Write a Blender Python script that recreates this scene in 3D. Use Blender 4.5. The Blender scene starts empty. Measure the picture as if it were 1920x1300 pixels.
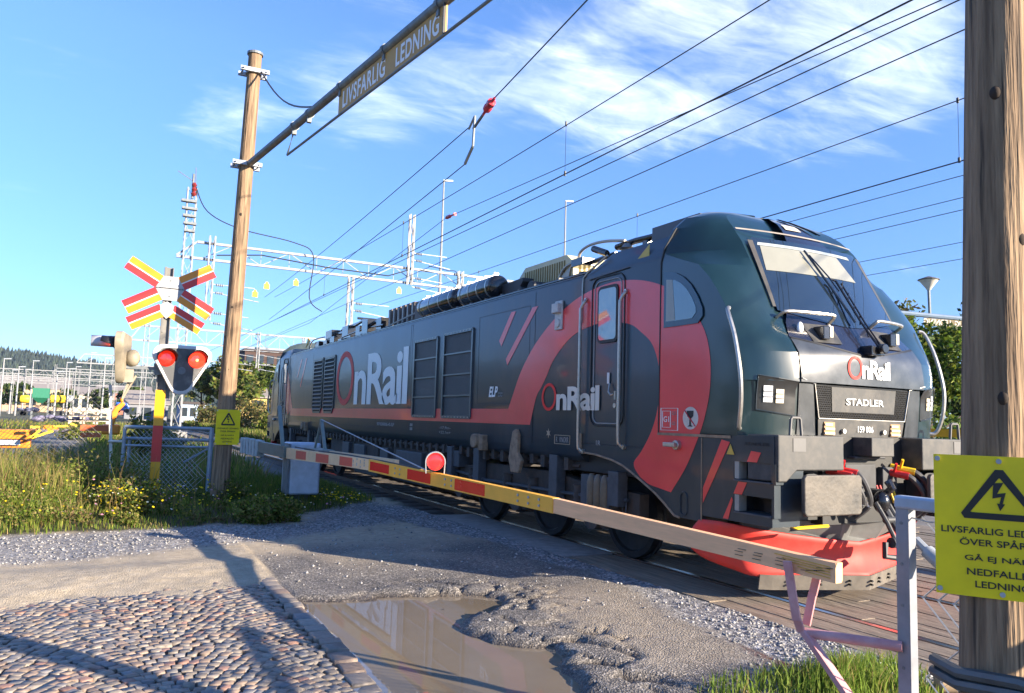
import bpy, math, random
import numpy as np
from mathutils import Vector, Matrix
R = math.radians
random.seed(7); np.random.seed(7)
sc = bpy.context.scene
COL = sc.collection
# ---------------------------------------------------------------- camera
CAMZ = 1.65
F, ROLL, PITCH, AZ = 1445.0, R(1.75), R(5.49), R(27.98)
FW = Vector((math.sin(AZ)*math.cos(PITCH), math.cos(AZ)*math.cos(PITCH), math.sin(PITCH)))
_r0 = Vector((math.cos(AZ), -math.sin(AZ), 0)); _u0 = _r0.cross(FW)
RT = _r0*math.cos(ROLL)+_u0*math.sin(ROLL); UP = -_r0*math.sin(ROLL)+_u0*math.cos(ROLL)
cam = bpy.data.cameras.new('camera'); camo = bpy.data.objects.new('camera', cam); COL.objects.link(camo)
camo.matrix_world = Matrix(((RT.x, UP.x, -FW.x, 0), (RT.y, UP.y, -FW.y, 0), (RT.z, UP.z, -FW.z, CAMZ), (0, 0, 0, 1)))
cam.sensor_width = 36; cam.lens = 36*F/1920; cam.clip_start = .05; cam.clip_end = 6000
sc.camera = camo
# ---------------------------------------------------------------- sun, sky, exposure
SUN_EL = R(16); SUN_H = Vector((0.57, -0.82, 0)).normalized()
SUN = SUN_H*math.cos(SUN_EL)+Vector((0, 0, math.sin(SUN_EL)))
sl = bpy.data.lights.new('sun', 'SUN'); so = bpy.data.objects.new('sun', sl); COL.objects.link(so)
sl.energy = 5.0; sl.angle = R(.53); sl.color = (1.0, .85, .66)
so.rotation_euler = SUN.to_track_quat('Z', 'Y').to_euler()
sc.view_settings.view_transform = 'Standard'; sc.view_settings.look = 'None'
sc.view_settings.gamma = 1; sc.view_settings.use_curve_mapping = False
sc.view_settings.exposure = 1.62
W = bpy.data.worlds.new('World'); sc.world = W; W.use_nodes = True
def nn(nt, t, loc=None, **kw):
    n = nt.nodes.new(t)
    for k, v in kw.items(): setattr(n, k, v)
    return n
def world():
    nt = W.node_tree; nt.nodes.clear(); L = nt.links.new
    out = nn(nt, 'ShaderNodeOutputWorld'); bg = nn(nt, 'ShaderNodeBackground')
    sky = nn(nt, 'ShaderNodeTexSky', sky_type='NISHITA'); sky.sun_disc = False
    sky.sun_elevation = SUN_EL; sky.sun_rotation = math.atan2(SUN_H.x, SUN_H.y)
    sky.altitude = 100; sky.air_density = 1.0; sky.dust_density = .0; sky.ozone_density = 4.0
    hs = nn(nt, 'ShaderNodeHueSaturation'); hs.inputs['Saturation'].default_value = 1.07; hs.inputs['Value'].default_value = 1.2
    L(sky.outputs[0], hs.inputs['Color'])
    gm_ = nn(nt, 'ShaderNodeGamma'); gm_.inputs[1].default_value = 1.0; L(hs.outputs[0], gm_.inputs[0])
    tc = nn(nt, 'ShaderNodeTexCoord'); sep = nn(nt, 'ShaderNodeSeparateXYZ'); L(tc.outputs['Generated'], sep.inputs[0])
    hz = nn(nt, 'ShaderNodeMapRange'); L(sep.outputs[2], hz.inputs['Value']); hz.inputs['From Min'].default_value = 0; hz.inputs['From Max'].default_value = .42
    hzc = nn(nt, 'ShaderNodeMix', data_type='RGBA'); L(hz.outputs[0], hzc.inputs[0]); hzc.inputs[6].default_value = (.36, .45, .70, 1); hzc.inputs[7].default_value = (1, .91, 1.03, 1)
    hzm = nn(nt, 'ShaderNodeMix', data_type='RGBA', blend_type='MULTIPLY'); hzm.inputs[0].default_value = 1; L(gm_.outputs[0], hzm.inputs[6]); L(hzc.outputs[2], hzm.inputs[7])
    def m(op, a, b=None, c=None):
        n = nn(nt, 'ShaderNodeMath', operation=op)
        for i, v in enumerate((a, b, c)):
            if v is None: continue
            if isinstance(v, (int, float)): n.inputs[i].default_value = v
            else: L(v, n.inputs[i])
        return n.outputs[0]
    x, y, z = sep.outputs
    zz = m('ADD', m('MAXIMUM', z, 0), .12)
    u = m('DIVIDE', x, zz); v = m('DIVIDE', y, zz)
    cmb = nn(nt, 'ShaderNodeCombineXYZ'); L(u, cmb.inputs[0]); L(v, cmb.inputs[1])
    mp = nn(nt, 'ShaderNodeMapping'); mp.inputs['Rotation'].default_value = (0, 0, R(28)); mp.inputs['Scale'].default_value = (.6, 1.45, 1)
    L(cmb.outputs[0], mp.inputs[0])
    n1 = nn(nt, 'ShaderNodeTexNoise'); n1.inputs['Scale'].default_value = 1.35; n1.inputs['Detail'].default_value = 9; n1.inputs['Roughness'].default_value = .6; n1.inputs['Distortion'].default_value = 1.5
    L(mp.outputs[0], n1.inputs['Vector'])
    n2 = nn(nt, 'ShaderNodeTexNoise'); n2.inputs['Scale'].default_value = 4.5; n2.inputs['Detail'].default_value = 6; n2.inputs['Roughness'].default_value = .65; n2.inputs['Distortion'].default_value = 1.2
    L(mp.outputs[0], n2.inputs['Vector'])
    # banks of cirrus: each a patch of sky around a direction
    def patch(d, wid, amp):
        dv = nn(nt, 'ShaderNodeVectorMath', operation='DISTANCE'); L(tc.outputs['Generated'], dv.inputs[0]); dv.inputs[1].default_value = d
        g = m('DIVIDE', dv.outputs['Value'], wid); g = m('MULTIPLY', g, g)
        return m('MULTIPLY', m('POWER', 2.718, m('MULTIPLY', g, -1)), amp)
    def dirp(px, py): return (FW*F+RT*(px-960)-UP*(py-650)).normalized()
    tot = None
    for (px, py, w, a) in ((640, 120, .11, .40), (900, 120, .15, .48), (1180, 130, .14, .6), (1400, 110, .15, .5), (1620, 90, .15, .40), (1750, 190, .13, .26), (1560, 30, .15, .4), (650, 250, .14, .28),
                           (30, 95, .07, .46), (200, 105, .05, .3), (120, 340, .12, .18), (415, 190, .06, .3), (410, 150, .07, .22), (30, 340, .05, .25), (215, 342, .04, .22), (1760, 545, .09, .4), (100, 655, .2, .26), (520, 330, .2, .12)):
        g = patch(dirp(px, py), w, a); tot = g if tot is None else m('ADD', tot, g)
    s = m('ADD', m('MULTIPLY', n1.outputs['Fac'], .86), m('MULTIPLY', n2.outputs['Fac'], .50))
    d = m('ADD', s, m('MULTIPLY', m('MINIMUM', tot, .85), .75))
    mr = nn(nt, 'ShaderNodeMapRange'); mr.interpolation_type = 'SMOOTHSTEP'
    L(d, mr.inputs['Value']); mr.inputs['From Min'].default_value = 1.10; mr.inputs['From Max'].default_value = 1.78; mr.inputs['To Max'].default_value = .72
    mix = nn(nt, 'ShaderNodeMix', data_type='RGBA'); L(mr.outputs[0], mix.inputs[0]); L(hzm.outputs[2], mix.inputs[6]); mix.inputs[7].default_value = (8.2, 8.4, 8.8, 1)
    L(mix.outputs[2], bg.inputs['Color']); bg.inputs['Strength'].default_value = .097
    L(bg.outputs[0], out.inputs[0])
world()
# ---------------------------------------------------------------- helpers
def ray(px, py): return FW*F+RT*(px-960)-UP*(py-650)
def at(px, py, depth):
    return Vector((0, 0, CAMZ))+ray(px, py)*(depth/F)
def onX(px, py, X):
    d = ray(px, py); return Vector((0, 0, CAMZ))+d*(X/d.x)
def onY(px, py, Y):
    d = ray(px, py); return Vector((0, 0, CAMZ))+d*(Y/d.y)
def onZ(px, py, Z=0.0):
    d = ray(px, py); return Vector((0, 0, CAMZ))+d*((Z-CAMZ)/d.z)

MATS = {}
def mat(name, col, rough=.6, metal=0., var=.15, scale=6., bump=0., bscale=40., spec=.5, coat=0., col2=None, detail=5, stretch=(1, 1, 1), trans=0., emit=None, estr=0., ior=None, thr=None, crough=.08, crack=0.):
    if name in MATS: return MATS[name]
    M = bpy.data.materials.new(name); M.use_nodes = True; nt = M.node_tree; L = nt.links.new
    p = nt.nodes['Principled BSDF']
    p.inputs['Roughness'].default_value = rough; p.inputs['Metallic'].default_value = metal
    p.inputs['Specular IOR Level'].default_value = spec
    if coat: p.inputs['Coat Weight'].default_value = coat; p.inputs['Coat Roughness'].default_value = crough
    if trans: p.inputs['Transmission Weight'].default_value = trans
    if ior: p.inputs['IOR'].default_value = ior
    if emit: p.inputs['Emission Color'].default_value = (*emit, 1); p.inputs['Emission Strength'].default_value = estr
    tc = nn(nt, 'ShaderNodeTexCoord'); mp = nn(nt, 'ShaderNodeMapping'); L(tc.outputs['Object'], mp.inputs[0]); mp.inputs['Scale'].default_value = stretch
    if var or col2:
        n = nn(nt, 'ShaderNodeTexNoise'); n.inputs['Scale'].default_value = scale; n.inputs['Detail'].default_value = detail; n.inputs['Roughness'].default_value = .62
        L(mp.outputs[0], n.inputs['Vector'])
        mx = nn(nt, 'ShaderNodeMix', data_type='RGBA')
        a = tuple(min(1, c*(1-var)) for c in col) if not col2 else col
        b = tuple(min(1, c*(1+var)) for c in col) if not col2 else col2
        mx.inputs[6].default_value = (*a, 1); mx.inputs[7].default_value = (*b, 1)
        rm = nn(nt, 'ShaderNodeMapRange'); lo, hi = thr or (.3, .7)
        rm.inputs['From Min'].default_value = lo; rm.inputs['From Max'].default_value = hi
        L(n.outputs['Fac'], rm.inputs['Value']); L(rm.outputs[0], mx.inputs[0]); L(mx.outputs[2], p.inputs['Base Color'])
        rr = nn(nt, 'ShaderNodeMapRange'); rr.inputs['To Min'].default_value = max(0, rough*.8); rr.inputs['To Max'].default_value = min(1, rough*1.25)
        L(n.outputs['Fac'], rr.inputs['Value']); L(rr.outputs[0], p.inputs['Roughness'])
        if crack:
            m3 = nn(nt, 'ShaderNodeMapping'); L(tc.outputs['Object'], m3.inputs[0]); m3.inputs['Scale'].default_value = (13, 13, .32)
            n3 = nn(nt, 'ShaderNodeTexNoise'); n3.inputs['Scale'].default_value = 2.6; n3.inputs['Detail'].default_value = 6; L(m3.outputs[0], n3.inputs['Vector'])
            r3 = nn(nt, 'ShaderNodeMapRange'); r3.inputs['From Min'].default_value = .58; r3.inputs['From Max'].default_value = .66; r3.inputs['To Max'].default_value = crack; L(n3.outputs['Fac'], r3.inputs['Value'])
            x3 = nn(nt, 'ShaderNodeMix', data_type='RGBA'); L(r3.outputs[0], x3.inputs[0]); L(mx.outputs[2], x3.inputs[6]); x3.inputs[7].default_value = (.02, .015, .01, 1); L(x3.outputs[2], p.inputs['Base Color'])
    else: p.inputs['Base Color'].default_value = (*col, 1)
    if bump:
        b = nn(nt, 'ShaderNodeBump'); b.inputs['Strength'].default_value = bump; b.inputs['Distance'].default_value = .02
        n2 = nn(nt, 'ShaderNodeTexNoise'); n2.inputs['Scale'].default_value = bscale; n2.inputs['Detail'].default_value = 4; L(mp.outputs[0], n2.inputs['Vector'])
        L(n2.outputs['Fac'], b.inputs['Height']); L(b.outputs[0], p.inputs['Normal'])
    MATS[name] = M; return M

class MB:
    def __init__(s): s.v = []; s.f = []
    def add(s, vs, fs):
        o = len(s.v); s.v += [tuple(v) for v in vs]; s.f += [tuple(i+o for i in f) for f in fs]; return s
    def box(s, a, b, rot=None, about=None):
        (x0, y0, z0), (x1, y1, z1) = a, b
        vs = [Vector(p) for p in ((x0, y0, z0), (x1, y0, z0), (x1, y1, z0), (x0, y1, z0), (x0, y0, z1), (x1, y0, z1), (x1, y1, z1), (x0, y1, z1))]
        if rot is not None:
            c = Vector(about) if about is not None else sum(vs, Vector())/8
            vs = [c+rot@(v-c) for v in vs]
        return s.add(vs, [(0, 3, 2, 1), (4, 5, 6, 7), (0, 1, 5, 4), (1, 2, 6, 5), (2, 3, 7, 6), (3, 0, 4, 7)])
    def cb(s, c, d, rot=None):
        c = Vector(c); h = Vector(d)/2
        return s.box(c-h, c+h, rot, c)
    def bar(s, p, q, w, h=None, up=(0, 0, 1)):
        p, q = Vector(p), Vector(q); h = h or w; d = (q-p).normalized(); u = Vector(up)
        if abs(d.dot(u)) > .98: u = Vector((1, 0, 0))
        r = d.cross(u).normalized()*(w/2); u = r.cross(d).normalized()*(h/2)
        vs = [p-r-u, p+r-u, p+r+u, p-r+u, q-r-u, q+r-u, q+r+u, q-r+u]
        return s.add(vs, [(0, 1, 2, 3), (7, 6, 5, 4), (0, 4, 5, 1), (1, 5, 6, 2), (2, 6, 7, 3), (3, 7, 4, 0)])
    def tube(s, pts, r, n=8, cap=True, radii=None):
        pts = [Vector(p) for p in pts]; vs = []; fs = []; prev = None
        for i, p in enumerate(pts):
            a = pts[max(0, i-1)]; b = pts[min(len(pts)-1, i+1)]; d = (b-a).normalized()
            if prev is None:
                u = Vector((0, 0, 1)) if abs(d.z) < .9 else Vector((1, 0, 0)); u = (u-d*u.dot(d)).normalized()
            else:
                u = (prev-d*prev.dot(d)).normalized()
            prev = u; w = d.cross(u); rr = radii[i] if radii else r
            vs += [p+(u*math.cos(2*math.pi*k/n)+w*math.sin(2*math.pi*k/n))*rr for k in range(n)]
        for i in range(len(pts)-1):
            for k in range(n):
                a = i*n+k; b = i*n+(k+1) % n; fs.append((a, b, b+n, a+n))
        if cap: fs.append(tuple(range(n-1, -1, -1))); fs.append(tuple(range((len(pts)-1)*n, len(pts)*n)))
        return s.add(vs, fs)
    def cyl(s, p, q, r, r2=None, n=16): return s.tube([p, q], r, n, True, [r, r if r2 is None else r2])
    def lathe(s, base, axis, prof, n=20):
        base = Vector(base); ax = Vector(axis).normalized(); return s.tube_prof([(base+ax*t, r) for t, r in prof], ax, n)
    def tube_prof(s, pr, ax, n):
        u = Vector((0, 0, 1)) if abs(ax.z) < .9 else Vector((1, 0, 0)); u = (u-ax*u.dot(ax)).normalized(); w = ax.cross(u); vs = []; fs = []
        for p, r in pr: vs += [p+(u*math.cos(2*math.pi*k/n)+w*math.sin(2*math.pi*k/n))*max(r, 1e-4) for k in range(n)]
        for i in range(len(pr)-1):
            for k in range(n):
                a = i*n+k; b = i*n+(k+1) % n; fs.append((a, b, b+n, a+n))
        fs.append(tuple(range(n-1, -1, -1))); fs.append(tuple(range((len(pr)-1)*n, len(pr)*n)))
        return s.add(vs, fs)
    def prism(s, poly, off):
        off = Vector(off); n = len(poly); a = [Vector(p) for p in poly]; vs = a+[p+off for p in a]
        fs = [tuple(range(n-1, -1, -1)), tuple(range(n, 2*n))]+[(i, (i+1) % n, (i+1) % n+n, i+n) for i in range(n)]
        return s.add(vs, fs)
    def grid(s, rows, close=False):
        n = len(rows[0]); vs = [p for r in rows for p in r]; fs = []
        for i in range(len(rows)-1):
            for k in range(n if close else n-1): fs.append((i*n+k, i*n+(k+1) % n, (i+1)*n+(k+1) % n, (i+1)*n+k))
        return s.add(vs, fs)
    def sphere(s, c, r, n=12, m=8, sc=(1, 1, 1)):
        c = Vector(c); return s.grid([[c+Vector((r*sc[0]*math.sin(math.pi*i/m)*math.cos(2*math.pi*k/n), r*sc[1]*math.sin(math.pi*i/m)*math.sin(2*math.pi*k/n), r*sc[2]*math.cos(math.pi*i/m))) for k in range(n)] for i in range(m+1)], True)
    def each(s, name, m, parent=None, **kw):
        """every separate piece becomes a part of its own"""
        n = len(s.v); pa = list(range(n))
        def fd(i):
            while pa[i] != i: pa[i] = pa[pa[i]]; i = pa[i]
            return i
        for f in s.f:
            for i in f[1:]: pa[fd(i)] = fd(f[0])
        G = {}
        for i in range(n): G.setdefault(fd(i), []).append(i)
        B = [([min(s.v[i][a] for i in g)-.03 for a in range(3)], [max(s.v[i][a] for i in g)+.03 for a in range(3)], g) for g in G.values()]
        k = 0; W_ = list(range(len(B)))
        for i in range(len(B)):
            for j in range(i):
                if all(B[i][0][a] < B[j][1][a] and B[j][0][a] < B[i][1][a] for a in range(3)):
                    wi, wj = W_[i], W_[j]; W_ = [wj if q == wi else q for q in W_]
        out = []
        for w in sorted(set(W_)):
            ids = sorted(i for q, b in zip(W_, B) if q == w for i in b[2]); mp = {a: c for c, a in enumerate(ids)}
            c = MB(); c.v = [s.v[i] for i in ids]; c.f = [tuple(mp[i] for i in f) for f in s.f if f[0] in mp]; out.append(c.build(name, m, parent, **kw))
        return out
    def build(s, name, m, parent=None, smooth=False, bevel=0., seg=2, ang=38, label=None):
        me = bpy.data.meshes.new(name); me.from_pydata(s.v, [], s.f); me.validate(); me.update()
        o = bpy.data.objects.new(name, me); COL.objects.link(o)
        if m: me.materials.append(m)
        finish(o, parent, smooth, bevel, seg, ang)
        if label: o['label'] = label
        return o
import bmesh as _bm
def finish(o, parent=None, smooth=False, bevel=0., seg=2, ang=38):
    me = o.data
    b = _bm.new(); b.from_mesh(me); _bm.ops.recalc_face_normals(b, faces=b.faces); b.to_mesh(me); b.free()
    if smooth:
        me.shade_smooth()
        me.set_sharp_from_angle(angle=R(ang))
    if bevel:
        md = o.modifiers.new('bevel', 'BEVEL'); md.width = bevel; md.segments = seg; md.limit_method = 'ANGLE'; md.angle_limit = R(40); md.harden_normals = False
    if parent is not None: par(o, parent)
    return o
def wloc(o):
    v = Vector(o.location)
    return v
def par(o, p):
    o.parent = p
    if p.type == 'EMPTY': o.matrix_parent_inverse = Matrix.Translation(-Vector(p.location))
def tag(o, label, cat, group=None):
    o['label'] = label; o['category'] = cat
    if group: o['group'] = group
    return o
def thing(name, loc, label, cat, group=None):
    o = bpy.data.objects.new(name, None); COL.objects.link(o); o.location = loc; o.empty_display_size = .2
    return tag(o, label, cat, group)
def structure(o): o['kind'] = 'structure'; return o
def stuff(o): o['kind'] = 'stuff'; return o
def dup(root, loc, label=None, group=None):
    r = root.copy(); COL.objects.link(r); r.location = loc
    if label: r['label'] = label
    if group: r['group'] = group
    def rec(src, dst):
        for ch in list(src.children):
            c = ch.copy(); COL.objects.link(c); c.parent = dst; rec(ch, c)
    rec(root, r); return r
def np_mesh(name, V, Fc, m, nper, smooth=False):
    me = bpy.data.meshes.new(name); V = np.asarray(V, dtype=np.float32).reshape(-1, 3); Fc = np.asarray(Fc, dtype=np.int32).reshape(-1)
    nf = len(Fc)//nper
    me.vertices.add(len(V)); me.vertices.foreach_set('co', V.ravel())
    me.loops.add(len(Fc)); me.loops.foreach_set('vertex_index', Fc)
    me.polygons.add(nf); me.polygons.foreach_set('loop_start', np.arange(0, nf*nper, nper, dtype=np.int32))
    me.polygons.foreach_set('loop_total', np.full(nf, nper, dtype=np.int32))
    if smooth: me.polygons.foreach_set('use_smooth', np.ones(nf, dtype=bool))
    me.update(calc_edges=True)
    if m: me.materials.append(m)
    o = bpy.data.objects.new(name, me); COL.objects.link(o); return o
def set_attr(o, name, vals, dom='POINT'):
    a = o.data.color_attributes.new(name, 'FLOAT_COLOR', dom); a.data.foreach_set('color', np.asarray(vals, dtype=np.float32).ravel())
def spline(pts, n=8, closed=False):
    P = [Vector(p) for p in pts]; out = []; N = len(P)
    for i in range(N if closed else N-1):
        if closed: p0, p1, p2, p3 = P[i-1], P[i], P[(i+1) % N], P[(i+2) % N]
        else: p0, p1, p2, p3 = P[max(i-1, 0)], P[i], P[i+1], P[min(i+2, N-1)]
        for k in range(n):
            t = k/n
            out.append(.5*((2*p1)+(p2-p0)*t+(2*p0-5*p1+4*p2-p3)*t*t+(3*p1-p0-3*p2+p3)*t**3))
    if not closed: out.append(P[-1])
    return out
SIDE = Matrix(((0, 0, -1, 0), (-1, 0, 0, 0), (0, 1, 0, 0), (0, 0, 0, 1)))     # reads from -X: right = -Y
SIDE2 = Matrix(((0, 0, 1, 0), (1, 0, 0, 0), (0, 1, 0, 0), (0, 0, 0, 1)))      # reads from +X
FRONT = Matrix(((1, 0, 0, 0), (0, 0, -1, 0), (0, 1, 0, 0), (0, 0, 0, 1)))     # reads from -Y
def text(name, s, m, basis, origin, w=None, h=None, ext=.002, off=0., parent=None, spacing=1., shear=0., align='L', label=None, word=1.):
    """lettering as a thin mesh, scaled so that its box is w x h, lower left (or centre) at origin"""
    cu = bpy.data.curves.new(name, 'FONT'); cu.body = s; cu.size = 1; cu.offset = off; cu.extrude = .01; cu.space_character = spacing; cu.space_word = word; cu.resolution_u = 4; cu.shear = shear
    o = bpy.data.objects.new(name, cu); COL.objects.link(o)
    bpy.context.view_layer.update()
    me = bpy.data.meshes.new_from_object(o.evaluated_get(bpy.context.evaluated_depsgraph_get()))
    bpy.data.objects.remove(o); bpy.data.curves.remove(cu)
    n = len(me.vertices); co = np.empty(n*3, dtype=np.float32); me.vertices.foreach_get('co', co); co = co.reshape(-1, 3)
    lo = co.min(0); hi = co.max(0); d = hi-lo
    sx = w/d[0] if w else h/d[1]; sy = h/d[1] if h else w/d[0]
    co = co-lo; co[:, 0] *= sx; co[:, 1] *= sy; co[:, 2] = (co[:, 2]/max(d[2], 1e-6))*ext
    if align == 'C': co[:, 0] -= d[0]*sx/2; co[:, 1] -= d[1]*sy/2
    B = np.array(basis.to_3x3()); co = co@B.T+np.array(origin)
    me.vertices.foreach_set('co', co.astype(np.float32).ravel()); me.update(); me.name = name
    me.materials.clear(); me.materials.append(m)
    ob = bpy.data.objects.new(name, me); COL.objects.link(ob)
    if parent is not None: par(ob, parent)
    if label: ob['label'] = label
    return ob
# ================================================================ ground
_rng = np.random.RandomState(3)
_lat = _rng.rand(256, 256)
def vnoise(x, y, s, o=0):
    x = x*s+o*17.3; y = y*s+o*9.7
    xi = np.floor(x).astype(int); yi = np.floor(y).astype(int); fx = x-xi; fy = y-yi
    fx = fx*fx*(3-2*fx); fy = fy*fy*(3-2*fy)
    g = lambda a, b: _lat[a % 256, b % 256]
    return (g(xi, yi)*(1-fx)+g(xi+1, yi)*fx)*(1-fy)+(g(xi, yi+1)*(1-fx)+g(xi+1, yi+1)*fx)*fy
def fbm(x, y, s, n=4, o=0):
    t = 0; a = .5; w = 0
    for i in range(n): t = t+vnoise(x, y, s, o+i)*a; w += a; s *= 2.03; a *= .5
    return t/w
def sstep(a, b, x):
    t = np.clip((x-a)/(b-a), 0, 1); return t*t*(3-2*t)
def sdist(x, y, P):
    """signed distance to polygon, positive inside"""
    d = np.full(x.shape, 1e9); ins = np.zeros(x.shape, bool); n = len(P)
    for i in range(n):
        x0, y0 = P[i]; x1, y1 = P[(i+1) % n]; ex, ey = x1-x0, y1-y0
        t = np.clip(((x-x0)*ex+(y-y0)*ey)/(ex*ex+ey*ey+1e-12), 0, 1)
        d = np.minimum(d, np.hypot(x-x0-t*ex, y-y0-t*ey))
        c = ((y0 > y) != (y1 > y)); xx = x0+(y-y0)*ex/(ey if abs(ey) > 1e-9 else 1e-9); ins ^= c & (x < xx)
    return np.where(ins, d, -d)
def zpoly(pts): return [tuple(onZ(px, py)[:2]) for px, py in pts]
PUD = zpoly([(560, 1128), (640, 1128), (700, 1121), (800, 1117), (880, 1117), (935, 1124), (945, 1136), (915, 1152), (880, 1170), (873, 1182), (890, 1193), (930, 1206), (985, 1213), (1040, 1216), (1060, 1232), (1052, 1248), (1085, 1272), (1105, 1300)])+[(3.0, 3.0), (2.2, 2.2), (1.45, 2.6), (1.55, 4.2)]
GRV = zpoly([(640, 955), (760, 985), (900, 1015), (985, 1052), (1090, 1075), (1200, 1122), (1300, 1180), (1380, 1245), (1430, 1300)])+[(4.6, 2.2), (6, 1.5), (6, 14)]
LGR = zpoly([(-400, 1015), (0, 1018), (150, 1012), (300, 1000), (450, 992), (560, 985), (640, 955), (700, 945), (760, 985), (640, 1000), (520, 1018), (330, 1040), (160, 1062), (0, 1075), (-400, 1090)])
GRASSP = zpoly([(-900, 1035), (-300, 1035), (0, 1018), (130, 1010), (240, 1006), (330, 1000), (460, 990), (560, 975), (640, 958), (700, 945), (735, 932), (770, 945), (810, 962)])+[(4.95, 13.2), (4.95, 40), (-30, 40), (-30, 12)]
SANDX = 1.64
def cob_h(X, Y):
    """top of the cobbles: sagging towards the puddle"""
    h = .03+.025*fbm(X, Y, .9, 2, 5)
    return h-.062*sstep(1.0, .0, np.hypot((X-1.75)/.85, (Y-4.4)/1.25))
def ground_near():
    st = .04; xs = np.arange(-9, 5.181, st); ys = np.arange(.8, 15.0, st); X, Y = np.meshgrid(xs, ys)
    n1 = fbm(X, Y, 1.1, 4); n2 = fbm(X, Y, 5, 3, 11); n3 = fbm(X, Y, 14, 2, 23)
    h = .045+.018*(n1-.5)+.006*(n2-.5)
    sd = sdist(X, Y, PUD)+.10*(n2-.5)+.05*(n3-.5)
    cob = sstep(SANDX+.02, SANDX-.02, X)
    # broken, cracked asphalt round the puddle (worley cells)
    rp = _rng.rand(230, 2)*np.array([4.2, 6.5])+np.array([1.6, 3.4]); d1 = np.full(X.shape, 9.); d2 = d1.copy(); cid = np.zeros(X.shape)
    wx = X+.10*(n2-.5); wy = Y+.10*(fbm(X, Y, 5, 3, 31)-.5)
    for i, (a, b) in enumerate(rp):
        d = np.hypot(wx-a, wy-b); m = d < d1; d2 = np.where(m, d1, np.minimum(d2, d)); d1 = np.where(m, d, d1); cid = np.where(m, i, cid)
    crack = sstep(.035, .008, d2-d1)
    zone = np.clip(sstep(.9, .15, -sd)*1.0+sstep(.55, .8, fbm(X, Y, .8, 2, 40))*.35, 0, 1)*sstep(1.9, 2.4, X)
    zone = np.maximum(zone*sstep(2.6, 3.1, X), zone*.35*sstep(6.6, 7.0, Y))
    h = h+zone*(.026*(_rng.rand(230)[cid.astype(int)]-.35)-.045*crack+.002*(n3-.5))
    h = h-.105*sstep(-.08, .17, sd)*(X > SANDX-.03)
    # crumbs of asphalt standing out of the water
    for (px, py, r) in ((700, 1128, .17), (800, 1118, .12), (860, 1133, .15), (870, 1147, .13), (835, 1161, .12), (895, 1157, .12), (830, 1143, .1)):
        c = onZ(px, py); h = h+.062*np.exp(-(((X-c.x)**2+(Y-c.y)**2)/(r*.6)**2))
    c = onZ(880, 1180)
    # cobbled side: bed below the setts, sand drifting over them further out
    bed = cob_h(X, Y)-.035
    drift = sstep(6.75, 8.7, Y+.9*(n1-.5)+.35*(.6-X)*.35+.35*(n2-.5))
    sand_h = bed+.10*drift+.012*(n2-.5)*drift
    h = h*(1-cob)+sand_h*cob
    # dusty bank beyond the cobbles
    far = sstep(8.5, 9.2, Y); h = np.where(X < SANDX, h*(1-far)+(.06+.05*(n1-.5)+.012*(n2-.5))*far, h)
    gd = sdist(X, Y, GRASSP)
    h = h+sstep(-.1, 1.6, gd)*.12+sstep(.5, 2.0, gd)*.06*(n1-.3)
    # right-hand gravel
    g = sdist(X, Y, GRV)+.5*(n1-.5)+.3*(n2-.5); gr = sstep(-.12, .18, g)
    gl = sdist(X, Y, LGR)+.5*(n1-.5)+.25*(n2-.5); gr2 = sstep(-.2, .25, gl)
    h = h-.03*gr+.02*(n3-.5)*np.maximum(gr, gr2)
    edge = (X < -8.95) | (X > 5.16) | (Y < .82) | (Y > 14.94)
    h = np.where(edge, -.25, h)
    h = np.where((X > 1.3) & (X < 4.3) & (sd < -.1) & (X > SANDX), np.maximum(h, .006), h)
    asph = sstep(SANDX-.05, SANDX+.05, X)*sstep(10.4, 8.6, Y+1.0*(n1-.5))
    sand = np.clip(1-asph+.55*sstep(.5, .72, fbm(X, Y, .7, 3, 60))*sstep(7.5, 9, Y), 0, 1)
    sandR = sstep(.62, .3, np.abs(g+.55))*sstep(.35, .6, fbm(X, Y, 1.3, 3, 70))*sstep(8, 5.5, Y)
    sand = np.maximum(sand, sandR*.45)
    nx, ny = len(xs), len(ys); V = np.stack([X, Y, h], -1).reshape(-1, 3)
    i = np.arange(nx*ny).reshape(ny, nx); Fq = np.stack([i[:-1, :-1], i[:-1, 1:], i[1:, 1:], i[1:, :-1]], -1)
    wet = sstep(.042, .004, h)*(X > .6)*(X < 4.4)
    m = bpy.data.materials.new('road_surface'); m.use_nodes = True; nt = m.node_tree; L = nt.links.new; p = nt.nodes['Principled BSDF']
    at1 = nn(nt, 'ShaderNodeVertexColor', layer_name='mask'); sp = nn(nt, 'ShaderNodeSeparateColor'); L(at1.outputs[0], sp.inputs[0])
    at2 = nn(nt, 'ShaderNodeVertexColor', layer_name='mask2'); sp2 = nn(nt, 'ShaderNodeSeparateColor'); L(at2.outputs[0], sp2.inputs[0])
    tc = nn(nt, 'ShaderNodeTexCoord')
    def noise(sc_, det=4, rg=.6):
        n = nn(nt, 'ShaderNodeTexNoise'); n.inputs['Scale'].default_value = sc_; n.inputs['Detail'].default_value = det; n.inputs['Roughness'].default_value = rg; L(tc.outputs['Object'], n.inputs['Vector']); return n.outputs['Fac']
    def ramp(src, stops):
        r = nn(nt, 'ShaderNodeValToRGB'); e = r.color_ramp.elements
        while len(e) > 1: e.remove(e[-1])
        e[0].position, e[0].color = stops[0][0], (*stops[0][1], 1)
        for q, c_ in stops[1:]:
            k = e.new(q); k.color = (*c_, 1)
        L(src, r.inputs[0]); return r.outputs[0]
    def mixc(f, a, b):
        x = nn(nt, 'ShaderNodeMix', data_type='RGBA'); L(f, x.inputs[0]); L(a, x.inputs[6]); L(b, x.inputs[7]); return x.outputs[2]
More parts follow.
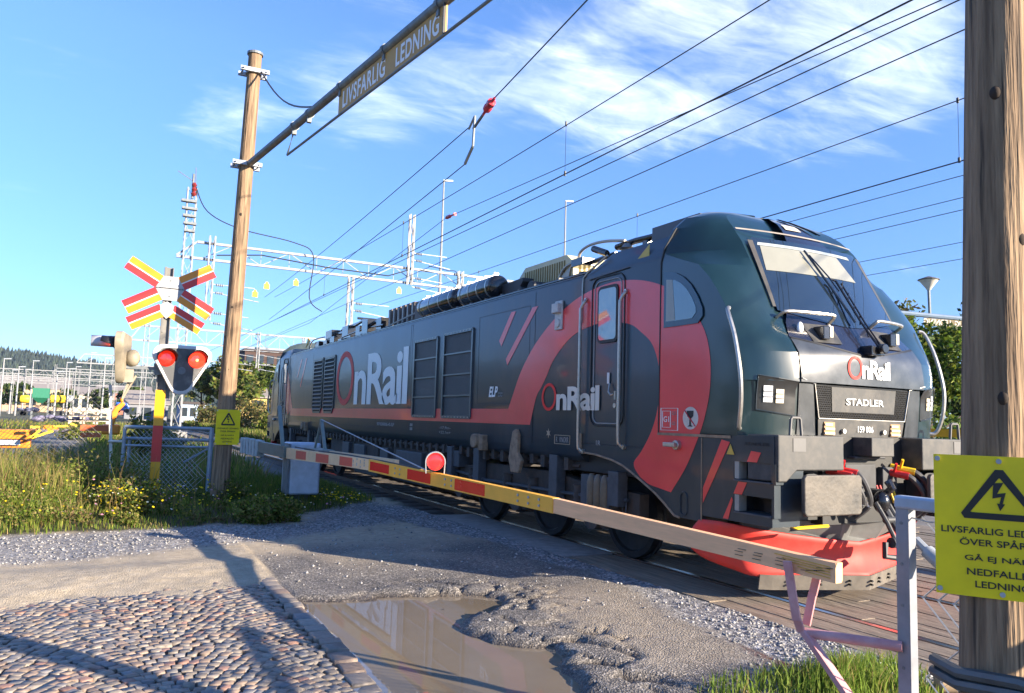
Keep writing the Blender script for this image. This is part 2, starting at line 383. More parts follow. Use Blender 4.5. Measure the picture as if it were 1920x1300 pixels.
    vor = nn(nt, 'ShaderNodeTexVoronoi'); vor.inputs['Scale'].default_value = 75; L(tc.outputs['Object'], vor.inputs['Vector'])
    vcol = nn(nt, 'ShaderNodeSeparateColor'); L(vor.outputs['Color'], vcol.inputs[0])
    asphc = ramp(vcol.outputs[0], [(0, (.08, .076, .072)), (.45, (.15, .141, .13)), (.75, (.225, .212, .195)), (.93, (.34, .32, .295)), (1, (.46, .44, .42))])
    big = ramp(noise(1.6), [(.3, (.55, .55, .57)), (.7, (1.15, 1.1, 1.02))])
    mu = nn(nt, 'ShaderNodeMix', data_type='RGBA', blend_type='MULTIPLY'); mu.inputs[0].default_value = 1; L(asphc, mu.inputs[6]); L(big, mu.inputs[7]); asphc = mu.outputs[2]
    sandc = ramp(noise(9, 6, .7), [(.25, (.27, .225, .16)), (.55, (.42, .35, .25)), (.8, (.52, .45, .34))])
    vor2 = nn(nt, 'ShaderNodeTexVoronoi'); vor2.inputs['Scale'].default_value = 34; L(tc.outputs['Object'], vor2.inputs['Vector'])
    v2 = nn(nt, 'ShaderNodeSeparateColor'); L(vor2.outputs['Color'], v2.inputs[0])
    gravc = ramp(v2.outputs[1], [(0, (.09, .09, .095)), (.5, (.2, .2, .205)), (.85, (.34, .33, .32)), (1, (.5, .49, .47))])
    dirtc = ramp(noise(7, 5), [(.3, (.03, .032, .012)), (.7, (.075, .07, .03))])
    c_ = mixc(sp.outputs[1], asphc, sandc); c_ = mixc(sp.outputs[2], c_, gravc); c_ = mixc(sp2.outputs[0], c_, dirtc)
    wetc = nn(nt, 'ShaderNodeMix', data_type='RGBA', blend_type='MULTIPLY'); L(sp2.outputs[1], wetc.inputs[0]); L(c_, wetc.inputs[6]); wetc.inputs[7].default_value = (.42, .38, .33, 1)
    L(wetc.outputs[2], p.inputs['Base Color'])
    rr = nn(nt, 'ShaderNodeMapRange'); rr.inputs['To Min'].default_value = .9; rr.inputs['To Max'].default_value = .35; L(sp2.outputs[1], rr.inputs['Value']); L(rr.outputs[0], p.inputs['Roughness'])
    ad = nn(nt, 'ShaderNodeMath', operation='ADD'); L(vor.outputs['Distance'], ad.inputs[0])
    ml = nn(nt, 'ShaderNodeMath', operation='MULTIPLY'); L(vor2.outputs['Distance'], ml.inputs[0]); L(sp.outputs[2], ml.inputs[1]); L(ml.outputs[0], ad.inputs[1])
    ad2 = nn(nt, 'ShaderNodeMath', operation='ADD'); L(ad.outputs[0], ad2.inputs[0]); nz_ = nn(nt, 'ShaderNodeMath', operation='MULTIPLY'); L(noise(32, 6, .75), nz_.inputs[0]); nz_.inputs[1].default_value = .55; L(nz_.outputs[0], ad2.inputs[1])
    b = nn(nt, 'ShaderNodeBump'); b.inputs['Strength'].default_value = .6; b.inputs['Distance'].default_value = .012; L(ad2.outputs[0], b.inputs['Height']); L(b.outputs[0], p.inputs['Normal'])
    o = np_mesh('road', V, Fq.reshape(-1), m, 4, True)
    one = np.ones(X.size)
    set_attr(o, 'mask', np.stack([asph.ravel(), sand.ravel(), np.maximum(gr, gr2*.85).ravel(), one], -1))
    set_attr(o, 'mask2', np.stack([sstep(-.02, .25, gd+.3*(n2-.5)).ravel(), wet.ravel(), 0*one, one], -1))
    structure(o)
    return X, Y, h
GX, GY, GH = ground_near()
def gh(x, y):
    i = int(round((y-.8)/.04)); j = int(round((x+9)/.04))
    return float(GH[min(max(i, 0), GH.shape[0]-1), min(max(j, 0), GH.shape[1]-1)]) if (-9 <= x <= 5.18 and .8 <= y < 15) else terr(x, y)
def terr(x, y): return -.04+.12*math.exp(-((x-2)/5)**2-((y-17)/6)**2)
# water
wm = mat('puddle_water', (.215, .175, .125), rough=.015, var=.08, scale=1.3, spec=.8, ior=1.5)
wm.node_tree.nodes['Principled BSDF'].inputs['Roughness'].default_value = .02
for l in list(wm.node_tree.links):
    if l.to_socket.name == 'Roughness': wm.node_tree.links.remove(l)
b = MB(); b.add([(.55, 1.2, 0), (4.35, 1.2, 0), (4.35, 7.5, 0), (.55, 7.5, 0)], [(0, 1, 2, 3)])
structure(b.build('puddle', wm))
# cobblestones laid in arcs, a straight course along the edge
def cobbles():
    V = []; Fc = []; Cc = []
    def sett(cx, cy, ang, w, l, up=0):
        h = float(cob_h(np.array(cx), np.array(cy)))+random.gauss(0, .0025)+up; j = lambda a: random.uniform(-a, a)
        ca, sa = math.cos(ang), math.sin(ang); o = len(V); tl = (j(.03), j(.03))
        for (k, zz, e) in ((1.0, -.06, 0), (1.0, -.014, 1), (.95, -.0035, 2), (.86, -.0005, 3)):
            for (a, c) in ((-1, -1), (1, -1), (1, 1), (-1, 1)):
                x = a*w/2*k+j(.006)*(e == 1 or e == 2); y = c*l/2*k+j(.006)*(e == 1 or e == 2)
                V.append((cx+x*ca-y*sa, cy+x*sa+y*ca, h+zz+x*tl[0]+y*tl[1]))
        for r in range(3):
            for q in range(4): a = o+r*4+q; c = o+r*4+(q+1) % 4; Fc.append((a, c, c+4, a+4))
        Fc.append((o+12, o+13, o+14, o+15))
        t = random.random(); v = random.uniform(.85, 1.3)
        base = (.215, .185, .155) if t < .5 else (.235, .178, .14) if t < .78 else (.175, .165, .16) if t < .95 else (.26, .155, .12)
        Cc.extend([(base[0]*v, base[1]*v, base[2]*v, 1)]*13)
    BW = 1.12; Rr = .80
    for s in range(-6, 2):
        xc = .50+s*BW
        for k in range(-6, 110):
            y0 = .9+k*.078
            n = 17; amax = math.asin(BW/2/Rr)
            for q in range(n):
                a = -amax+(q+.5+.5*(k % 2)-.25)*2*amax/n+random.gauss(0, .014)
                x = xc+Rr*math.sin(a); y = y0+Rr*(math.cos(a)-.6)+random.gauss(0, .005)
                if x > 1.47 or y < 1.0 or y > 9.3 or x < -6: continue
                sett(x, y, -a, 2*amax/n*Rr*.905, .0695)
    y = .9
    while y < 8.75:
        l = random.uniform(.13, .22); sett(1.565+random.gauss(0, .006), y+l/2, random.gauss(0, .03), .15, l*.96, .012); y += l
    m = bpy.data.materials.new('sett_stone'); m.use_nodes = True; nt = m.node_tree; L = nt.links.new; p = nt.nodes['Principled BSDF']
    a = nn(nt, 'ShaderNodeVertexColor', layer_name='tint'); tc = nn(nt, 'ShaderNodeTexCoord'); n = nn(nt, 'ShaderNodeTexNoise'); n.inputs['Scale'].default_value = 30; n.inputs['Detail'].default_value = 5; L(tc.outputs['Object'], n.inputs['Vector'])
    mr = nn(nt, 'ShaderNodeMapRange'); mr.inputs['To Min'].default_value = .6; mr.inputs['To Max'].default_value = 1.45; L(n.outputs['Fac'], mr.inputs['Value'])
    mx = nn(nt, 'ShaderNodeVectorMath', operation='SCALE'); L(a.outputs[0], mx.inputs[0]); L(mr.outputs[0], mx.inputs['Scale']); L(mx.outputs[0], p.inputs['Base Color'])
    p.inputs['Roughness'].default_value = .6; p.inputs['Specular IOR Level'].default_value = .35
    bb = nn(nt, 'ShaderNodeBump'); bb.inputs['Strength'].default_value = .35; bb.inputs['Distance'].default_value = .01; L(n.outputs['Fac'], bb.inputs['Height']); L(bb.outputs[0], p.inputs['Normal'])
    o = np_mesh('cobblestone_paving', V, np.array(Fc), m, 4, False); set_attr(o, 'tint', np.repeat(np.array(Cc).reshape(-1, 13, 4), 1, 1).reshape(-1, 4), 'FACE') if False else None
    a_ = o.data.color_attributes.new('tint', 'FLOAT_COLOR', 'CORNER'); a_.data.foreach_set('color', np.repeat(np.array(Cc, dtype=np.float32), 4, 0).ravel())
    structure(o)
cobbles()
# loose stones
def stones(name, m, pts, zf, smin, smax):
    base = np.array([(1, 0, 0), (0, 1, 0), (-1, 0, 0), (0, -1, 0), (0, 0, 1), (0, 0, -1), (.7, .7, .5), (-.7, .6, .4)], float)[:6]
    fc = np.array([(0, 1, 4), (1, 2, 4), (2, 3, 4), (3, 0, 4), (1, 0, 5), (2, 1, 5), (3, 2, 5), (0, 3, 5)])
    n = len(pts); s = np.random.uniform(0, 1, n)**2*(smax-smin)+smin
    V = base[None]*(np.random.uniform(.55, 1.25, (n, 6, 3))); a = np.random.uniform(0, 6.28, n); ca, sa = np.cos(a)[:, None], np.sin(a)[:, None]
    x = V[..., 0]*ca-V[..., 1]*sa; y = V[..., 0]*sa+V[..., 1]*ca; z = V[..., 2]*.7+x*np.random.uniform(-.4, .4, (n, 1))
    V = np.stack([x*s[:, None]+pts[:, None, 0], y*s[:, None]+pts[:, None, 1], z*s[:, None]+np.array(zf)[:, None]+s[:, None]*.3], -1)
    Fq = fc[None]+(np.arange(n)*6)[:, None, None]
    o = np_mesh(name, V, Fq, m, 3); a_ = o.data.color_attributes.new('tint', 'FLOAT_COLOR', 'CORNER')
    v = np.random.uniform(.4, 1.1, (n, 1)); c = np.concatenate([v, v*.985, v*.96, np.ones((n, 1))], 1); a_.data.foreach_set('color', np.repeat(c, 24, 0).astype(np.float32).ravel())
    return stuff(o)
def tintmat(name, col, rough=.8, trans=0., spec=.5):
    m = bpy.data.materials.new(name); m.use_nodes = True; nt = m.node_tree; L = nt.links.new; p = nt.nodes['Principled BSDF']
    a = nn(nt, 'ShaderNodeVertexColor', layer_name='tint'); mx = nn(nt, 'ShaderNodeMix', data_type='RGBA', blend_type='MULTIPLY'); mx.inputs[0].default_value = 1
    L(a.outputs[0], mx.inputs[6]); mx.inputs[7].default_value = (*col, 1); L(mx.outputs[2], p.inputs['Base Color']); p.inputs['Roughness'].default_value = rough; p.inputs['Specular IOR Level'].default_value = spec
    if trans:
        t = nn(nt, 'ShaderNodeBsdfTranslucent'); L(mx.outputs[2], t.inputs[0]); ms = nn(nt, 'ShaderNodeMixShader'); ms.inputs[0].default_value = trans
        L(p.outputs[0], ms.inputs[1]); L(t.outputs[0], ms.inputs[2]); L(ms.outputs[0], nt.nodes['Material Output'].inputs['Surface'])
    return m
STONE = tintmat('crushed_stone', (.36, .36, .365))
def scatter_stones():
    P = []
    x = np.random.uniform(1.5, 5.15, 60000); y = np.random.uniform(1.5, 14.2, 60000)
    g = sdist(x, y, GRV)+.5*(fbm(x, y, 1.1, 4)-.5)+.3*(fbm(x, y, 5, 3, 11)-.5)
    pr = sstep(-.1, .3, g)*(.12+.88*sstep(.42, .6, fbm(x, y, 1.0, 3, 90)+.25*sstep(7.5, 5.5, y)))*np.where(y > 9, .35, 1)
    k = np.random.rand(60000) < pr*.5; P.append(np.stack([x[k], y[k]], -1))
    x = np.random.uniform(-7, 4.8, 40000); y = np.random.uniform(8.6, 14.2, 40000); g = sdist(x, y, LGR)+.5*(fbm(x, y, 1.1, 4)-.5)
    k = np.random.rand(40000) < sstep(-.25, .3, g)*.32; P.append(np.stack([x[k], y[k]], -1))
    x = np.random.uniform(1.7, 5, 500); y = np.random.uniform(5.5, 12, 500); k = sdist(x, y, PUD) < -.15; P.append(np.stack([x[k], y[k]], -1))
    P = np.concatenate(P); z = [gh(a, b) for a, b in P]
    stones('gravel', STONE, P, z, .007, .024)
scatter_stones()
# wide ground sheet, hill on the horizon
gm = mat('far_field', (.05, .058, .02), rough=.95, col2=(.14, .125, .055), scale=.35, bump=.4, bscale=6)
def ground_far():
    xs = np.concatenate([-np.geomspace(3000, 12, 22), np.linspace(-11, 40, 60), np.geomspace(42, 3000, 20)]); ys = np.concatenate([-np.geomspace(3000, 6, 12), np.linspace(-5, 60, 70), np.geomspace(64, 3000, 26)])
    X, Y = np.meshgrid(xs, ys); Z = -.30+0*X
    out = sstep(14.2, 15.4, Y)*sstep(5.0, 4.2, X)
    Z = Z+out*(.26+.12*np.exp(-((X-2)/5)**2-((Y-17)/6)**2))
    Z = np.where(X < -8.5, np.maximum(Z, -.02*sstep(-8.5, -9.5, X)-.28*(1-sstep(-8.5, -9.5, X))), Z)
    Z = Z+sstep(60, 90, Y)*.2+sstep(13.6, 18, X)*sstep(2, 10, Y)*.35
    nx, ny = len(xs), len(ys); i = np.arange(nx*ny).reshape(ny, nx)
    structure(np_mesh('ground', np.stack([X, Y, Z], -1), np.stack([i[:-1, :-1], i[:-1, 1:], i[1:, 1:], i[1:, :-1]], -1), gm, 4, True))
ground_far()
# track bed, rails, crossing deck
bal = mat('ballast', (.07, .062, .055), rough=.95, col2=(.2, .18, .16), scale=18, bump=1., bscale=22)
def bed(name, xc, y0, y1, z=-.1):
    b = MB(); b.prism([(xc-2.3, y0, -.4), (xc-1.6, y0, z), (xc+1.6, y0, z), (xc+2.3, y0, -.4)], (0, y1-y0, 0)); return structure(b.build(name, bal))
RAILS = mat('rail_steel', (.12, .075, .05), rough=.55, var=.3, scale=9, metal=.4)
RAILT = mat('rail_head', (.45, .45, .46), rough=.22, metal=1, var=.08)
WOODS = mat('sleeper_wood', (.075, .06, .048), rough=.9, var=.4, stretch=(1, 6, 6))
def track(xc, y0, y1, label, group, sl=True):
    t = thing('railway_track', (xc, (y0+y1)/2, 0), label, 'track', group)
    for s in (-1, 1):
        x = xc+s*.7525; b = MB()
        b.box((x-.065, y0, -.16), (x+.065, y1, -.145)); b.box((x-.012, y0, -.145), (x+.012, y1, -.04)); b.box((x-.036, y0, -.04), (x+.036, y1, -.002)); r = b.build('rail', RAILS, t)
        b = MB(); b.box((x-.03, y0, -.002), (x+.03, y1, .001)); b.build('rail_head', RAILT, r)
    if sl:
        y = max(y0, 12.7); proto = None
        while y < min(y1, 62):
            if proto is None: b = MB(); b.box((xc-1.25, y, -.26), (xc+1.25, y+.24, -.09)); proto = b.build('sleeper', WOODS, t); py = y
            else: c = proto.copy(); COL.objects.link(c); c.location.y = y-py
            y += .62
    return t
bed('track_bed', 6.74, 12.5, 260); bed('track_bed', 11.3, 12.5, 260)
track(6.74, -8, 260, 'pair of rails under the black and red locomotive', 'railway tracks')
track(11.3, -8, 260, 'pair of rails on the far side of the locomotive', 'railway tracks', False)
DECK = mat('deck_timber', (.13, .10, .072), rough=.85, col2=(.33, .275, .21), scale=2.6, stretch=(9, .7, 3), bump=.8, bscale=9, detail=8)
CONC = mat('concrete', (.26, .25, .24), rough=.9, var=.25, scale=7, bump=.25)
def deck():
    b = MB(); c = MB()
    def run(x0, x1, y0, y1, tgt=None):
        n = max(1, round((x1-x0)/.2)); w = (x1-x0)/n
        for i in range(n):
            y = y0
            while y < y1-.05:
                l = min(random.uniform(2.2, 3.6), y1-y); dz = random.uniform(-.008, .004); tl = random.uniform(-.004, .004)
                a = x0+i*w+.007; e = x0+(i+1)*w-.007
                (tgt or b).add([(a, y+.004, -.12), (e, y+.004, -.12), (e, y+l-.004, -.12), (a, y+l-.004, -.12), (a, y+.004, -.002+dz), (e, y+.004, -.002+dz+tl), (e, y+l-.004, -.002+dz+tl), (a, y+l-.004, -.002+dz)], [(0, 3, 2, 1), (4, 5, 6, 7), (0, 1, 5, 4), (1, 2, 6, 5), (2, 3, 7, 6), (3, 0, 4, 7)])
                y += l
    run(5.24, 5.93, -6, 8.2); run(6.07, 7.41, -6, 12.4); run(7.56, 8.7, -6, 12.4); run(9.0, 10.5, -6, 12.4); run(10.62, 11.98, -6, 12.4); run(12.12, 13.3, -6, 12.4)
    for y in np.arange(8.25, 12.4, 1.4): c.box((5.22, y, -.2), (5.93, y+1.385, -.001-.004*random.random()))
    structure(b.build('crossing_deck', DECK)); structure(c.build('crossing_slabs', CONC))
    d = MB(); d.box((8.7, -6, -.2), (9.0, 12.4, -.012)); d.box((13.3, -8, -.3), (60, 12.4, -.03)); structure(d.build('far_road', mat('far_asphalt', (.12, .11, .1), rough=.9, col2=(.2, .185, .165), scale=3, bump=.3)))
    e = MB(); e.box((5.18, -8, -.3), (13.3, 12.45, -.125)); structure(e.build('crossing_bed', bal))
deck()
# ================================================================ locomotive
XC, YC = 6.74, 16.6
HW = 1.44
BODY = mat('loco_paint', (.019, .032, .044), rough=.36, col2=(.058, .060, .060), scale=1.6, spec=.45, coat=.22, crough=.07, stretch=(1.5, 1.5, .35), detail=10, thr=(.47, .8))
BODYF = mat('loco_front_paint', (.042, .048, .055), rough=.3, var=.35, scale=5, spec=.5, coat=.35, crough=.14)
MASK = mat('mask_black', (.012, .013, .024), rough=.2, var=.2, scale=4, coat=.7, crough=.06)
PILL = mat('loco_teal_paint', (.006, .023, .028), rough=.3, var=.2, scale=3, coat=.6, crough=.07, stretch=(1.5, 1.5, .4), detail=8)
RED = mat('livery_red', (.74, .055, .06), rough=.33, var=.08, scale=2, coat=.4, crough=.08)
WHT = mat('letter_white', (.72, .72, .70), rough=.4, var=.06)
FAINT = mat('letter_faded', (.30, .31, .31), rough=.5, var=.35, scale=60)
GREYM = mat('dark_metal', (.04, .043, .048), rough=.55, var=.3, scale=7, metal=.2)
UNDER = mat('underframe_grime', (.035, .031, .028), rough=.8, var=.45, scale=6, col2=(.085, .07, .058), bump=.3, bscale=30)
UNDERB = mat('underframe_grey', (.06, .068, .078), rough=.6, var=.3, scale=8)
STEELB = mat('handrail_steel', (.48, .46, .42), rough=.35, metal=.85, var=.15, scale=20)
GLASS = mat('window_glass', (.05, .10, .12), rough=.03, var=.25, scale=1.5, spec=.8, coat=1., crough=.01)
GLASSD = mat('windscreen_glass', (.012, .02, .03), rough=.02, var=0, spec=.9, coat=1., crough=.01)
RUBBER = mat('rubber_seal', (.012, .013, .014), rough=.5, var=.2)
BLIND = mat('sun_blind', (.25, .25, .205), rough=.35, var=.05, coat=.5, crough=.05)
BLK = mat('gloss_black', (.012, .012, .014), rough=.2, var=.3, scale=8, coat=.5, crough=.08)
LUG = mat('rusty_beige', (.28, .2, .13), rough=.8, var=.35, scale=12)
YEL = mat('yellow_paint', (.70, .42, .02), rough=.5, var=.12, scale=9)
CREAM = mat('cream_lamp', (.8, .7, .5), rough=.25, var=.15, scale=60, coat=.6)
LAMPW = mat('lamp_lens', (.75, .78, .8), rough=.12, var=.15, scale=70, coat=1.)
PLOW = mat('plough_red', (.70, .045, .035), rough=.6, scale=7, col2=(.50, .06, .045), detail=9, thr=(.45, .75))
FRONTG = mat('front_beam_grey', (.036, .038, .039), rough=.55, scale=9, col2=(.09, .084, .075), detail=9, thr=(.42, .75))
BUFF = mat('buffer_steel', (.045, .045, .044), rough=.6, metal=.3, col2=(.14, .125, .105), scale=4, bump=.25, bscale=24)
ROOFG = mat('roof_grey', (.12, .125, .13), rough=.55, var=.25, scale=5)
loco = thing('locomotive', (XC, YC, 0), 'black and red locomotive with white lettering standing on the track', 'locomotive')
def interp(t, z):
    for (a, b), (c, d) in zip(t[:-1], t[1:]):
        if z <= c: return b+(d-b)*max(0, (z-a))/(c-a)
    return t[-1][1]
# machine room
def section(y, prof): return [Vector((XC+s*h, y, z)) for s, h, z in [(-1, h, z) for h, z in prof]+[(1, h, z) for h, z in reversed(prof)]]
prof = [(1.2, 1.14), (1.36, 1.18), (1.42, 1.25), (HW, 1.33), (HW, 3.44), (1.43, 3.50), (1.36, 3.545), (1.30, 3.56), (1.28, 3.54), (.7, 3.62), (.2, 3.64)]
b = MB(); b.grid([section(y, prof) for y in (8.1, 12, 16.6, 21, 25.1)], True)
b.f.append(tuple(range(len(prof)*2))); n = len(prof)*2; b.f.append(tuple(range(4*n, 5*n)))
b.build('body', BODY, loco, True)
b = MB()
for s in (-1, 1): b.box((XC+s*1.441-.002, 8.1, 3.505), (XC+s*1.441+.002, 25.1, 3.515)); b.box((XC+s*1.33-.05, 8.1, 3.55), (XC+s*1.33+.05, 25.1, 3.565))
b.build('roof_edge', BLK, loco)
# cab, both ends.  M maps front-end coordinates to either end
ENDS = [lambda p: Vector(p), lambda p: Vector((2*XC-p[0], 2*YC-p[1], p[2]))]
PZ = [(1.57, 5.19), (1.75, 5.17), (2.09, 5.15), (2.1, 5.11), (2.38, 5.105), (2.5, 5.16), (2.70, 5.31), (3.0, 5.46), (3.3, 5.62), (3.63, 5.80), (3.77, 5.92), (3.9, 6.05), (4.0, 6.2), (4.07, 6.35), (4.11, 6.5), (4.13, 6.56)]
CZ = [(1.57, 5.42), (2.2, 5.38), (2.45, 5.42), (2.66, 5.5), (2.87, 5.6), (3.12, 5.78), (3.3, 5.97), (3.40, 6.25), (3.45, 6.5), (4.13, 6.52)]
WZ = [(1.57, HW), (3.45, HW), (3.6, 1.405), (3.8, 1.30), (3.95, 1.13), (4.05, .88), (4.1, .55), (4.13, .1)]
EZ = [(1.57, .92), (3.7, .92), (3.9, .88), (3.98, .80), (4.05, .6), (4.1, .3), (4.13, .05)]
def Pm(h, z, off=0.): return Vector((XC+h, interp(PZ, z)+.11*(h/.92)**2*min(1, max(0, (z-2.2)/.6)+.25)-off, z))
def chamf(u, z, off=0., s=-1):
    """u 0 at the crease of the side, 1 at the edge of the front mask"""
    c = Vector((s*interp(WZ, z), interp(CZ, z), 0)); e = Pm(s*interp(EZ, z), z); e = Vector((e.x-XC, e.y, 0)); p = c.lerp(e, u); nrm = Vector((s*.70, -.72, 0)); p += nrm*(math.sin(math.pi*u)*.045+off); return Vector((XC+p.x, p.y, z))
ZS = [1.57, 1.75, 1.95, 2.09, 2.1, 2.25, 2.38, 2.5, 2.6, 2.7, 2.85, 3.0, 3.15, 3.3, 3.4, 3.5, 3.6, 3.7, 3.8, 3.88, 3.95, 4.0, 4.05, 4.09, 4.12, 4.13]
def cab(E, lab):
    cb = MB(); rows = []
    for z in ZS:
        w = interp(WZ, z); r = []
        for s in (-1, 1):
            half = [Vector((XC+s*w, 6.55, z))]+[Vector((XC+s*w, 6.55+(interp(CZ, z)-6.55)*t, z)) for t in (.35, .7)]+[chamf(u, z, 0, s) for u in (0, .12, .3, .5, .7, .88, 1)]
            r += half if s < 0 else half[::-1]
        rows.append([E(p) for p in r])
    cb.grid(rows); n = len(rows[0])
    cb.f.append(tuple([i*n for i in range(len(rows))]+[i*n+n-1 for i in reversed(range(len(rows)))]))
    c = cb.build('cab', PILL, loco, True, ang=13)
    # front mask: glossy black upper panel, lower nose panel
    def strip(z0, z1, h0, h1, off, m, name, parent, nh=10, nz=10, zl=None, zh=None):
        b = MB(); rows = []
        for i in range(nz+1):
            t = i/nz; r = []
            for k in range(nh+1):
                q = k/nh; hh = (h0[0]+(h0[1]-h0[0])*t); he = (h1[0]+(h1[1]-h1[0])*t); h = hh+(he-hh)*q
                za = zl(h) if zl else z0; zb = zh(h) if zh else z1; z = za+(zb-za)*t; lim = interp(EZ, z)-.005
                h = max(-lim, min(lim, h)); r.append(E(Pm(h, z, off)))
            rows.append(r)
        b.grid(rows); return b.build(name, m, parent, True)
    vl = lambda h: 2.39+.15*abs(h)/.92
    strip(0, 4.12, (-.915, -.1), (.915, .1), .006, MASK, 'front_mask', c, 14, 18, zl=lambda h: vl(h))
    strip(2.1, 0, (-.915, -.915), (.915, .915), .012, BODYF, 'nose_panel', c, 14, 6, zh=lambda h: vl(h)-.012)
    strip(0, 0, (-.91, -.91), (.91, .91), .016, RUBBER, 'panel_seam', c, 14, 1, zl=lambda h: vl(h)-.014, zh=lambda h: vl(h)+.004)
    ws = strip(0, 3.66, (-.87, -.80), (.87, .80), .014, GLASSD, 'windscreen', c, 14, 14, zl=lambda h: 2.70+.13*(abs(h)/.9)**1.5)
    strip(3.27, 3.56, (-.80, -.74), (.50, .36), .018, BLIND, 'sun_blind', ws, 10, 6)
    strip(3.565, 3.60, (-.77, -.75), (.62, .60), .018, mat('blind_top', (.33, .37, .37), rough=.3, var=.1), 'blind_rail', ws, 10, 1)
    for hs in (-1, 1): strip(2.86, 3.62, (hs*.905, hs*.86), (hs*.872, hs*.80), .017, mat('mask_edge', (.07, .066, .06), rough=.45), 'windscreen_trim', c, 1, 12)
    strip(3.755, 3.775, (-.9, -.9), (.9, .9), .016, mat('roof_trim', (.33, .29, .24), rough=.5), 'roof_trim', c, 16, 1)
    # roof lamp and fin
    strip(3.85, 3.93, (-.17, -.15), (.07, .06), .016, CREAM, 'roof_lamp', c, 4, 2)
    b = MB(); rows = [[E(Pm(.02+.32*t+d, 4.06-.2*t, .012+o)) for t in (0, .25, .5, .75, 1)] for d, o in ((0, 0), (.015, .035), (.045, .035), (.06, 0))]; b.grid(rows); b.build('roof_fin', BLK, c)
    # grille
    g = strip(1.765, 2.085, (-.64, -.70), (.64, .70), .010, BLK, 'grille', c, 8, 3)
    b = MB()
    for j in range(15):
        for i in range(56):
            z = 1.775+j*.0208; h = -.69+i*.0249+(j % 2)*.0125; lim = .63+.06*(z-1.765)/.32
            if abs(h) > lim or (abs(h) < .475 and z > 1.83): continue
            b.add([E(Pm(h+dx, z+dz, .014)) for dx, dz in ((-.008, -.004), (0, -.0075), (.008, -.004), (.008, .004), (0, .0075), (-.008, .004))], [(0, 1, 2, 3, 4, 5)])
    b2 = MB()
    b.build('perforation', mat('grille_hole', (.002, .002, .002), rough=.9, var=0), g)
    strip(1.83, 2.07, (-.46, -.48), (.46, .48), .016, FRONTG, 'name_plate', g, 6, 2)
    tr = MB(); tr.tube([E(Pm(-.64, 1.762, .02)), E(Pm(.64, 1.762, .02))], .006, 6)
    for s in (-1, 1): tr.tube([E(Pm(s*.64, 1.765, .018)), E(Pm(s*.705, 2.085, .018))], .006, 6); tr.tube([E(Pm(s*.70, 2.088, .02)), E(Pm(s*.915, 2.135, .02))], .006, 6)
    tr.build('grille_trim', STEELB, g)
    strip(1.575, 1.755, (-.62, -.64), (.62, .64), .012, FRONTG, 'number_panel', c, 6, 1)
    for s in (-1, 1):
        strip(1.60, 2.09, (s*.90, s*.90), (s*.66, s*.72), .011, BODYF, 'corner_panel', c, 2, 2)
        p = Pm(s*.49, 1.665, .015); q = MB(); q.box((p.x-.075, p.y-.01, 1.605), (p.x+.075, p.y+.02, 1.73)); q.v = [E(v) for v in q.v]; l = q.build('step_light', mat('amber_box', (.35, .18, .07), rough=.4), c)
        q = MB(); [q.box((p.x-.075+(.005 if k else .0), p.y-.022, 1.612+k*.042), (p.x+.06-.03*(k == 2), p.y-.008, 1.632+k*.042)) for k in range(3)]; q.v = [E(v) for v in q.v]; q.build('lens', CREAM, l)
        q = MB(); p2 = Pm(s*.30, 1.645, .012); q.cyl(p2, p2+Vector((0, -.03, 0)), .024); q.v = [E(v) for v in q.v]; q.build('plug', STEELB, c)
        # camera pods
        p = Pm(s*.50, 2.60, .05); q = MB(); q.box((p.x-.055, p.y-.05, 2.535), (p.x+.03, p.y+.08, 2.665)); q.v = [E(v) for v in q.v]; k = q.build('camera_pod', BLK, c, bevel=.008)
        q = MB(); q.box((p.x+.03, p.y-.055, 2.555), (p.x+.075, p.y+.08, 2.67)); q.v = [E(v) for v in q.v]; q.build('pod_cover', CREAM, k, bevel=.006)
        strip(2.50, 2.70, (s*.66, s*.66), (s*.30, s*.28), .012, FRONTG, 'pod_plate', c, 3, 3)
        # windscreen hand rail
        pts = [Pm(s*.91, 2.745, .0), Pm(s*.90, 2.78, .08), Pm(s*.86, 2.80, .12), Pm(s*.6, 2.80, .14), Pm(s*.36, 2.795, .14), Pm(s*.315, 2.775, .12), Pm(s*.305, 2.72, .02), Pm(s*.305, 2.69, .0)]
        q = MB(); q.tube([E(v) for v in spline(pts, 4)], .018, 8); q.build('handrail', STEELB, c, True)
        # head light cluster on the corner
        def cpanel(u0, u1, z0, z1, off, m, name, parent, nu=6, nz=4, r=.0):
            q = MB(); q.grid([[E(chamf(u0+(u1-u0)*k/nu, z0+(z1-z0)*i/nz+(r*(k/nu)), off, s)) for k in range(nu+1)] for i in range(nz+1)]); return q.build(name, m, parent, True)
        hc = cpanel(.30, .985, 1.83, 2.15, .006, mat('lamp_cluster', (.02, .021, .022), rough=.3, var=.3, coat=.5), 'headlight_cluster', c, r=-.05)
        a1 = cpanel(.42, .58, 1.895, 2.05, .016, LAMPW, 'headlight', hc); a2 = cpanel(.64, .78, 1.89, 2.02, .016, CREAM, 'headlight', hc)
        for a, u0, u1, z0, z1 in ((a1, .42, .58, 1.895, 2.05), (a2, .64, .78, 1.89, 2.02)):
            q = MB()
            for t in (.33, .67): q.tube([E(chamf(u0+(u1-u0)*e/4, z0+(z1-z0)*t, .022, s)) for e in range(5)], .005, 5)
            q.build('lens_bar', mat('lens_bar', (.25, .25, .26), rough=.3), a)
        q = MB(); q.tube([E(chamf(.3, 1.82+.3*t, .01, s)) for t in (0, .5, 1)]+[E(chamf(.3+.68*t, 2.15-.05*t, .01, s)) for t in (0, .5, 1)], .005, 5); q.tube([E(chamf(.3+.68*t, 1.825-.05*t, .01, s)) for t in (0, .25, .5, .75, 1)], .006, 5); q.build('cluster_trim', BODY, hc)
        # corner hand rail, bowed outwards
        x = XC+s*1.46
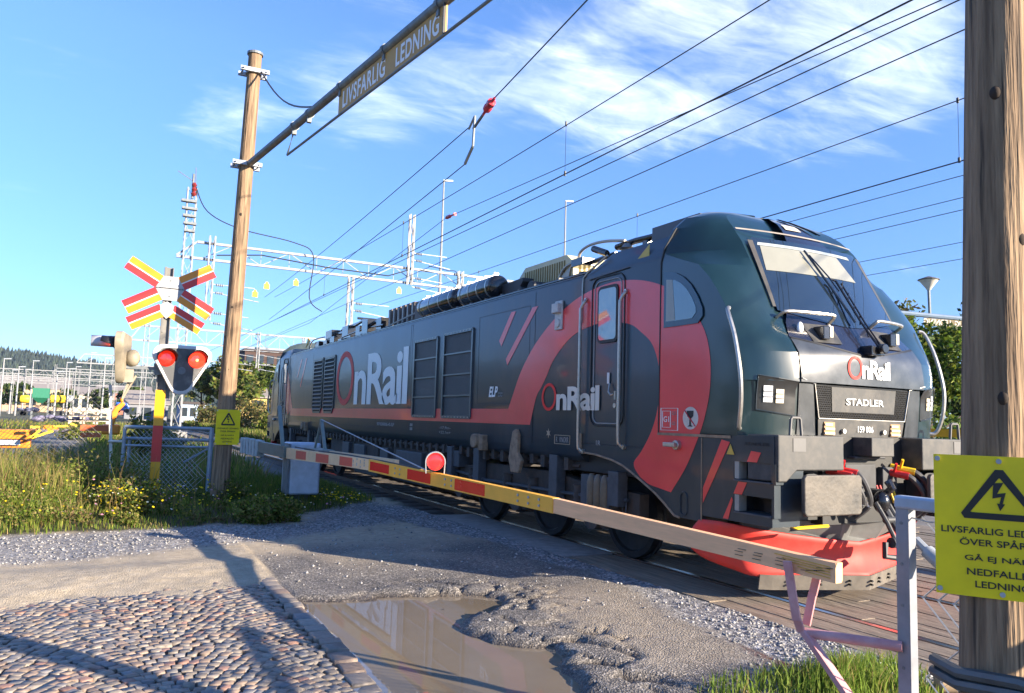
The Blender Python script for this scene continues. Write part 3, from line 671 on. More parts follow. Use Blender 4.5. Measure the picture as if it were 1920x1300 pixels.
        pts = [(x-s*.02, 5.53, 2.80), (x+s*.035, 5.49, 2.76), (x+s*.05, 5.38, 2.5), (x+s*.06, 5.30, 2.15), (x+s*.05, 5.30, 1.9), (x+s*.03, 5.34, 1.72), (x-s*.0, 5.38, 1.65), (x-s*.06, 5.42, 1.645)]
        q = MB(); q.tube([E(v) for v in spline(pts, 4)], .02, 8); q.build('corner_handrail', STEELB, c, True)
        # side window
        xs = XC+s*(HW+.004); wpts = [(6.49, 2.69), (5.96, 2.69), (5.885, 2.76), (5.89, 2.84), (5.96, 2.97), (6.06, 3.10), (6.18, 3.20), (6.30, 3.26), (6.49, 3.30)]
        fr = MB(); fr.prism([E((xs, y, z)) for y, z in wpts], E((xs+s*.014, 0, 0))-E((xs, 0, 0))); f = fr.build('side_window', mat('window_frame', (.015, .05, .085), rough=.3, coat=.4), c)
        gy, gz = 6.22, 2.93; gl = MB(); gl.prism([E((xs+s*.014, gy+(y-gy)*.78+.02, gz+(z-gz)*.76)) for y, z in wpts], E((xs+s*.004, 0, 0))-E((xs, 0, 0))); gp = gl.build('pane', GLASS, f)
        bl = MB(); bl.prism([E((xs+s*.0185, y, z)) for y, z in ((6.445, 2.755), (6.30, 2.755), (6.33, 3.04), (6.345, 3.19), (6.445, 3.205))], E((xs+s*.002, 0, 0))-E((xs, 0, 0))); bl.build('blind', BLIND, gp)
        # panel gap behind the cab front
        q = MB(); q.tube([E((XC+s*(HW+.001), 6.57, 1.57)), E((XC+s*(HW+.001), 6.56, 3.42)), E((XC+s*1.425, 6.53, 3.56)), E((XC+s*1.31, 6.47, 3.8))], .011, 5); q.build('panel_joint', RUBBER, c)
        # rain strip under the cab side
        q = MB(); q.prism([E((XC+s*HW, 6.58, 1.545)), E((XC+s*HW, 5.50, 1.545)), E((XC+s*HW, 5.50, 1.572)), E((XC+s*HW, 6.58, 1.572))], E((s*.012, 0, 0))-E((0, 0, 0))); q.build('sill_strip', LUG, c)
    # lens on the left of the mask and the wiper
    q = MB(); p = Pm(-.72, 2.64, .02); q.sphere(p, .05, 12, 8, (.8, .6, 1.3)); q.v = [E(v) for v in q.v]; q.build('marker_lamp', LAMPW, c, True)
    q = MB(); p = Pm(.05, 2.47, .03); q.box((p.x-.10, p.y-.10, 2.40), (p.x+.10, p.y+.06, 2.50)); q.cyl((p.x+.03, p.y-.10, 2.47), (p.x+.03, p.y-.16, 2.47), .05); q.v = [E(v) for v in q.v]; w = q.build('wiper', BLK, c, bevel=.01)
    q = MB(); q.tube([E(Pm(h, z, o)) for h, z, o in ((.06, 2.47, .14), (.06, 2.75, .12), (.03, 3.22, .08), (-.02, 3.24, .07))], .013, 6); q.tube([E(Pm(h, z, o)) for h, z, o in ((.11, 2.47, .14), (.12, 2.75, .12), (.10, 3.20, .08))], .010, 6)
    for k in range(5): z = 2.6+k*.13; q.tube([E(Pm(.055-.005*k, z, .10)), E(Pm(.115, z+.1, .10))], .006, 5)
    q.build('wiper_arm', BLK, w)
    q = MB(); q.tube([E(Pm(h, z, .055)) for h, z in ((-.20, 3.56), (-.11, 3.28), (-.02, 3.0), (.055, 2.76))], .012, 6); q.tube([E(Pm(h, z, .08)) for h, z in ((-.19, 3.5), (-.05, 3.25), (.0, 3.1))], .008, 6); q.build('wiper_blade', BLK, w)
    # cab section behind the dome
    pa = [(1.3, 1.40), (HW, 1.40), (HW, 3.44), (1.43, 3.50), (1.34, 3.62), (1.27, 3.745), (1.2, 3.765), (.6, 3.80)]; pb = [(1.3, 1.40), (HW, 1.40), (HW, 3.44), (1.43, 3.49), (1.40, 3.515), (1.36, 3.535), (1.3, 3.55), (.6, 3.6)]
    b = MB(); b.grid([[E(v) for v in section(y, p_)] for y, p_ in ((6.555, pa), (7.7, pa), (8.1, pb))], True); n = len(pa)*2; b.f += [tuple(range(n)), tuple(range(2*n, 3*n))]
    bs = b.build('cab_rear_shell', BODY, loco, True)
    # lower side with the wheel-arch cut
    for s in (-1, 1):
        x = XC+s*HW; arch = [(8.1, 1.29), (7.75, 1.275), (7.41, 1.23), (7.2, 1.18), (7.02, 1.11), (6.82, 1.02), (6.62, .93), (6.45, .83), (6.30, .73), (6.22, .72), (5.9, .72), (5.9, 1.54), (6.545, 1.54), (6.545, 1.397), (8.1, 1.397)]
        b = MB(); b.prism([E((x, y, z)) for y, z in arch], E((-s*.06, 0, 0))-E((0, 0, 0))); a = b.build('lower_side_panel', BODY, loco)
        b = MB(); b.tube([E((x+s*.004, y, z)) for y, z in arch[:10]], .013, 6); b.tube([E((x+s*.002, 5.9, .73)), E((x+s*.002, 5.9, 1.54))], .007, 5); b.build('arch_edge', LUG, a)
        b = MB(); ov = [(6.16+.05*math.cos(t), (.93 if math.sin(t) >= 0 else .80)+.05*math.sin(t)) for t in [2*math.pi*k/20 for k in range(20)]]; b.tube([E((x+s*.004, y, z)) for y, z in ov+ov[:1]], .012, 5); b.build('recess', BODY, a)
        b = MB(); b.cyl(E((x, 6.25, 1.45)), E((x+s*.05, 6.25, 1.45)), .05); b.box(E((x+s*.05, 6.22, 1.43)), E((x+s*.09, 6.40, 1.475))); b.build('filler_valve', STEELB, a, bevel=.006)
        # skirt bottom between arch and front, step block with two step wells
        b = MB(); d = s*.34
        def bx(y0, y1, z0, z1, xa=x, xb=None): b.box(tuple(map(min, E((xa, y0, z0)), E((xb if xb is not None else x-d, y1, z1)))), tuple(map(max, E((xa, y0, z0)), E((xb if xb is not None else x-d, y1, z1)))))
        bx(5.46, 5.89, .78, 1.58); bx(4.97, 5.46, 1.335, 1.58); bx(4.97, 5.46, 1.03, 1.155); bx(4.99, 5.46, .78, .86); bx(4.95, 5.0, 1.155, 1.335); bx(4.97, 5.0, .86, 1.03)
        sb = b.build('step_block', BODY, loco)
        b = MB(); bx2 = lambda y0, y1, z0, z1, xa, xb: b.box(tuple(map(min, E((xa, y0, z0)), E((xb, y1, z1)))), tuple(map(max, E((xa, y0, z0)), E((xb, y1, z1)))))
        bx2(5.0, 5.46, .86, 1.03, x-s*.25, x-s*.30); bx2(5.0, 5.46, 1.155, 1.335, x-s*.25, x-s*.30); b.each('step_well', RUBBER, sb)
        b = MB(); bx2(5.0, 5.455, .861, .875, x+s*.012, x-s*.25); bx2(5.0, 5.455, 1.156, 1.17, x+s*.012, x-s*.25); b.each('tread', UNDERB, sb)
        b = MB(); bx2(5.40, 5.456, .88, 1.03, x-s*.004, x-s*.10); bx2(5.40, 5.456, 1.175, 1.335, x-s*.004, x-s*.10); b.each('step_cheek', mat('pale_cheek', (.32, .31, .27), rough=.6), sb)
        # buffer beam block, mirror loop
        b = MB(); xa, xb = XC+s*1.43, XC+s*.58
        lo = [E((xx, 0, 0)).x for xx in (xa, xb)]
        b.prism([E((xa, 4.93, 1.595)), E((xb, 4.93, 1.595)), E((xb, 4.93, 1.28)), E((xb+s*.62, 4.93, 1.28)), E((xa-s*.10, 4.93, 1.18)), E((xa, 4.93, 1.18))], E((0, .37, 0))-E((0, 0, 0))); bb = b.build('buffer_beam', FRONTG, loco, bevel=.012)
        b = MB(); xm = XC+s*1.17; ring = [(-.07, 1.545), (-.075, 1.57), (-.06, 1.72), (-.045, 1.735), (.045, 1.735), (.06, 1.72), (.075, 1.57), (.07, 1.545)]
        b.tube([E((xm+a, 4.97, z+.02)) for a, z in ring], .014, 6); b.box(tuple(map(min, E((xm-.08, 4.925, 1.45)), E((xm+.08, 4.99, 1.57)))), tuple(map(max, E((xm-.08, 4.925, 1.45)), E((xm+.08, 4.99, 1.57))))); b.build('step_loop', mat('loop_grey', (.09, .09, .09), rough=.5), bb)
        # buffer
        xbuf = XC+s*.875; b = MB(); b.prism([E((xbuf+a, 4.80, 1.07+c_)) for a, c_ in [(-.375, -.15), (-.345, -.18), (.345, -.18), (.375, -.15), (.375, .15), (.345, .18), (-.345, .18), (-.375, .15)]], E((0, .045, 0))-E((0, 0, 0))); bu = b.build('buffer', BUFF, loco, bevel=.012)
        b = MB(); b.cyl(E((xbuf, 4.845, 1.07)), E((xbuf, 5.15, 1.07)), .13); b.cyl(E((xbuf, 5.05, 1.07)), E((xbuf, 5.4, 1.07)), .18); b.build('buffer_shank', GREYM, bu, True)
        b = MB(); b.box(tuple(map(min, E((xbuf-.35, 5.2, .8)), E((xbuf+.35, 5.3, 1.27)))), tuple(map(max, E((xbuf-.35, 5.2, .8)), E((xbuf+.35, 5.3, 1.27))))); b.build('buffer_plate', RUBBER, bu)
    # middle of the beam, coupler
    def ebox(b, a, c_): b.box(tuple(map(min, E(a), E(c_))), tuple(map(max, E(a), E(c_))))
    b = MB(); ebox(b, (XC-.6, 5.16, .75), (XC+.6, 5.3, 1.58)); b.build('head_stock', RUBBER, loco)
    b = MB(); ebox(b, (XC-.16, 4.95, 1.41), (XC+.17, 5.2, 1.59)); b.build('coupler_cover', FRONTG, loco, bevel=.008)
    b = MB(); ebox(b, (XC-.24, 5.08, 1.38), (XC+.22, 5.2, 1.405)); ebox(b, (XC-.35, 5.10, 1.02), (XC+.1, 5.18, 1.33)); ebox(b, (XC+.2, 5.1, 1.05), (XC+.42, 5.18, 1.3)); b.each('socket_box', GREYM, loco, bevel=.01)
    b = MB(); b.tube([E(p) for p in ((XC, 5.2, 1.06), (XC, 4.92, 1.06), (XC, 4.86, 1.12), (XC, 4.90, 1.18))], .04, 8); b.sphere(E((XC-.06, 4.93, .98)), .10, 12, 8, (.8, .8, 1.1)); cp = b.build('coupling', BLK, loco, True)
    b = MB()
    for dx in (-.085, .085): b.tube([E((XC+dx-.06, 4.93, .98)), E((XC+dx-.02, 4.84, .80)), E((XC+dx+.04, 4.79, .62))], .022, 8)
    b.cyl(E((XC-.12, 4.79, .62)), E((XC+.20, 4.79, .62)), .05); b.cyl(E((XC-.10, 4.86, .82)), E((XC+.12, 4.86, .82)), .035); b.tube([E((XC-.05, 4.93, .96)), E((XC+.06, 4.76, .60)), E((XC+.02, 4.74, .50))], .035, 8)
    b.tube([E((XC-.16, 4.82, .62)), E((XC-.2, 4.8, .50)), E((XC+.02, 4.76, .47)), E((XC+.14, 4.8, .53))], .03, 8); b.build('coupling_link', GREYM, cp, True)
    for x0, z0, x1, colr, dz in ((-.42, 1.27, -.30, 'red', .45), (-.50, 1.25, -.40, 'red', .40), (.34, 1.24, .52, 'red', .46), (.44, 1.28, .62, 'yellow', .5)):
        b = MB(); b.tube([E(v) for v in spline([(XC+x0, 5.1, z0), (XC+x0+.06, 4.96, z0-.02), (XC+x1, 4.9, z0-.16), (XC+x1+.07, 4.93, z0-dz*.7), (XC+x1+.02, 5.06, z0-dz)], 4)], .026, 8); h = b.build('brake_hose', mat('hose_rubber', (.05, .05, .052), rough=.55, var=.2), loco, True)
        b = MB(); b.tube([E((XC+x0-.04, 5.16, z0+.02)), E((XC+x0, 5.08, z0)), E((XC+x0+.06, 4.96, z0-.02))], .036, 8); b.tube([E((XC+x0-.02, 5.06, z0+.02)), E((XC+x0-.07, 5.0, z0+.1))], .014, 6); b.build('hose_cock', mat('cock_'+colr, (.5, .02, .02) if colr == 'red' else (.75, .5, .02), rough=.4, var=.15), h, True)
        b = MB(); b.cyl(E((XC+x1+.068, 4.925, z0-dz*.62)), E((XC+x1+.07, 4.94, z0-dz*.72)), .029); b.build('hose_clip', WHT, h)
    b = MB()
    for x0, c_ in ((.12, 0), (.17, 0)): b.tube([E((XC+x0, 5.12, 1.12)), E((XC+x0+.01, 5.06, .95))], .012, 6)
    b.each('cock_handle', MATS['cock_red'], loco)
    b = MB()
    for x0 in (.3, .35): b.tube([E((XC+x0, 5.12, 1.12)), E((XC+x0+.01, 5.06, .95))], .012, 6)
    b.tube([E((XC-1.2, 5.06, .80)), E((XC-1.1, 5.02, .76)), E((XC-.72, 5.0, .77))], .016, 6); b.each('cock_handle', MATS['cock_yellow'], loco)
    # apron plate above the plough, the plough itself
    b = MB(); b.prism([E(v) for v in ((XC-1.25, 5.55, .80), (XC-.3, 5.14, .76), (XC+.3, 5.14, .76), (XC+1.25, 5.55, .80), (XC+1.2, 5.6, .6), (XC+.25, 5.24, .56), (XC-.25, 5.24, .56), (XC-1.2, 5.6, .6))], E((0, .03, 0))-E((0, 0, 0))); b.build('apron_plate', mat('apron', (.13, .135, .135), rough=.5, var=.25, scale=5), loco)
    top = spline([(-1.43, 5.93, .74), (-1.415, 5.70, .75), (-1.35, 5.52, .735), (-1.1, 5.40, .69), (-.5, 5.27, .61), (0, 5.22, .56)], 4)
    bot = spline([(-1.43, 6.05, .44), (-1.38, 5.90, .36), (-1.2, 5.68, .28), (-1.06, 5.52, .24), (-.5, 5.30, .238), (0, 5.12, .235)], 4)
    L_ = [list(top), list(bot)]
    rows = []
    for i in range(9):
        t = i/8; r = []
        for p, q in zip(top, bot):
            v = p.lerp(q, t); v = v+Vector((v.x*.03, .13, 0))*math.sin(math.pi*t)*.45; r.append(v)
        r = r+[Vector((-v.x, v.y, v.z)) for v in r[-2::-1]]; rows.append([E((XC+v.x, v.y, v.z)) for v in r])
    b = MB(); b.grid(rows); pl = b.build('snow_plough', PLOW, loco, True)
    sm = pl.modifiers.new('thick', 'SOLIDIFY'); sm.thickness = .018; sm.offset = 0
    b = MB(); r0 = [E((XC+v.x, v.y-.012, v.z+.02)) for v in list(bot)[12:]+[Vector((-v.x, v.y, v.z)) for v in list(bot)[-2:11:-1]]]; b.grid([r0, [Vector((v.x, v.y+(.02 if v.y < YC else -.02), v.z-.14)) for v in r0]]); e = b.build('plough_edge', mat('plough_edge', (.13, .115, .095), rough=.8, var=.3, scale=9), pl)
    sm = e.modifiers.new('thick', 'SOLIDIFY'); sm.thickness = .02; sm.offset = 0
    b = MB()
    for i in range(2, len(r0)-2, 2):
        for dz in (-.05, -.085): b.cyl(r0[i]+Vector((0, 0, dz)), r0[i]+E((0, -.03, dz))-E((0, 0, 0)), .011, n=6)
    b.each('bolt', RUBBER, e)
    text('engine_number', '159 006', WHT, FRONT if E is ENDS[0] else FRONT@Matrix.Rotation(math.pi, 4, 'Y'), E((XC+.03, interp(PZ, 1.665)-.017, 1.668)), w=.23, h=.062, off=.012, parent=c, align='C')
    text('maker_name', 'STADLER', mat('silver_letter', (.6, .6, .58), rough=.3, metal=.4, var=.05), FRONT if E is ENDS[0] else FRONT@Matrix.Rotation(math.pi, 4, 'Y'), E((XC, interp(PZ, 1.93)-.022, 1.935)), w=.56, h=.068, off=.018, parent=c, align='C')
    return c
cabs = [cab(E, i) for i, E in enumerate(ENDS)]
# ---- front logo
def ellipse_ring(cy, cz, ry, rz, ty, tz, n=48, slant=0):
    return [(cy+ry*math.cos(2*math.pi*k/n), cz+rz*math.sin(2*math.pi*k/n)) for k in range(n)], [(cy+(ry-ty)*math.cos(2*math.pi*k/n), cz+(rz-tz)*math.sin(2*math.pi*k/n)) for k in range(n)]
def ringmesh(name, f3, o, i, off, m, parent):
    b = MB(); n = len(o); A = [f3(*p) for p in o]; B = [f3(*p) for p in i]; b.grid([A, B], True); b.v = b.v+[]
    ob = b.build(name, m, parent); return ob
o_, i_ = ellipse_ring(-.20, 2.27, .105, .115, .026, .026)
ringmesh('logo_ring', lambda a, z: Vector((XC+a, interp(PZ, z)-.016, z)), o_, i_, 0, mat('logo_red', (.78, .04, .03), rough=.5, var=.04, spec=.25), cabs[0])
text('logo_letters', 'nRail', WHT, FRONT, (XC-.10, interp(PZ, 2.25)-.017, 2.165), w=.42, h=.19, off=.03, parent=cabs[0], spacing=.9)
# ---- livery on the side facing the road
XS = XC-HW
def side_poly(name, pts, m, off=.003, parent=loco, th=.002):
    b = MB(); b.prism([(XS-off, y, z) for y, z in pts], (-th, 0, 0)); return b.build(name, m, parent)
def strip_poly(name, A, B, m, off=.003, parent=loco):
    """band between two outlines with the same number of points"""
    b = MB(); b.grid([[(XS-off, y, z) for y, z in A], [(XS-off, y, z) for y, z in B]]); return b.build(name, m, parent)
def rs(pts, n):
    P = [Vector((p[0], p[1], 0)) for p in pts]; P = spline(P, 6); L_ = [0]
    for a, c_ in zip(P[:-1], P[1:]): L_.append(L_[-1]+(c_-a).length)
    out = []
    for k in range(n):
        t = L_[-1]*k/(n-1); j = max(1, next((q for q in range(len(L_)) if L_[q] >= t), len(L_)-1)); f = (t-L_[j-1])/max(1e-9, L_[j]-L_[j-1]); v = P[j-1].lerp(P[j], f); out.append((v.x, v.y))
    return out
outer = [(10.03, 1.82), (9.88, 2.05), (9.70, 2.32), (9.45, 2.58), (9.15, 2.81), (8.7, 3.06), (8.19, 3.24), (7.6, 3.325), (7.07, 3.30), (6.59, 3.18), (6.2, 2.98), (5.9, 2.66), (5.79, 2.36), (5.785, 2.03), (5.86, 1.74), (5.97, 1.50), (6.14, 1.22), (6.36, .96)]
inner = [(9.37, 1.60), (9.22, 1.97), (9.1, 2.1), (8.96, 2.25), (8.8, 2.45), (8.56, 2.63), (8.33, 2.75), (8.08, 2.82), (7.63, 2.86), (7.14, 2.80), (6.88, 2.67), (6.69, 2.52), (6.58, 2.28), (6.56, 2.05), (6.60, 1.80), (6.70, 1.57), (6.86, 1.36), (7.0, 1.20), (6.80, 1.02)]
def ring_clip():
    A = rs(outer, 120); B = rs(inner, 120); b = MB(); arch = [(8.1, 1.29), (7.41, 1.245), (7.02, 1.125), (6.62, .95), (6.30, .75)]
    def amin(y):
        ya = [p[0] for p in arch][::-1]; za = [p[1] for p in arch][::-1]; return float(np.interp(y, ya, za))
    vs = []
    for (y0, z0), (y1, z1) in zip(A, B):
        row = []
        for k in range(9):
            t = k/8; y = y0+(y1-y0)*t; z = z0+(z1-z0)*t
            if y < 8.1: z = max(z, amin(y)+.012)
            row.append((XS-.0035, y, z))
        vs.append(row)
    b.grid(vs); return b.build('livery_ring', RED, loco)
ring_clip()
side_poly('livery_band', [(24.6, 1.60), (24.6, 1.82), (10.03, 1.82), (9.37, 1.60)], RED, .003)
side_poly('livery_stripe', [(9.88, 3.25), (10.02, 3.25), (10.39, 2.85), (10.31, 2.76)], RED); side_poly('livery_stripe', [(9.23, 3.25), (9.38, 3.25), (10.15, 2.56), (10.10, 2.46)], RED)
side_poly('livery_stripe', [(5.62, 1.53), (5.51, 1.51), (5.875, .905), (5.875, 1.05)], RED)
side_poly('livery_stripe', [(5.24, 1.44), (5.12, 1.43), (5.17, 1.34), (5.29, 1.34)], RED); side_poly('livery_stripe', [(5.40, 1.15), (5.29, 1.15), (5.355, 1.035), (5.46, 1.035)], RED); side_poly('livery_stripe', [(5.485, 1.0), (5.47, .97), (5.53, .79), (5.60, .79)], RED)
# rear end: the same ring, only its curve
Ar = [(2*YC-y, z) for y, z in outer]; Br = [(2*YC-y, z) for y, z in inner]
side_poly('livery_ring_rear', rs([(24.35, 1.82), (24.6, 2.1), (24.95, 2.6), (25.25, 2.95), (25.5, 3.18)], 20)+rs([(25.9, 3.1), (25.75, 2.7), (25.45, 2.2), (25.25, 1.82), (25.0, 1.62)], 20), RED, .004)
side_poly('livery_stripe', [(22.9, 3.3), (22.75, 3.3), (23.4, 2.45), (23.5, 2.5)], RED); side_poly('livery_stripe', [(23.5, 3.3), (23.35, 3.3), (23.85, 2.75), (23.95, 2.78)], RED)
# lettering
o_, i_ = ellipse_ring(18.69, 2.565, .75, .665, .19, .14); ringmesh('logo_ring', lambda a, z: Vector((XS-.006, a, z)), o_, i_, 0, MATS['logo_red'], loco)
text('logo_letters', 'nRail', mat('letter_bright', (.8, .8, .79), rough=.35, var=.04), SIDE, (XS-.005, 17.86, 1.90), w=3.58, h=1.15, off=.022, parent=loco, spacing=.88)
o_, i_ = ellipse_ring(8.87, 1.98, .19, .185, .05, .04); ringmesh('logo_ring', lambda a, z: Vector((XS-.008, a, z)), o_, i_, 0, MATS['logo_red'], loco)
text('logo_letters', 'nRail', mat('letter_cream', (.66, .63, .55), rough=.4, var=.05), SIDE, (XS-.016, 8.66, 1.80), w=.985, h=.305, off=.03, parent=loco, spacing=.9)
text('owner_initials', 'ELP', mat('letter_bright', (0, 0, 0)), SIDE, (XS-.005, 10.68, 2.0), w=.30, h=.16, off=.03, parent=loco, shear=.25)
text('small_print', 'European\nLoc Pool', FAINT, SIDE, (XS-.005, 10.36, 2.0), w=.14, h=.075, parent=loco)
text('door_number', '1', WHT, SIDE, (XS-.016, 7.52, 2.12), h=.13, w=.045, off=.01, parent=loco)
text('side_lettering', '1R', FAINT, SIDE, (XS-.005, 7.74, 1.385), h=.06, w=.09, off=.01, parent=loco)
text('side_lettering', '90742000006-4S-ELP', FAINT, SIDE, (XS-.005, 16.05, 1.46), h=.07, w=1.1, off=.01, parent=loco)
[text('side_lettering', '88', FAINT, SIDE, (XS-.005, 14.05, z_), h=.055, w=.14, off=.02, parent=loco) for z_ in (1.41, 1.485)]
[text('side_lettering', s_, FAINT, SIDE, (XS-.005, 12.6, z_), h=.055, w=.5, parent=loco) for s_, z_ in (('+22,1m+', 1.38), ('-17,9m-', 1.46))]
text('side_lettering', 'R   KNORR', FAINT, SIDE, (XS-.005, 8.66, 1.39), h=.07, w=.3, parent=loco)
b = MB(); [b.bar((XS-.004, y0, z0), (XS-.004, y1, z1), .008) for y0, z0, y1, z1 in ((8.70, 1.37, 8.33, 1.37), (8.33, 1.37, 8.33, 1.48), (8.33, 1.48, 8.70, 1.48), (8.70, 1.48, 8.70, 1.37))]
b.build('data_frame', mat('mark_tan', (.36, .29, .2), rough=.5), loco); b = MB(); b.prism([(XS-.004, 8.86+(.065 if k % 2 else .025)*math.cos(k*math.pi/6), 1.5+(.065 if k % 2 else .025)*math.sin(k*math.pi/6)) for k in range(12)], (-.002, 0, 0)); b.build('star_mark', MATS['mark_tan'], loco)
# G1 box and no-glass roundel
b = MB(); q = [(6.53, 1.60), (6.26, 1.60), (6.26, 1.83), (6.53, 1.83)]; [b.bar((XS-.006, *q[k]), (XS-.006, *q[(k+1) % 4]), .012, .004) for k in range(4)]; q = [(6.505, 1.63), (6.375, 1.63), (6.375, 1.80), (6.505, 1.80)]; [b.bar((XS-.006, *q[k]), (XS-.006, *q[(k+1) % 4]), .010, .004) for k in range(4)]; g1 = b.build('notice_mark', WHT, loco)
text('notice_text', 'G1', WHT, SIDE, (XS-.007, 6.485, 1.685), h=.06, w=.09, off=.01, parent=g1); text('notice_text', 'G1', FAINT, SIDE, (XS-.007, 6.35, 1.76), h=.035, w=.055, parent=g1); text('notice_text', 'G2', FAINT, SIDE, (XS-.007, 6.35, 1.655), h=.035, w=.055, parent=g1)
b = MB(); b.cyl((XS-.004, 6.065, 1.73), (XS-.007, 6.065, 1.73), .115, n=28); rd = b.build('roundel', mat('roundel', (.6, .56, .5), rough=.5), loco)
b = MB(); b.prism([(XS-.009, 6.065+a, 1.73+c_) for a, c_ in ((.05, .075), (-.05, .075), (-.045, .02), (-.012, -.005), (-.012, -.07), (-.04, -.085), (.04, -.085), (.012, -.07), (.012, -.005), (.045, .02))], (-.002, 0, 0)); b.build('glass_pictogram', RUBBER, rd)
b = MB(); b.bar((XS-.013, 6.145, 1.81), (XS-.013, 5.985, 1.65), .02, .003); b.build('strike_bar', RED, rd)
# warning triangles
def tri(c, w, h, parent, up=None):
    y, z = c; b = MB(); b.prism([(XS-.006, y+w/2, z), (XS-.006, y-w/2, z), (XS-.006, y, z+h)], (-.002, 0, 0)); return b.build('warning_triangle', mat('mark_yellow', (.6, .4, .06), rough=.5), parent)
tri((5.50, 1.395), .10, .10, loco); 
b = MB(); b.prism([(XS+.045, 7.05, 3.535), (XS+.045, 6.83, 3.535), (XS+.105, 6.9, 3.70)], (-.004, 0, .003)); b.build('warning_triangle', MATS['mark_yellow'], loco)
text('side_lettering', 'STADLER', RUBBER, SIDE, (XS-.004, 5.32, 1.49), w=.3, h=.03, off=.01, parent=loco)
# ---- door
def rrect(y0, y1, z0, z1, r, n=5):
    out = []
    for cy, cz, a0 in ((y1-r, z1-r, 0), (y0+r, z1-r, 90), (y0+r, z0+r, 180), (y1-r, z0+r, 270)):
        for k in range(n+1): a = R(a0+90*k/n); out.append((cy+r*math.cos(a), cz+r*math.sin(a)))
    return out
def door(s, E):
    f = lambda y, z, o: E((XC+s*(HW+o), y, z))
    b = MB(); b.tube([f(y, z, .006) for y, z in rrect(7.21, 7.88, 1.62, 3.42, .13)+[rrect(7.21, 7.88, 1.62, 3.42, .13)[0]]], .010, 5); d = b.build('door', RUBBER, loco)
    b = MB(); b.tube([f(y, z, .006) for y, z in rrect(7.27, 7.82, 1.65, 3.37, .10)+[rrect(7.27, 7.82, 1.65, 3.37, .10)[0]]], .008, 5)
    b.build('door_seal', mat('seal_pale', (.25, .27, .28), rough=.4), d)
    b = MB(); P = rrect(7.33, 7.745, 2.61, 3.30, .07); b.prism([f(y, z, .003) for y, z in P], f(0, 0, .018)-f(0, 0, .003)); w = b.build('door_window', RUBBER, d)
    b = MB(); P = rrect(7.36, 7.715, 2.645, 3.265, .05); b.prism([f(y, z, .018) for y, z in P], f(0, 0, .023)-f(0, 0, .018)); b.build('pane', mat('door_glass', (.30, .36, .33), rough=.05, col2=(.14, .24, .3), scale=3, coat=1., crough=.02), w)
    b = MB(); b.tube([f(7.46, 2.12, .02), f(7.44, 2.02, .05), f(7.38, 1.98, .06), f(7.36, 1.99, .04)], .013, 6); b.tube([f(7.345, 1.93, .02), f(7.345, 2.03, .02)], .02, 6); b.cyl(f(7.35, 1.86, 0), f(7.35, 1.86, .03), .03); b.build('door_handle', STEELB, d, True)
    b = MB(); b.tube([f(7.12, 3.5-.045, .008), f(7.95, 3.5-.075, .008)], .006, 5); b.build('rain_gutter', RUBBER, d)
    for y, z0, z1, k in ((8.01, 1.30, 3.18, 0), (7.21-.03, 1.39, 3.18, 1)):
        b = MB(); b.tube([f(v.y, v.z, v.x) for v in spline([(.02, y, z1), (.04, y, z1-.03), (.06, y+.035, z1-.10), (.065, y+.04, z1-.2), (.065, y+.04, z1-1.0), (.065, y+.04, z0+.12), (.05, y+.03, z0+.03), (.02, y+.02, z0)], 4)], .02, 8); b.build('door_handrail', STEELB, d, True)
        b = MB(); [b.cyl(f(y, z, 0), f(y, z, .03), .028, n=10) for z in (z1, z0)]; b.each('rail_foot', STEELB, d)
    b = MB(); P = [(8.1, 3.02), (8.1, 3.47)]; b.tube([f(8.10, 2.9, .008), f(8.10, 3.40, .008), f(8.095, 3.48, .0), f(8.0, 3.56, -.03), f(7.75, 3.72, -.12)], .014, 6); b.build('drain_pipe', STEELB, d, True)
    b = MB(); b.prism([f(y, z, .002) for y, z in ((8.05, 1.30), (8.12, 1.30), (8.12, 1.52), (8.05, 1.52))], f(0, 0, .014)-f(0, 0, .002)); b.build('door_foot_plate', LUG, d)
for E in ENDS:
    for s in (-1, 1): door(s, E)
# ---- side equipment
b = MB(); b.box((XS-.03, 8.56, 2.86), (XS, 8.74, 3.25)); b.box((XS-.09, 8.57, 3.08), (XS-.02, 8.73, 3.21)); b.cyl((XS-.05, 8.65, 2.95), (XS-.02, 8.65, 2.95), .06); b.build('outside_lamp', mat('lamp_housing', (.5, .5, .48), rough=.4, var=.15, scale=30), loco, bevel=.012)
def vent(y0, y1, z0, z1):
    b = MB(); q = [(y1, z0), (y0, z0), (y0, z1), (y1, z1)]
    for k in range(4): b.bar((XS-.012, *q[k]), (XS-.012, *q[(k+1) % 4]), .05, .03, up=(1, 0, 0))
    for t in (.25, .5, .75): b.bar((XS-.012, y0, z0+(z1-z0)*t), (XS-.012, y1, z0+(z1-z0)*t), .025, .022, up=(1, 0, 0))
    v = b.build('vent_grille', mat('vent_frame', (.055, .075, .09), rough=.35, var=.15, coat=.3), loco)
    b = MB(); b.prism([(XS-.004, *p) for p in q], (-.002, 0, 0)); b.build('vent_screen', mat('vent_screen', (.006, .008, .010), rough=.42, var=.35, scale=5, bump=.4, bscale=160), v)
    b = MB(); nb = 9
    for k in range(nb):
        t = (k+.5)/nb
        for z in (z0, z1): b.cyl((XS-.025, y0+(y1-y0)*t, z), (XS-.034, y0+(y1-y0)*t, z), .010, n=6)
    b.build('frame_bolts', STEELB, v)
vent(12.80, 13.93, 1.68, 3.10); vent(11.32, 12.49, 1.68, 3.12)
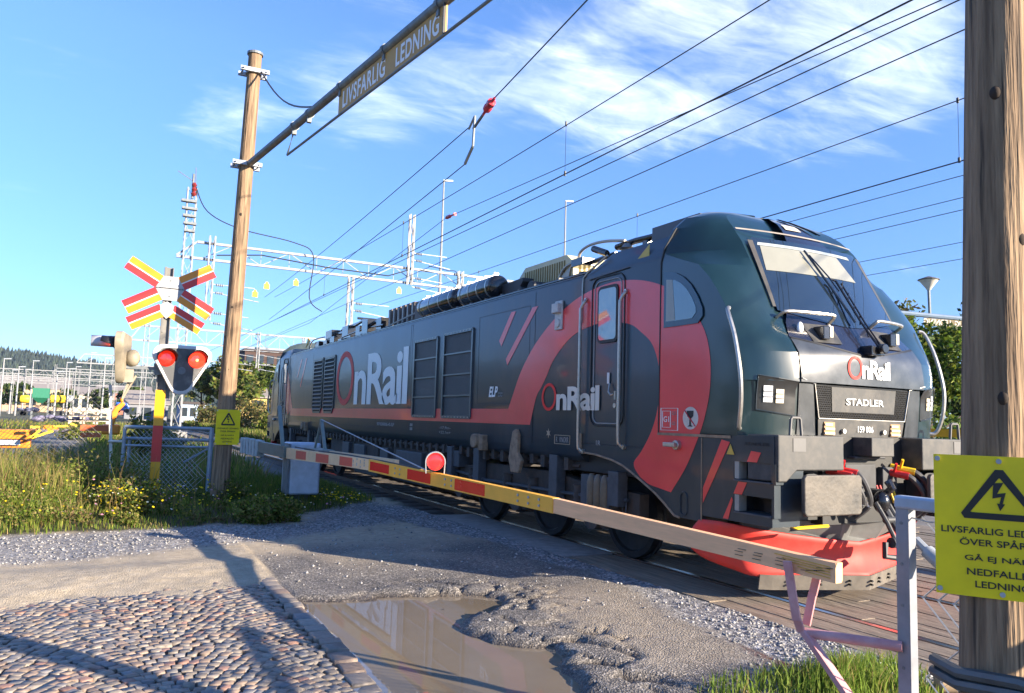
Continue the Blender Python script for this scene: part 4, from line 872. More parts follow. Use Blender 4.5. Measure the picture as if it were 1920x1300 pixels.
def louvre(y0, y1):
    P = [(y0, 1.86), (y0+.12, 1.72), (y1-.12, 1.72), (y1, 1.86), (y1, 3.18), (y0, 3.18)]
    b = MB(); b.prism([(XS-.003, *p) for p in P], (-.003, 0, 0)); v = b.build('louvre', mat('louvre_dark', (.006, .007, .008), rough=.7), loco)
    b = MB()
    for k in range(14): z = 1.80+k*.103; b.prism([(XS-.006, y0+.03, z), (XS-.035, y0+.03, z-.02), (XS-.035, y0+.03, z), (XS-.006, y0+.03, z+.028)], (0, y1-y0-.06, 0))
    b.build('slats', BODY, v)
    b = MB(); [b.bar((XS-.012, *P[k]), (XS-.012, *P[(k+1) % 6]), .05, .025, up=(1, 0, 0)) for k in range(6)]; b.build('louvre_frame', BODY, v)
louvre(19.62, 20.6); louvre(20.82, 21.8)
b = MB()
for y0, y1, z0, z1 in ((9.45, 11.1, 1.9, 3.28), (14.1, 14.2, 1.35, 3.45), (16.2, 18.2, 1.42, 1.85), (22.0, 22.0, 1.4, 3.4), (9.3, 9.3, 1.35, 3.45)):
    q = [(y0, z0), (y1, z0), (y1, z1), (y0, z1)]; [b.bar((XS-.0005, *q[k]), (XS-.0005, *q[(k+1) % 4]), .006, .003, up=(1, 0, 0)) for k in range(4) if (Vector(q[k])-Vector(q[(k+1) % 4])).length > .05]
b.bar((XS-.001, 8.1, 1.43), (XS-.001, 25.1, 1.43), .006, .003, up=(1, 0, 0)); b.build('panel_seams', GREYM, loco)
for y in (10.85, 22.4):
    b = MB(); b.box((XS-.09, y-.16, 1.18), (XS+.02, y+.0, 1.42)); b.cyl((XS-.14, y+.07, 1.32), (XS-.02, y+.07, 1.32), .11, n=14); b.build('jacking_lug', LUG, loco, bevel=.015)
b = MB(); b.prism([(XS-.06, y, z) for y, z in ((9.78, 1.5), (9.68, 1.54), (9.62, 1.46), (9.62, 1.2), (9.5, 1.1), (9.58, .92), (9.8, .92), (9.88, 1.1), (9.84, 1.3))], (.06, 0, 0)); b.build('lifting_bracket', LUG, loco, bevel=.015)
# ---- bogies, tanks
def bogie(yc):
    for s in (-1, 1):
        x = XC+s*1.12
        b = MB(); b.prism([(x, y, z) for y, z in ((yc-2.75, .60), (yc-2.75, .86), (yc-1.4, .92), (yc-1.0, .98), (yc+1.0, .98), (yc+1.4, .92), (yc+2.75, .86), (yc+2.75, .60), (yc+1.2, .52), (yc-1.2, .52))], (s*.14, 0, 0)); fr = b.build('bogie_frame', UNDER, loco, bevel=.012)
        b = MB()
        for d in (-1.95, 0, 1.95):
            b.cyl((x+s*.10, yc+d, .535), (x+s*.26, yc+d, .535), .17, n=16); b.box((x+s*.02 if s > 0 else x-.20, yc+d-.20, .40), (x+.20 if s > 0 else x-.02, yc+d+.20, .66))
            for e in (-.38, .38): b.lathe((x+s*.17, yc+d+e, .62), (0, 0, 1), [(0, .09), (.05, .075), (.05, .09), (.1, .075), (.1, .09), (.15, .075), (.15, .09), (.2, .075), (.25, .09)], 12)
        b.each('axle_box', UNDER, fr, smooth=True)
        b = MB()
        for y, z0, z1 in ((yc-1.1, .65, 1.22), (yc+1.25, .65, 1.22), (yc+2.3, .7, 1.18), (yc-2.45, .7, 1.1)): b.box((x+s*.16 if s > 0 else x-.30, y-.10, z0), (x+.30 if s > 0 else x-.16, y+.10, z1)); [b.tube([(x+s*.2, y+e, z0-.12), (x+s*.2, y+e*1.1, z0+.05)], .012, 5) for e in (-.12, -.06, .06, .12)]
        b.each('damper_post', UNDERB, fr, bevel=.012)
        b = MB(); b.tube([(x+s*.2, yc-2.6, .78), (x+s*.22, yc-1.2, .74), (x+s*.22, yc+1.0, .72), (x+s*.2, yc+2.6, .8)], .022, 6); b.box((min(x+s*.15, x+s*.28), yc-2.35, .62), (max(x+s*.15, x+s*.28), yc-1.75, 1.02)); b.each('sand_pipe', UNDERB, fr)
        for k in range(3):
            y = yc-2.25+k*.14; 
            b = MB(); b.lathe((x+s*.26, y, .58), (0, 0, 1), [(0, .05), (.04, .065), (.36, .065), (.42, .05), (.46, .03)], 10); b.build('pressure_cylinder', mat('cyl_brass', (.14, .11, .07), rough=.5, var=.3), fr, True)
    for d in (-1.95, 0, 1.95):
        y = yc+d
        for s in (-1, 1):
            x = XC+s*.7525; b = MB()
            b.lathe((x-s*.10, y, .535), (s, 0, 0), [(0, .18), (.01, .56), (.032, .56), (.04, .537), (.13, .53), (.135, .46), (.10, .44), (.10, .2), (.15, .17), (.16, .0)], 36); b.build('wheel', mat('wheel_steel', (.045, .05, .055), rough=.4, metal=.5, var=.3, scale=7), loco, True)
        b = MB(); b.cyl((XC-.7, y, .535), (XC+.7, y, .535), .1); b.box((XC-.5, y-.35, .3), (XC+.5, y+.2, .85)); b.build('axle', UNDER, loco)
bogie(9.87); bogie(33.2-9.87)
b = MB()
for y0, y1, x0, x1, z0, z1 in ((13.2, 15.3, -1.32, 1.32, .38, 1.1), (15.4, 16.1, -1.3, 1.3, .5, 1.12), (16.2, 17.9, -1.34, 1.34, .34, 1.08), (18.1, 18.9, -1.3, 1.3, .55, 1.12), (19.0, 20.2, -1.3, 1.3, .42, 1.1)): b.box((XC+x0, y0, z0), (XC+x1, y1, z1))
b.each('fuel_tank', UNDER, loco, bevel=.03)
b = MB(); b.box((XC-1.3, 5.9, 1.05), (XC+1.3, 27.2, 1.25)); b.build('underframe', RUBBER, loco)
b = MB(); b.box((XC-1.38, 18.3, .62), (XC-1.28, 18.85, 1.02)); b.box((XC-1.4, 17.0, .5), (XC-1.3, 17.8, 1.0)); b.box((XC-1.37, 15.5, .65), (XC-1.28, 16.0, 1.0)); b.box((XC-1.39, 11.85, .85), (XC-1.1, 12.2, 1.12)); b.box((XC-1.4, 13.5, .55), (XC-1.3, 14.9, 1.0)); b.each('equipment_box', UNDERB, loco, bevel=.015)
b = MB(); b.tube([(XC-1.34, 12.3, 1.14), (XC-1.34, 20.5, 1.14)], .035, 8); b.tube([(XC-1.3, 8.3, 1.10), (XC-1.3, 12.3, 1.12)], .025, 6)
for k in range(26): y = 12.5+k*.31; b.box((XC-1.4, y-.05, 1.05), (XC-1.28, y+.05, 1.2))
for k in range(14): y = 8.5+k*.3; b.box((XC-1.38, y-.04, 1.04+.03*(k % 2)), (XC-1.26, y+.06, 1.2))
for k in range(14): y = 21+k*.3; b.box((XC-1.38, y-.04, 1.04+.03*(k % 2)), (XC-1.26, y+.06, 1.2))
b.each('pipe_run', UNDER, loco)
# ---- roof
def roof():
    for y0, y1 in ((11.3, 12.75), (12.85, 14.75)):
        b = MB(); b.lathe((XC-.98, y0, 3.88), (0, 1, 0), [(0, .05), (.02, .15), (.06, .185), (.12, .20), (y1-y0-.12, .20), (y1-y0-.06, .185), (y1-y0-.02, .15), (y1-y0, .05)], 22); t = b.build('roof_cylinder', BLK, loco, True)
        b = MB(); n = 4 if y0 > 12.8 else 4
        for k in range(n): y = y0+.2+(y1-y0-.4)*k/(n-1); b.lathe((XC-.98, y-.018, 3.88), (0, 1, 0), [(0, .2), (.0, .207), (.036, .207), (.036, .2)], 22); b.box((XC-1.02, y-.02, 4.07), (XC-.94, y+.02, 4.13)); b.box((XC-1.05, y-.03, 3.58), (XC-.9, y+.03, 3.72))
        b.each('cylinder_strap', STEELB, t)
    # sunlit cage cover
    b = MB(); b.prism([(XC-.55, 9.75, 3.62), (XC-.55, 9.75, 4.08), (XC-.55, 9.95, 4.22), (XC-.55, 11.25, 4.22), (XC-.55, 11.45, 4.08), (XC-.55, 11.45, 3.62)], (1.3, 0, 0)); cg = b.build('roof_cage', mat('cage_cream', (.62, .55, .33), rough=.5, var=.12), loco)
    b = MB()
    for k in range(18): y = 9.98+k*.073; b.box((XC-.556, y, 3.72), (XC-.552, y+.035, 4.14))
    for k in range(14): x = XC-.45+k*.085; b.box((x, 9.744, 3.66), (x+.04, 9.748, 4.04))
    b.each('cage_slots', mat('cage_slot', (.22, .16, .05), rough=.8), cg)
    b = MB(); b.box((XC-.85, 9.6, 3.6), (XC-.6, 10.1, 3.72)); b.cyl((XC-.95, 10.35, 3.72), (XC-.70, 10.35, 3.72), .11); b.cyl((XC-.95, 10.7, 3.72), (XC-.72, 10.7, 3.72), .07); b.prism([(XC-.95, 10.9, 3.62), (XC-.95, 11.35, 3.62), (XC-.95, 11.3, 3.9), (XC-.95, 10.6, 3.92), (XC-.95, 10.6, 3.86)], (.2, 0, 0)); b.each('roof_valve', GREYM, loco, bevel=.01)
    b = MB(); b.box((XC-.9, 14.9, 3.6), (XC-.3, 15.5, 4.12)); b.box((XC-.6, 15.0, 4.1), (XC+.6, 15.4, 4.22)); 
    for k in range(6): b.box((XC-.82, 15.75+k*.3, 3.62), (XC-.3, 15.95+k*.3, 4.18))
    b.build('resistor_bank', mat('bank_brown', (.13, .10, .085), rough=.6, var=.3), loco, bevel=.01)
    b = MB(); [b.box((XC-.835, 15.8+k*.3, 3.7), (XC-.825, 15.87+k*.3, 4.14)) for k in range(6)]; b.tube([(XC-.85, 14.9, 3.95), (XC-.95, 17.4, 3.72), (XC-.95, 18.6, 3.68)], .02, 6); b.build('bank_plate', mat('bank_pale', (.4, .38, .34), rough=.5), loco)
    for yb in (20.2, 8.3):
        # insulators
        pass
    def insul(x, y, z, r, h, n):
        pr = []
        for k in range(n): t = k*h/n; pr += [(t, r*.6), (t+h/n*.3, r), (t+h/n*.6, r*.62)]
        b = MB(); b.lathe((x, y, z), (0, 0, 1), pr+[(h, r*.5), (h+.03, r*.3)], 16); return b
    insul(XC-.62, 8.30, 3.74, .13, .30, 5).build('insulator', mat('insulator_grey', (.2, .19, .18), rough=.4, var=.2), loco, True)
    for y in (17.9, 19.4, 21.5, 24.0): insul(XC-.6, y, 3.6, .10, .22, 4).build('insulator', BLK, loco, True); insul(XC+.6, y, 3.6, .10, .22, 4).build('insulator', BLK, loco, True)
    b = MB(); b.box((XC-.9, 8.9, 3.58), (XC-.5, 9.35, 3.66)); [b.box((XC-.85+.02*k, 8.9+.03*k, 3.66+.03*k), (XC-.55, 9.3, 3.675+.03*k)) for k in range(4)]; b.build('horn_box', BLK, loco, bevel=.006)
    # front pantograph, folded
    b = MB(); b.box((XC-.9, 6.56, 3.74), (XC-.15, 7.42, 4.06)); b.build('roof_box', mat('roof_box_grey', (.075, .085, .10), rough=.45, var=.15), loco, bevel=.01)
    b = MB(); b.tube([(XC-.5, 7.35, 4.08), (XC-.55, 8.2, 4.10), (XC-.58, 8.6, 4.08)], .045, 8); b.tube([(XC-.75, 7.35, 3.86), (XC-.7, 8.1, 3.84)], .035, 8); b.tube([(XC-.58, 8.6, 4.0), (XC-.55, 9.3, 3.98), (XC-.55, 9.7, 4.0)], .035, 8); b.box((XC-.6, 7.9, 3.78), (XC-.5, 8.0, 4.05))
    b.box((XC-.72, 9.25, 3.93), (XC-.5, 9.55, 4.05)); b.tube([(XC-.66, 8.7, 4.0), (XC-.7, 9.0, 4.12)], .05, 6); b.build('pantograph', BLK, loco, bevel=.008)
    pan = [o for o in loco.children if o.name.startswith('pantograph')][0]
    b = MB(); b.tube(spline([(XC-.62, 8.35, 4.12), (XC-.62, 8.8, 4.2), (XC-.62, 9.2, 4.22), (XC-.62, 9.45, 4.16), (XC-.62, 9.5, 4.02)], 5), .022, 6); b.tube(spline([(XC-.58, 9.3, 4.02), (XC-.58, 9.75, 4.05), (XC-.58, 10.0, 3.98), (XC-.58, 10.12, 3.82)], 5), .022, 6); b.prism([(XC-.575, 9.78, 4.02), (XC-.575, 10.08, 3.88), (XC-.575, 9.85, 3.82)], (.012, 0, 0)); b.build('pan_horn', mat('horn_alu', (.42, .37, .3), rough=.45, metal=.3), pan, True)
    # rear pantograph
    b = MB(); b.tube([(XC-.5, 24.5, 3.75), (XC-.45, 22.6, 4.22), (XC-.42, 20.4, 4.28)], .045, 8); b.tube([(XC+.5, 24.5, 3.75), (XC+.45, 22.6, 4.22), (XC+.42, 20.4, 4.28)], .045, 8); b.tube([(XC-.7, 20.4, 4.3), (XC+.7, 20.4, 4.3)], .035, 6); b.tube([(XC-.7, 18.6, 4.0), (XC-.65, 20.0, 4.2), (XC-.6, 22.0, 4.05), (XC-.6, 23.5, 4.1)], .05, 6); b.box((XC-.75, 22.8, 3.9), (XC-.4, 23.5, 4.2)); b.box((XC-.8, 20.9, 3.8), (XC-.45, 21.5, 4.15)); b.box((XC-.8, 24.2, 3.62), (XC+.8, 24.6, 3.8)); b.box((XC-.85, 19.2, 3.62), (XC-.5, 19.9, 3.85)); b.tube([(XC-.85, 17.7, 3.85), (XC-.8, 19.4, 3.92), (XC-.8, 21.5, 3.85)], .025, 6)
    for k in range(8): b.box((XC-.9+random.uniform(0, .1), 18+k*.85, 3.6), (XC-.55, 18.3+k*.85+random.uniform(0, .25), 3.8+random.uniform(0, .3)))
    p2 = b.build('pantograph', BLK, loco, bevel=.008)
    b = MB(); b.tube(spline([(XC-.9, 24.9, 3.75), (XC-.9, 24.6, 3.95), (XC-.9, 24, 4.0), (XC-.9, 23, 3.98)], 5), .02, 6); b.build('pan_horn', MATS['horn_alu'], p2)
    b = MB(); b.prism([(XC-.95, 25.2, 3.8), (XC-.95, 24.95, 4.1), (XC-.95, 24.6, 3.98)], (.02, 0, 0)); b.build('pan_flag', YEL, p2)
    b = MB()
    for k in range(30): y = 8.3+k*.56; b.box((XC-1.36, y-.03, 3.555), (XC-1.28, y+.03, 3.6))
    b.box((XC-1.2, 8.2, 3.56), (XC+1.2, 25, 3.64)); b.build('roof_walkway', ROOFG, loco)
roof()
# ================================================================ crossing furniture
POLEW = mat('pole_wood', (.135, .085, .048), rough=.9, col2=(.33, .225, .135), scale=4.5, stretch=(6, 6, .3), bump=1.0, bscale=9, detail=10, thr=(.36, .62), crack=.8)
GALV = mat('galvanised', (.36, .39, .42), rough=.5, metal=.35, var=.25, scale=11)
GALVD = mat('galvanised_dark', (.17, .19, .20), rough=.55, metal=.3, var=.3, scale=9)
SIGNY = mat('sign_yellow', (.80, .63, .004), rough=.42, var=.12, scale=4)
SIGNK = mat('sign_black', (.015, .015, .015), rough=.5, var=.1)
REDP = mat('signal_red', (.60, .018, .018), rough=.35, var=.07)
ORNG = mat('signal_yellow', (.70, .235, .002), rough=.35, var=.07)
SILV = mat('signal_silver', (.34, .35, .36), rough=.4, var=.12)
WIRE = mat('wire_dark', (.02, .022, .025), rough=.5, var=0)
def wood_pole(name, p0, p1, r0, r1, label, cap):
    t = thing(name, (p0[0], p0[1], 0), label, 'utility pole'); p0, p1 = Vector(p0), Vector(p1); b = MB(); n = 22; rows = []
    for i in range(41):
        q = i/40; c = p0.lerp(p1, q); r = r0+(r1-r0)*q; row = []
        for k in range(n):
            a = 2*math.pi*k/n; rr = r*(1+.025*math.sin(3*a+1.2+q*2)+.03*(vnoise(np.array(k*.9), np.array(q*6.), 1.0)-.5)-(.06 if k == 4 else 0)-(.05 if k in (13,) else 0))
            row.append(c+Vector((rr*math.cos(a), rr*math.sin(a), 0)))
        rows.append(row)
    b.grid(rows, True); b.f.append(tuple(range(40*n, 41*n))); o = b.build('shaft', POLEW, t, True)
    if cap: b = MB(); b.lathe(p1, (0, 0, 1), [(-.02, r1*1.22), (.02, r1*1.22), (.05, r1*.7), (.06, .01)], 18); b.build('cap', GALVD, t)
    return t
LP0, LP1 = Vector((1.835, 13.58, -.4)), Vector((1.985, 13.70, 7.93))
lp = wood_pole('utility_pole', LP0, LP1, .148, .112, 'leaning brown wooden pole with metal cap beside the crossing signal', True)
def onpole(z): return LP0.lerp(LP1, (z-LP0.z)/(LP1.z-LP0.z))
RP = Vector((2.87, 1.65, 1.65)); RL = Vector((.88, -.47, 0))*.034
rp0 = RP+RL*(-2.05)+Vector((0, 0, -2.05)); rp1 = RP+RL*6.9+Vector((0, 0, 6.9))
rp = wood_pole('utility_pole', rp0, rp1, .109, .102, 'thick cracked wooden pole carrying the large yellow warning sign', True)
for t_, z in ((lp, 5.9), (lp, 7.58)):
    b = MB(); c = onpole(z); b.lathe(c-Vector((0, 0, .03)), (0, 0, 1), [(0, .137), (.06, .137)], 18); b.bar(c+Vector((-.24, -.13, 0)), c+Vector((.24, -.15, 0)), .05, .07); b.bar(c+Vector((-.24, .13, 0)), c+Vector((.24, .11, 0)), .05, .07)
    for s in (-1, 1): b.cyl(c+Vector((s*.19, -.2, 0)), c+Vector((s*.19, .18, 0)), .014, n=8)
    b.build('pole_clamp', GALV, t_)
for t_, f_, rr in ((rp, lambda z: rp0.lerp(rp1, (z+.4)/8.95), .107), (lp, onpole, .135)):
    for z, a in ((1.78, 3.9), (2.35, 4.5), (2.9, 3.6), (3.4, 4.3), (.75, 4.1), (4.2, 3.95), (5.0, 4.4)):
        c = f_(z); d = Vector((math.cos(a), math.sin(a), 0)); b = MB(); b.sphere(c+d*rr*.86, .022, 10, 8, (1, 1, 1.4)); b.build('knot', mat('knot_dark', (.035, .022, .014), rough=.9, var=.3), t_, True)
b = MB(); b.bar(rp0.lerp(rp1, 6.3/8.95), Vector((3.47, 1.95, 5.9)), .08, .10); b.build('beam_bracket', GALV, rp)
# overhead warning beam between the two poles
B0, B1 = Vector((1.985, 13.52, 5.9)), Vector((3.47, 1.95, 5.9)); BD = (B1-B0).normalized()
def onb(y, z=0): t = (y-B0.y)/(B1.y-B0.y); return B0.lerp(B1, t)+Vector((0, 0, z))
bm_ = thing('overhead_beam', (2.7, 8, 5.9), 'grey pipe spanning the road high overhead with a brown lettered board', 'beam')
b = MB(); b.tube([onb(13.5), onb(8), onb(1.95)], .058, 12); b.build('pipe', GALVD, bm_, True)
b = MB()
for y in (11.35, 10.75, 9.62, 8.35, 7.1, 6.2): b.lathe(onb(y)-BD*.03, BD, [(0, .07), (.06, .07)], 12); b.box(onb(y)+Vector((-.03, -.03, -.13)), onb(y)+Vector((.03, .03, -.05)))
b.build('pipe_clip', GALVD, bm_)
b = MB(); b.tube([onb(11.35, -.05), onb(11.6, -.37), onb(9.65, -.37), onb(7, -.37), onb(4.3, -.37), onb(4.1, -.05)], .017, 8); b.build('rod', GALVD, bm_)
PERP = Vector((BD.y, -BD.x, 0)).normalized()      # towards -x side
if PERP.x > 0: PERP = -PERP
b = MB(); ya, yb = 9.66, 6.95; q = [onb(ya, -.055), onb(yb, -.055), onb(yb, -.365), onb(ya, -.365)]; b.prism([p+PERP*.012 for p in q], -PERP*.02); bd = b.build('sign_board', mat('board_brown', (.48, .27, .055), rough=.55, var=.12, scale=3), bm_)
BB = Matrix(((BD.x, 0, PERP.x, 0), (BD.y, 0, PERP.y, 0), (0, 1, 0, 0), (0, 0, 0, 1)))
LETW = mat('stencil_white', (.86, .86, .84), rough=.5, var=.04)
o0 = onb(9.52, -.325)+PERP*.014; text('warning_text', 'LIVSFARLIG', LETW, BB, o0, w=1.22, h=.225, off=.02, parent=bd, spacing=1.12)
o0 = onb(8.04, -.325)+PERP*.014; text('warning_text', 'LEDNING', LETW, BB, o0, w=.97, h=.225, off=.02, parent=bd, spacing=1.12)
b = MB(); b.bar(onb(yb+.012, -.05)+PERP*.02, onb(yb+.012, -.37)+PERP*.02, .02, .03); b.build('board_edge', WIRE, bd)
b = MB(); s0 = onpole(7.58)+Vector((.1, -.14, 0)); s1 = onb(10.62, .06); b.tube([s0.lerp(s1, t)+Vector((0, 0, -.22*math.sin(math.pi*t))) for t in [k/10 for k in range(11)]], .014, 6); b.build('stay_rod', WIRE, bm_)
# yellow warning plates
def plate(c, n, w, h, label, small=False):
    n = Vector(n).normalized(); r = Vector((0, 0, 1)).cross(n); c = Vector(c); t = thing('warning_plate', c, label, 'sign')
    Mx = Matrix(((r.x, 0, n.x, 0), (r.y, 0, n.y, 0), (0, 1, 0, 0), (0, 0, 0, 1)))
    P = lambda u, v, o=0: c+r*(u*w)+Vector((0, 0, (.5-v)*h))+n*o
    b = MB(); b.prism([P(u, v) for u, v in ((-.5, 0), (.5, 0), (.5, 1), (-.5, 1))], -n*.004); b.build('sheet', SIGNY, t)
    def tri(rt, rb, hw): return [P(0, rt, .002), P(hw, rb, .002), P(-hw, rb, .002)]
    A = [P(-.03, .095, .002), P(.03, .095, .002), P(.295, .415, .002), P(.27, .45, .002), P(-.27, .45, .002), P(-.295, .415, .002)]
    I = [P(-.004, .155, .002), P(.004, .155, .002), P(.222, .40, .002), P(.21, .405, .002), P(-.21, .405, .002), P(-.222, .40, .002)]
    b = MB(); b.grid([A, I], True); tr = b.build('hazard_triangle', SIGNK, t)
    b = MB(); b.prism([P(u, v, .002) for u, v in ((-.045, .19), (.03, .185), (-.02, .265), (.045, .255), (.02, .335), (.038, .335), (.0, .385), (-.022, .332), (-.004, .334), (.012, .285), (-.055, .30))], n*.001); b.build('lightning_bolt', SIGNK, t)
    for s_, v, ww in (('LIVSFARLIG LEDNING', .535, .90), ('ÖVER SPÅREN', .618, .62), ('GÅ EJ NÄRA', .735, .55), ('NEDFALLEN', .825, .52), ('LEDNING', .91, .40)):
        hh = .047*h*(1.28 if any(ch in s_ for ch in 'ÖÅÄ') else 1)
        text('notice_text', s_, SIGNK, Mx, P(0, v-(.007 if hh > .05*h else 0), .001), w=ww*w, h=hh, off=.012, parent=t, align='C', ext=.0012)
    b = MB()
    for u, v in ((0, .035), (0, .965), (-.47, .03), (-.47, .965), (.47, .03), (.47, .965)): b.cyl(P(u, v, 0), P(u, v, .006), .009, n=8)
    b.build('screw', GALV, t)
    return t
plate((2.772, 1.586, 1.334), (-.84, -.545, 0), .398, .486, 'large yellow high voltage warning sign on the thick cracked wooden pole')
plate(onpole(1.40)+Vector((.03, -.16, 0)), (.22, -.97, 0), .40, .575, 'small yellow high voltage warning sign on the leaning capped wooden pole')
# ---- crossing signal
def crossing_signal(x, y, label, group):
    t = thing('crossing_signal', (x, y, 0), label, 'crossing signal', group)
    b = MB(); b.box((x-.075, y-.05, -.3), (x-.06, y+.05, 4.15)); b.box((x+.06, y-.05, -.3), (x+.075, y+.05, 4.15)); b.box((x-.06, y+.01, -.3), (x+.06, y+.03, 4.15)); b.box((x-.06, y-.052, 3.0), (x-.035, y+.01, 4.15)); b.build('post', mat('post_grey', (.17, .165, .155), rough=.6, var=.2), t)
    for z0, z1, m in ((1.38, 1.99, mat('sheath_yellow', (.78, .36, .002), rough=.3, var=.05)), (.76, 1.38, REDP), (.12, .76, MATS['sheath_yellow'])): b = MB(); b.box((x-.078, y-.062, z0), (x+.078, y-.045, z1)); b.build('reflector_sheath', m, t)
    # St Andrew's cross
    def arm(cx, cz, ang, l0, l1, w, up_red, m1, m2, name, yy):
        d = Vector((math.cos(ang), 0, math.sin(ang))); u = Vector((-d.z, 0, d.x)); c = Vector((cx, yy, cz)); g = w*.03
        for s, m in ((1, m1), (-1, m2)):
            b = MB(); b.prism([c+d*l0+u*(s*g), c+d*l1+u*(s*g), c+d*l1+u*(s*w/2), c+d*l0+u*(s*w/2)], (0, .006, 0)); b.build(name, m, t)
        b = MB(); b.bar(c+d*l0+Vector((0, -.0, 0)), c+d*l1, .008, g*2+.004, up=u); 
        b.build('arm_edge', WHT, t)
    cz = 3.77
    for ang, m1, m2 in ((R(150), REDP, ORNG), (R(30), ORNG, REDP), (R(210), ORNG, REDP), (R(-30), REDP, ORNG)): arm(x+.03, cz, ang, .20, .79, .25, 0, m1, m2, 'cross_arm', y-.075)
    b = MB(); q = []
    for ang in (R(30), R(150), R(210), R(330)):
        d = Vector((math.cos(ang), 0, math.sin(ang))); u = Vector((-d.z, 0, d.x)); q += [d*.205-u*.127, d*.205+u*.127]
    c = Vector((x+.03, y-.08, cz)); b.prism([c+v for v in q], (0, .008, 0)); b.build('cross_centre', SILV, t)
    b = MB(); [b.cyl(c+Vector((dx, -.012, dz)), c+Vector((dx, .0, dz)), .014, n=8) for dx, dz in ((0, .14), (0, -.14), (-.2, 0), (.2, 0))]; b.build('bolt', GALVD, t)
    for ang, s in ((R(209), -1), (R(-29), 1)):
        arm(x+.0, 3.42, ang, .08, .66, .235, 0, ORNG if s < 0 else REDP, REDP if s < 0 else ORNG, 'chevron_arm', y-.075)
    b = MB(); c = Vector((x, y-.08, 3.40)); b.prism([c+Vector(v) for v in ((0, 0, .14), (.11, 0, .07), (.10, 0, -.06), (0, 0, -.17), (-.10, 0, -.06), (-.11, 0, .07))], (0, .008, 0)); b.build('chevron_centre', SILV, t)
    # triangular lamp heads
    def head(c, nrm, lit, name, rim=None):
        nrm = Vector(nrm).normalized(); r = Vector((0, 0, 1)).cross(nrm); c = Vector(c)
        def tri_out(k):
            pts = []
            for cx, cz_, a0 in ((.31, .25, -30), (-.31, .25, 90), (0, -.24, 210)):
                rr_ = .17 if cx else .20; pts_ = [(cx*k+rr_*k*math.cos(R(a0+q*15)), cz_*k+rr_*k*math.sin(R(a0+q*15))) for q in range(0, 9)]; pts += pts_
            return pts
        def ring3(k, o): return [c+r*u+Vector((0, 0, v))+nrm*o for u, v in tri_out(k)]
        b = MB(); b.grid([ring3(.93, -.10), ring3(1.0, -.06), ring3(1.0, .03), ring3(.985, .035), ring3(.865, .035), ring3(.855, .015)], True); b.f.append(tuple(range(27))); h = b.build('lamp_head', rim or mat('head_rim', (.55, .55, .54), rough=.35, var=.1, scale=12), t, True)
        b = MB(); b.prism(ring3(.86, .012), nrm*.004); b.build('face_plate', mat('head_face', (.06, .062, .064), rough=.4, col2=(.17, .17, .165), scale=5, thr=(.5, .75)), h)
        for u, on in ((-.255, .5), (.235, 1.)):
            k = c+r*u+Vector((0, 0, .175))+nrm*.018; b = MB(); b.lathe(k, nrm, [(0, .138), (.02, .138), (.03, .12), (.036, .07), (.038, .01)], 24); b.build('red_lamp', mat('lamp_red_on', (.6, .01, .005), rough=.15, var=0, emit=(1, .03, .012), estr=1.6, coat=1.) if on == 1. else mat('lamp_red_dim', (.45, .012, .006), rough=.15, var=0, emit=(1, .03, .01), estr=.28, coat=1.), h, True)
            if on == 1.: b = MB(); b.sphere(k+nrm*.04, .022, 10, 6); b.build('filament', mat('lamp_core', (.9, .3, .1), var=0, emit=(1, .35, .08), estr=3.), h)
            rows = []
            for o, kk in ((0, .152), (.24, .165)): rows.append([k+r*(kk*math.cos(a))+Vector((0, 0, kk*math.sin(a)))+nrm*o*(1 if math.sin(a) > .2 else .35) for a in [R(-12+q*17) for q in range(13)]])
            b = MB(); b.grid(rows); v = b.build('visor', mat('visor_dark', (.02, .02, .022), rough=.5), h, True); md = v.modifiers.new('t', 'SOLIDIFY'); md.thickness = .006
        b = MB(); b.lathe(c+nrm*.016-Vector((0, 0, .02)), nrm, [(0, .065), (.006, .065), (.008, .04)], 16)
        b.build('name_boss', GALVD, h); return h
    head((x+.30, y-.16, 2.36), (.06, -1, 0), True, 'h')
    b = MB(); b.bar((x-.7, y+.02, 2.36), (x+.3, y-.04, 2.36), .05, .05); b.box((x-.13, y-.08, 2.25), (x+.13, y+.08, 2.45)); b.build('head_bracket', GALVD, t)
    h2 = head((x-.66, y+.0, 2.52), (-.985, .17, 0), False, 'h2', mat('back_beige', (.30, .26, .19), rough=.6, var=.2))
    b = MB(); c2 = Vector((x-.60, y+.0, 2.52)); b.sphere(c2+Vector((.13, 0, .0)), .15, 12, 8, (.8, 1, 1)); b.box(c2+Vector((.0, -.09, -.42)), c2+Vector((.16, .09, -.2))); b.tube([c2+Vector((.1, 0, -.4)), c2+Vector((.02, 0, -.7)), c2+Vector((.2, 0, -.3))], .02, 6); b.build('head_back', mat('back_beige', (.34, .30, .22), rough=.6, var=.2), h2, True)
    rows = [[c2+Vector((-.10-o, kk*math.cos(a), .17+kk*math.sin(a)+.03)) for a in [R(-10+q*20) for q in range(11)]] for o, kk in ((0, .16), (.42, .15))]
    b = MB(); b.grid(rows); v = b.build('long_visor', mat('visor_pale', (.5, .5, .5), rough=.4), h2, True); md = v.modifiers.new('t', 'SOLIDIFY'); md.thickness = .006
    b = MB(); b.tube([(x-.1, y-.02, 2.3), (x-.16, y-.05, 2.1), (x-.10, y-.05, 1.95), (x-.05, y, 2.1)], .016, 6); b.box((x+.05, y-.0, 1.85), (x+.15, y+.1, 2.2)); b.build('cable_box', GALVD, t)
    return t
cs = crossing_signal(.925, 14.70, 'red and yellow crossing signal with triangular twin lamp head', None)
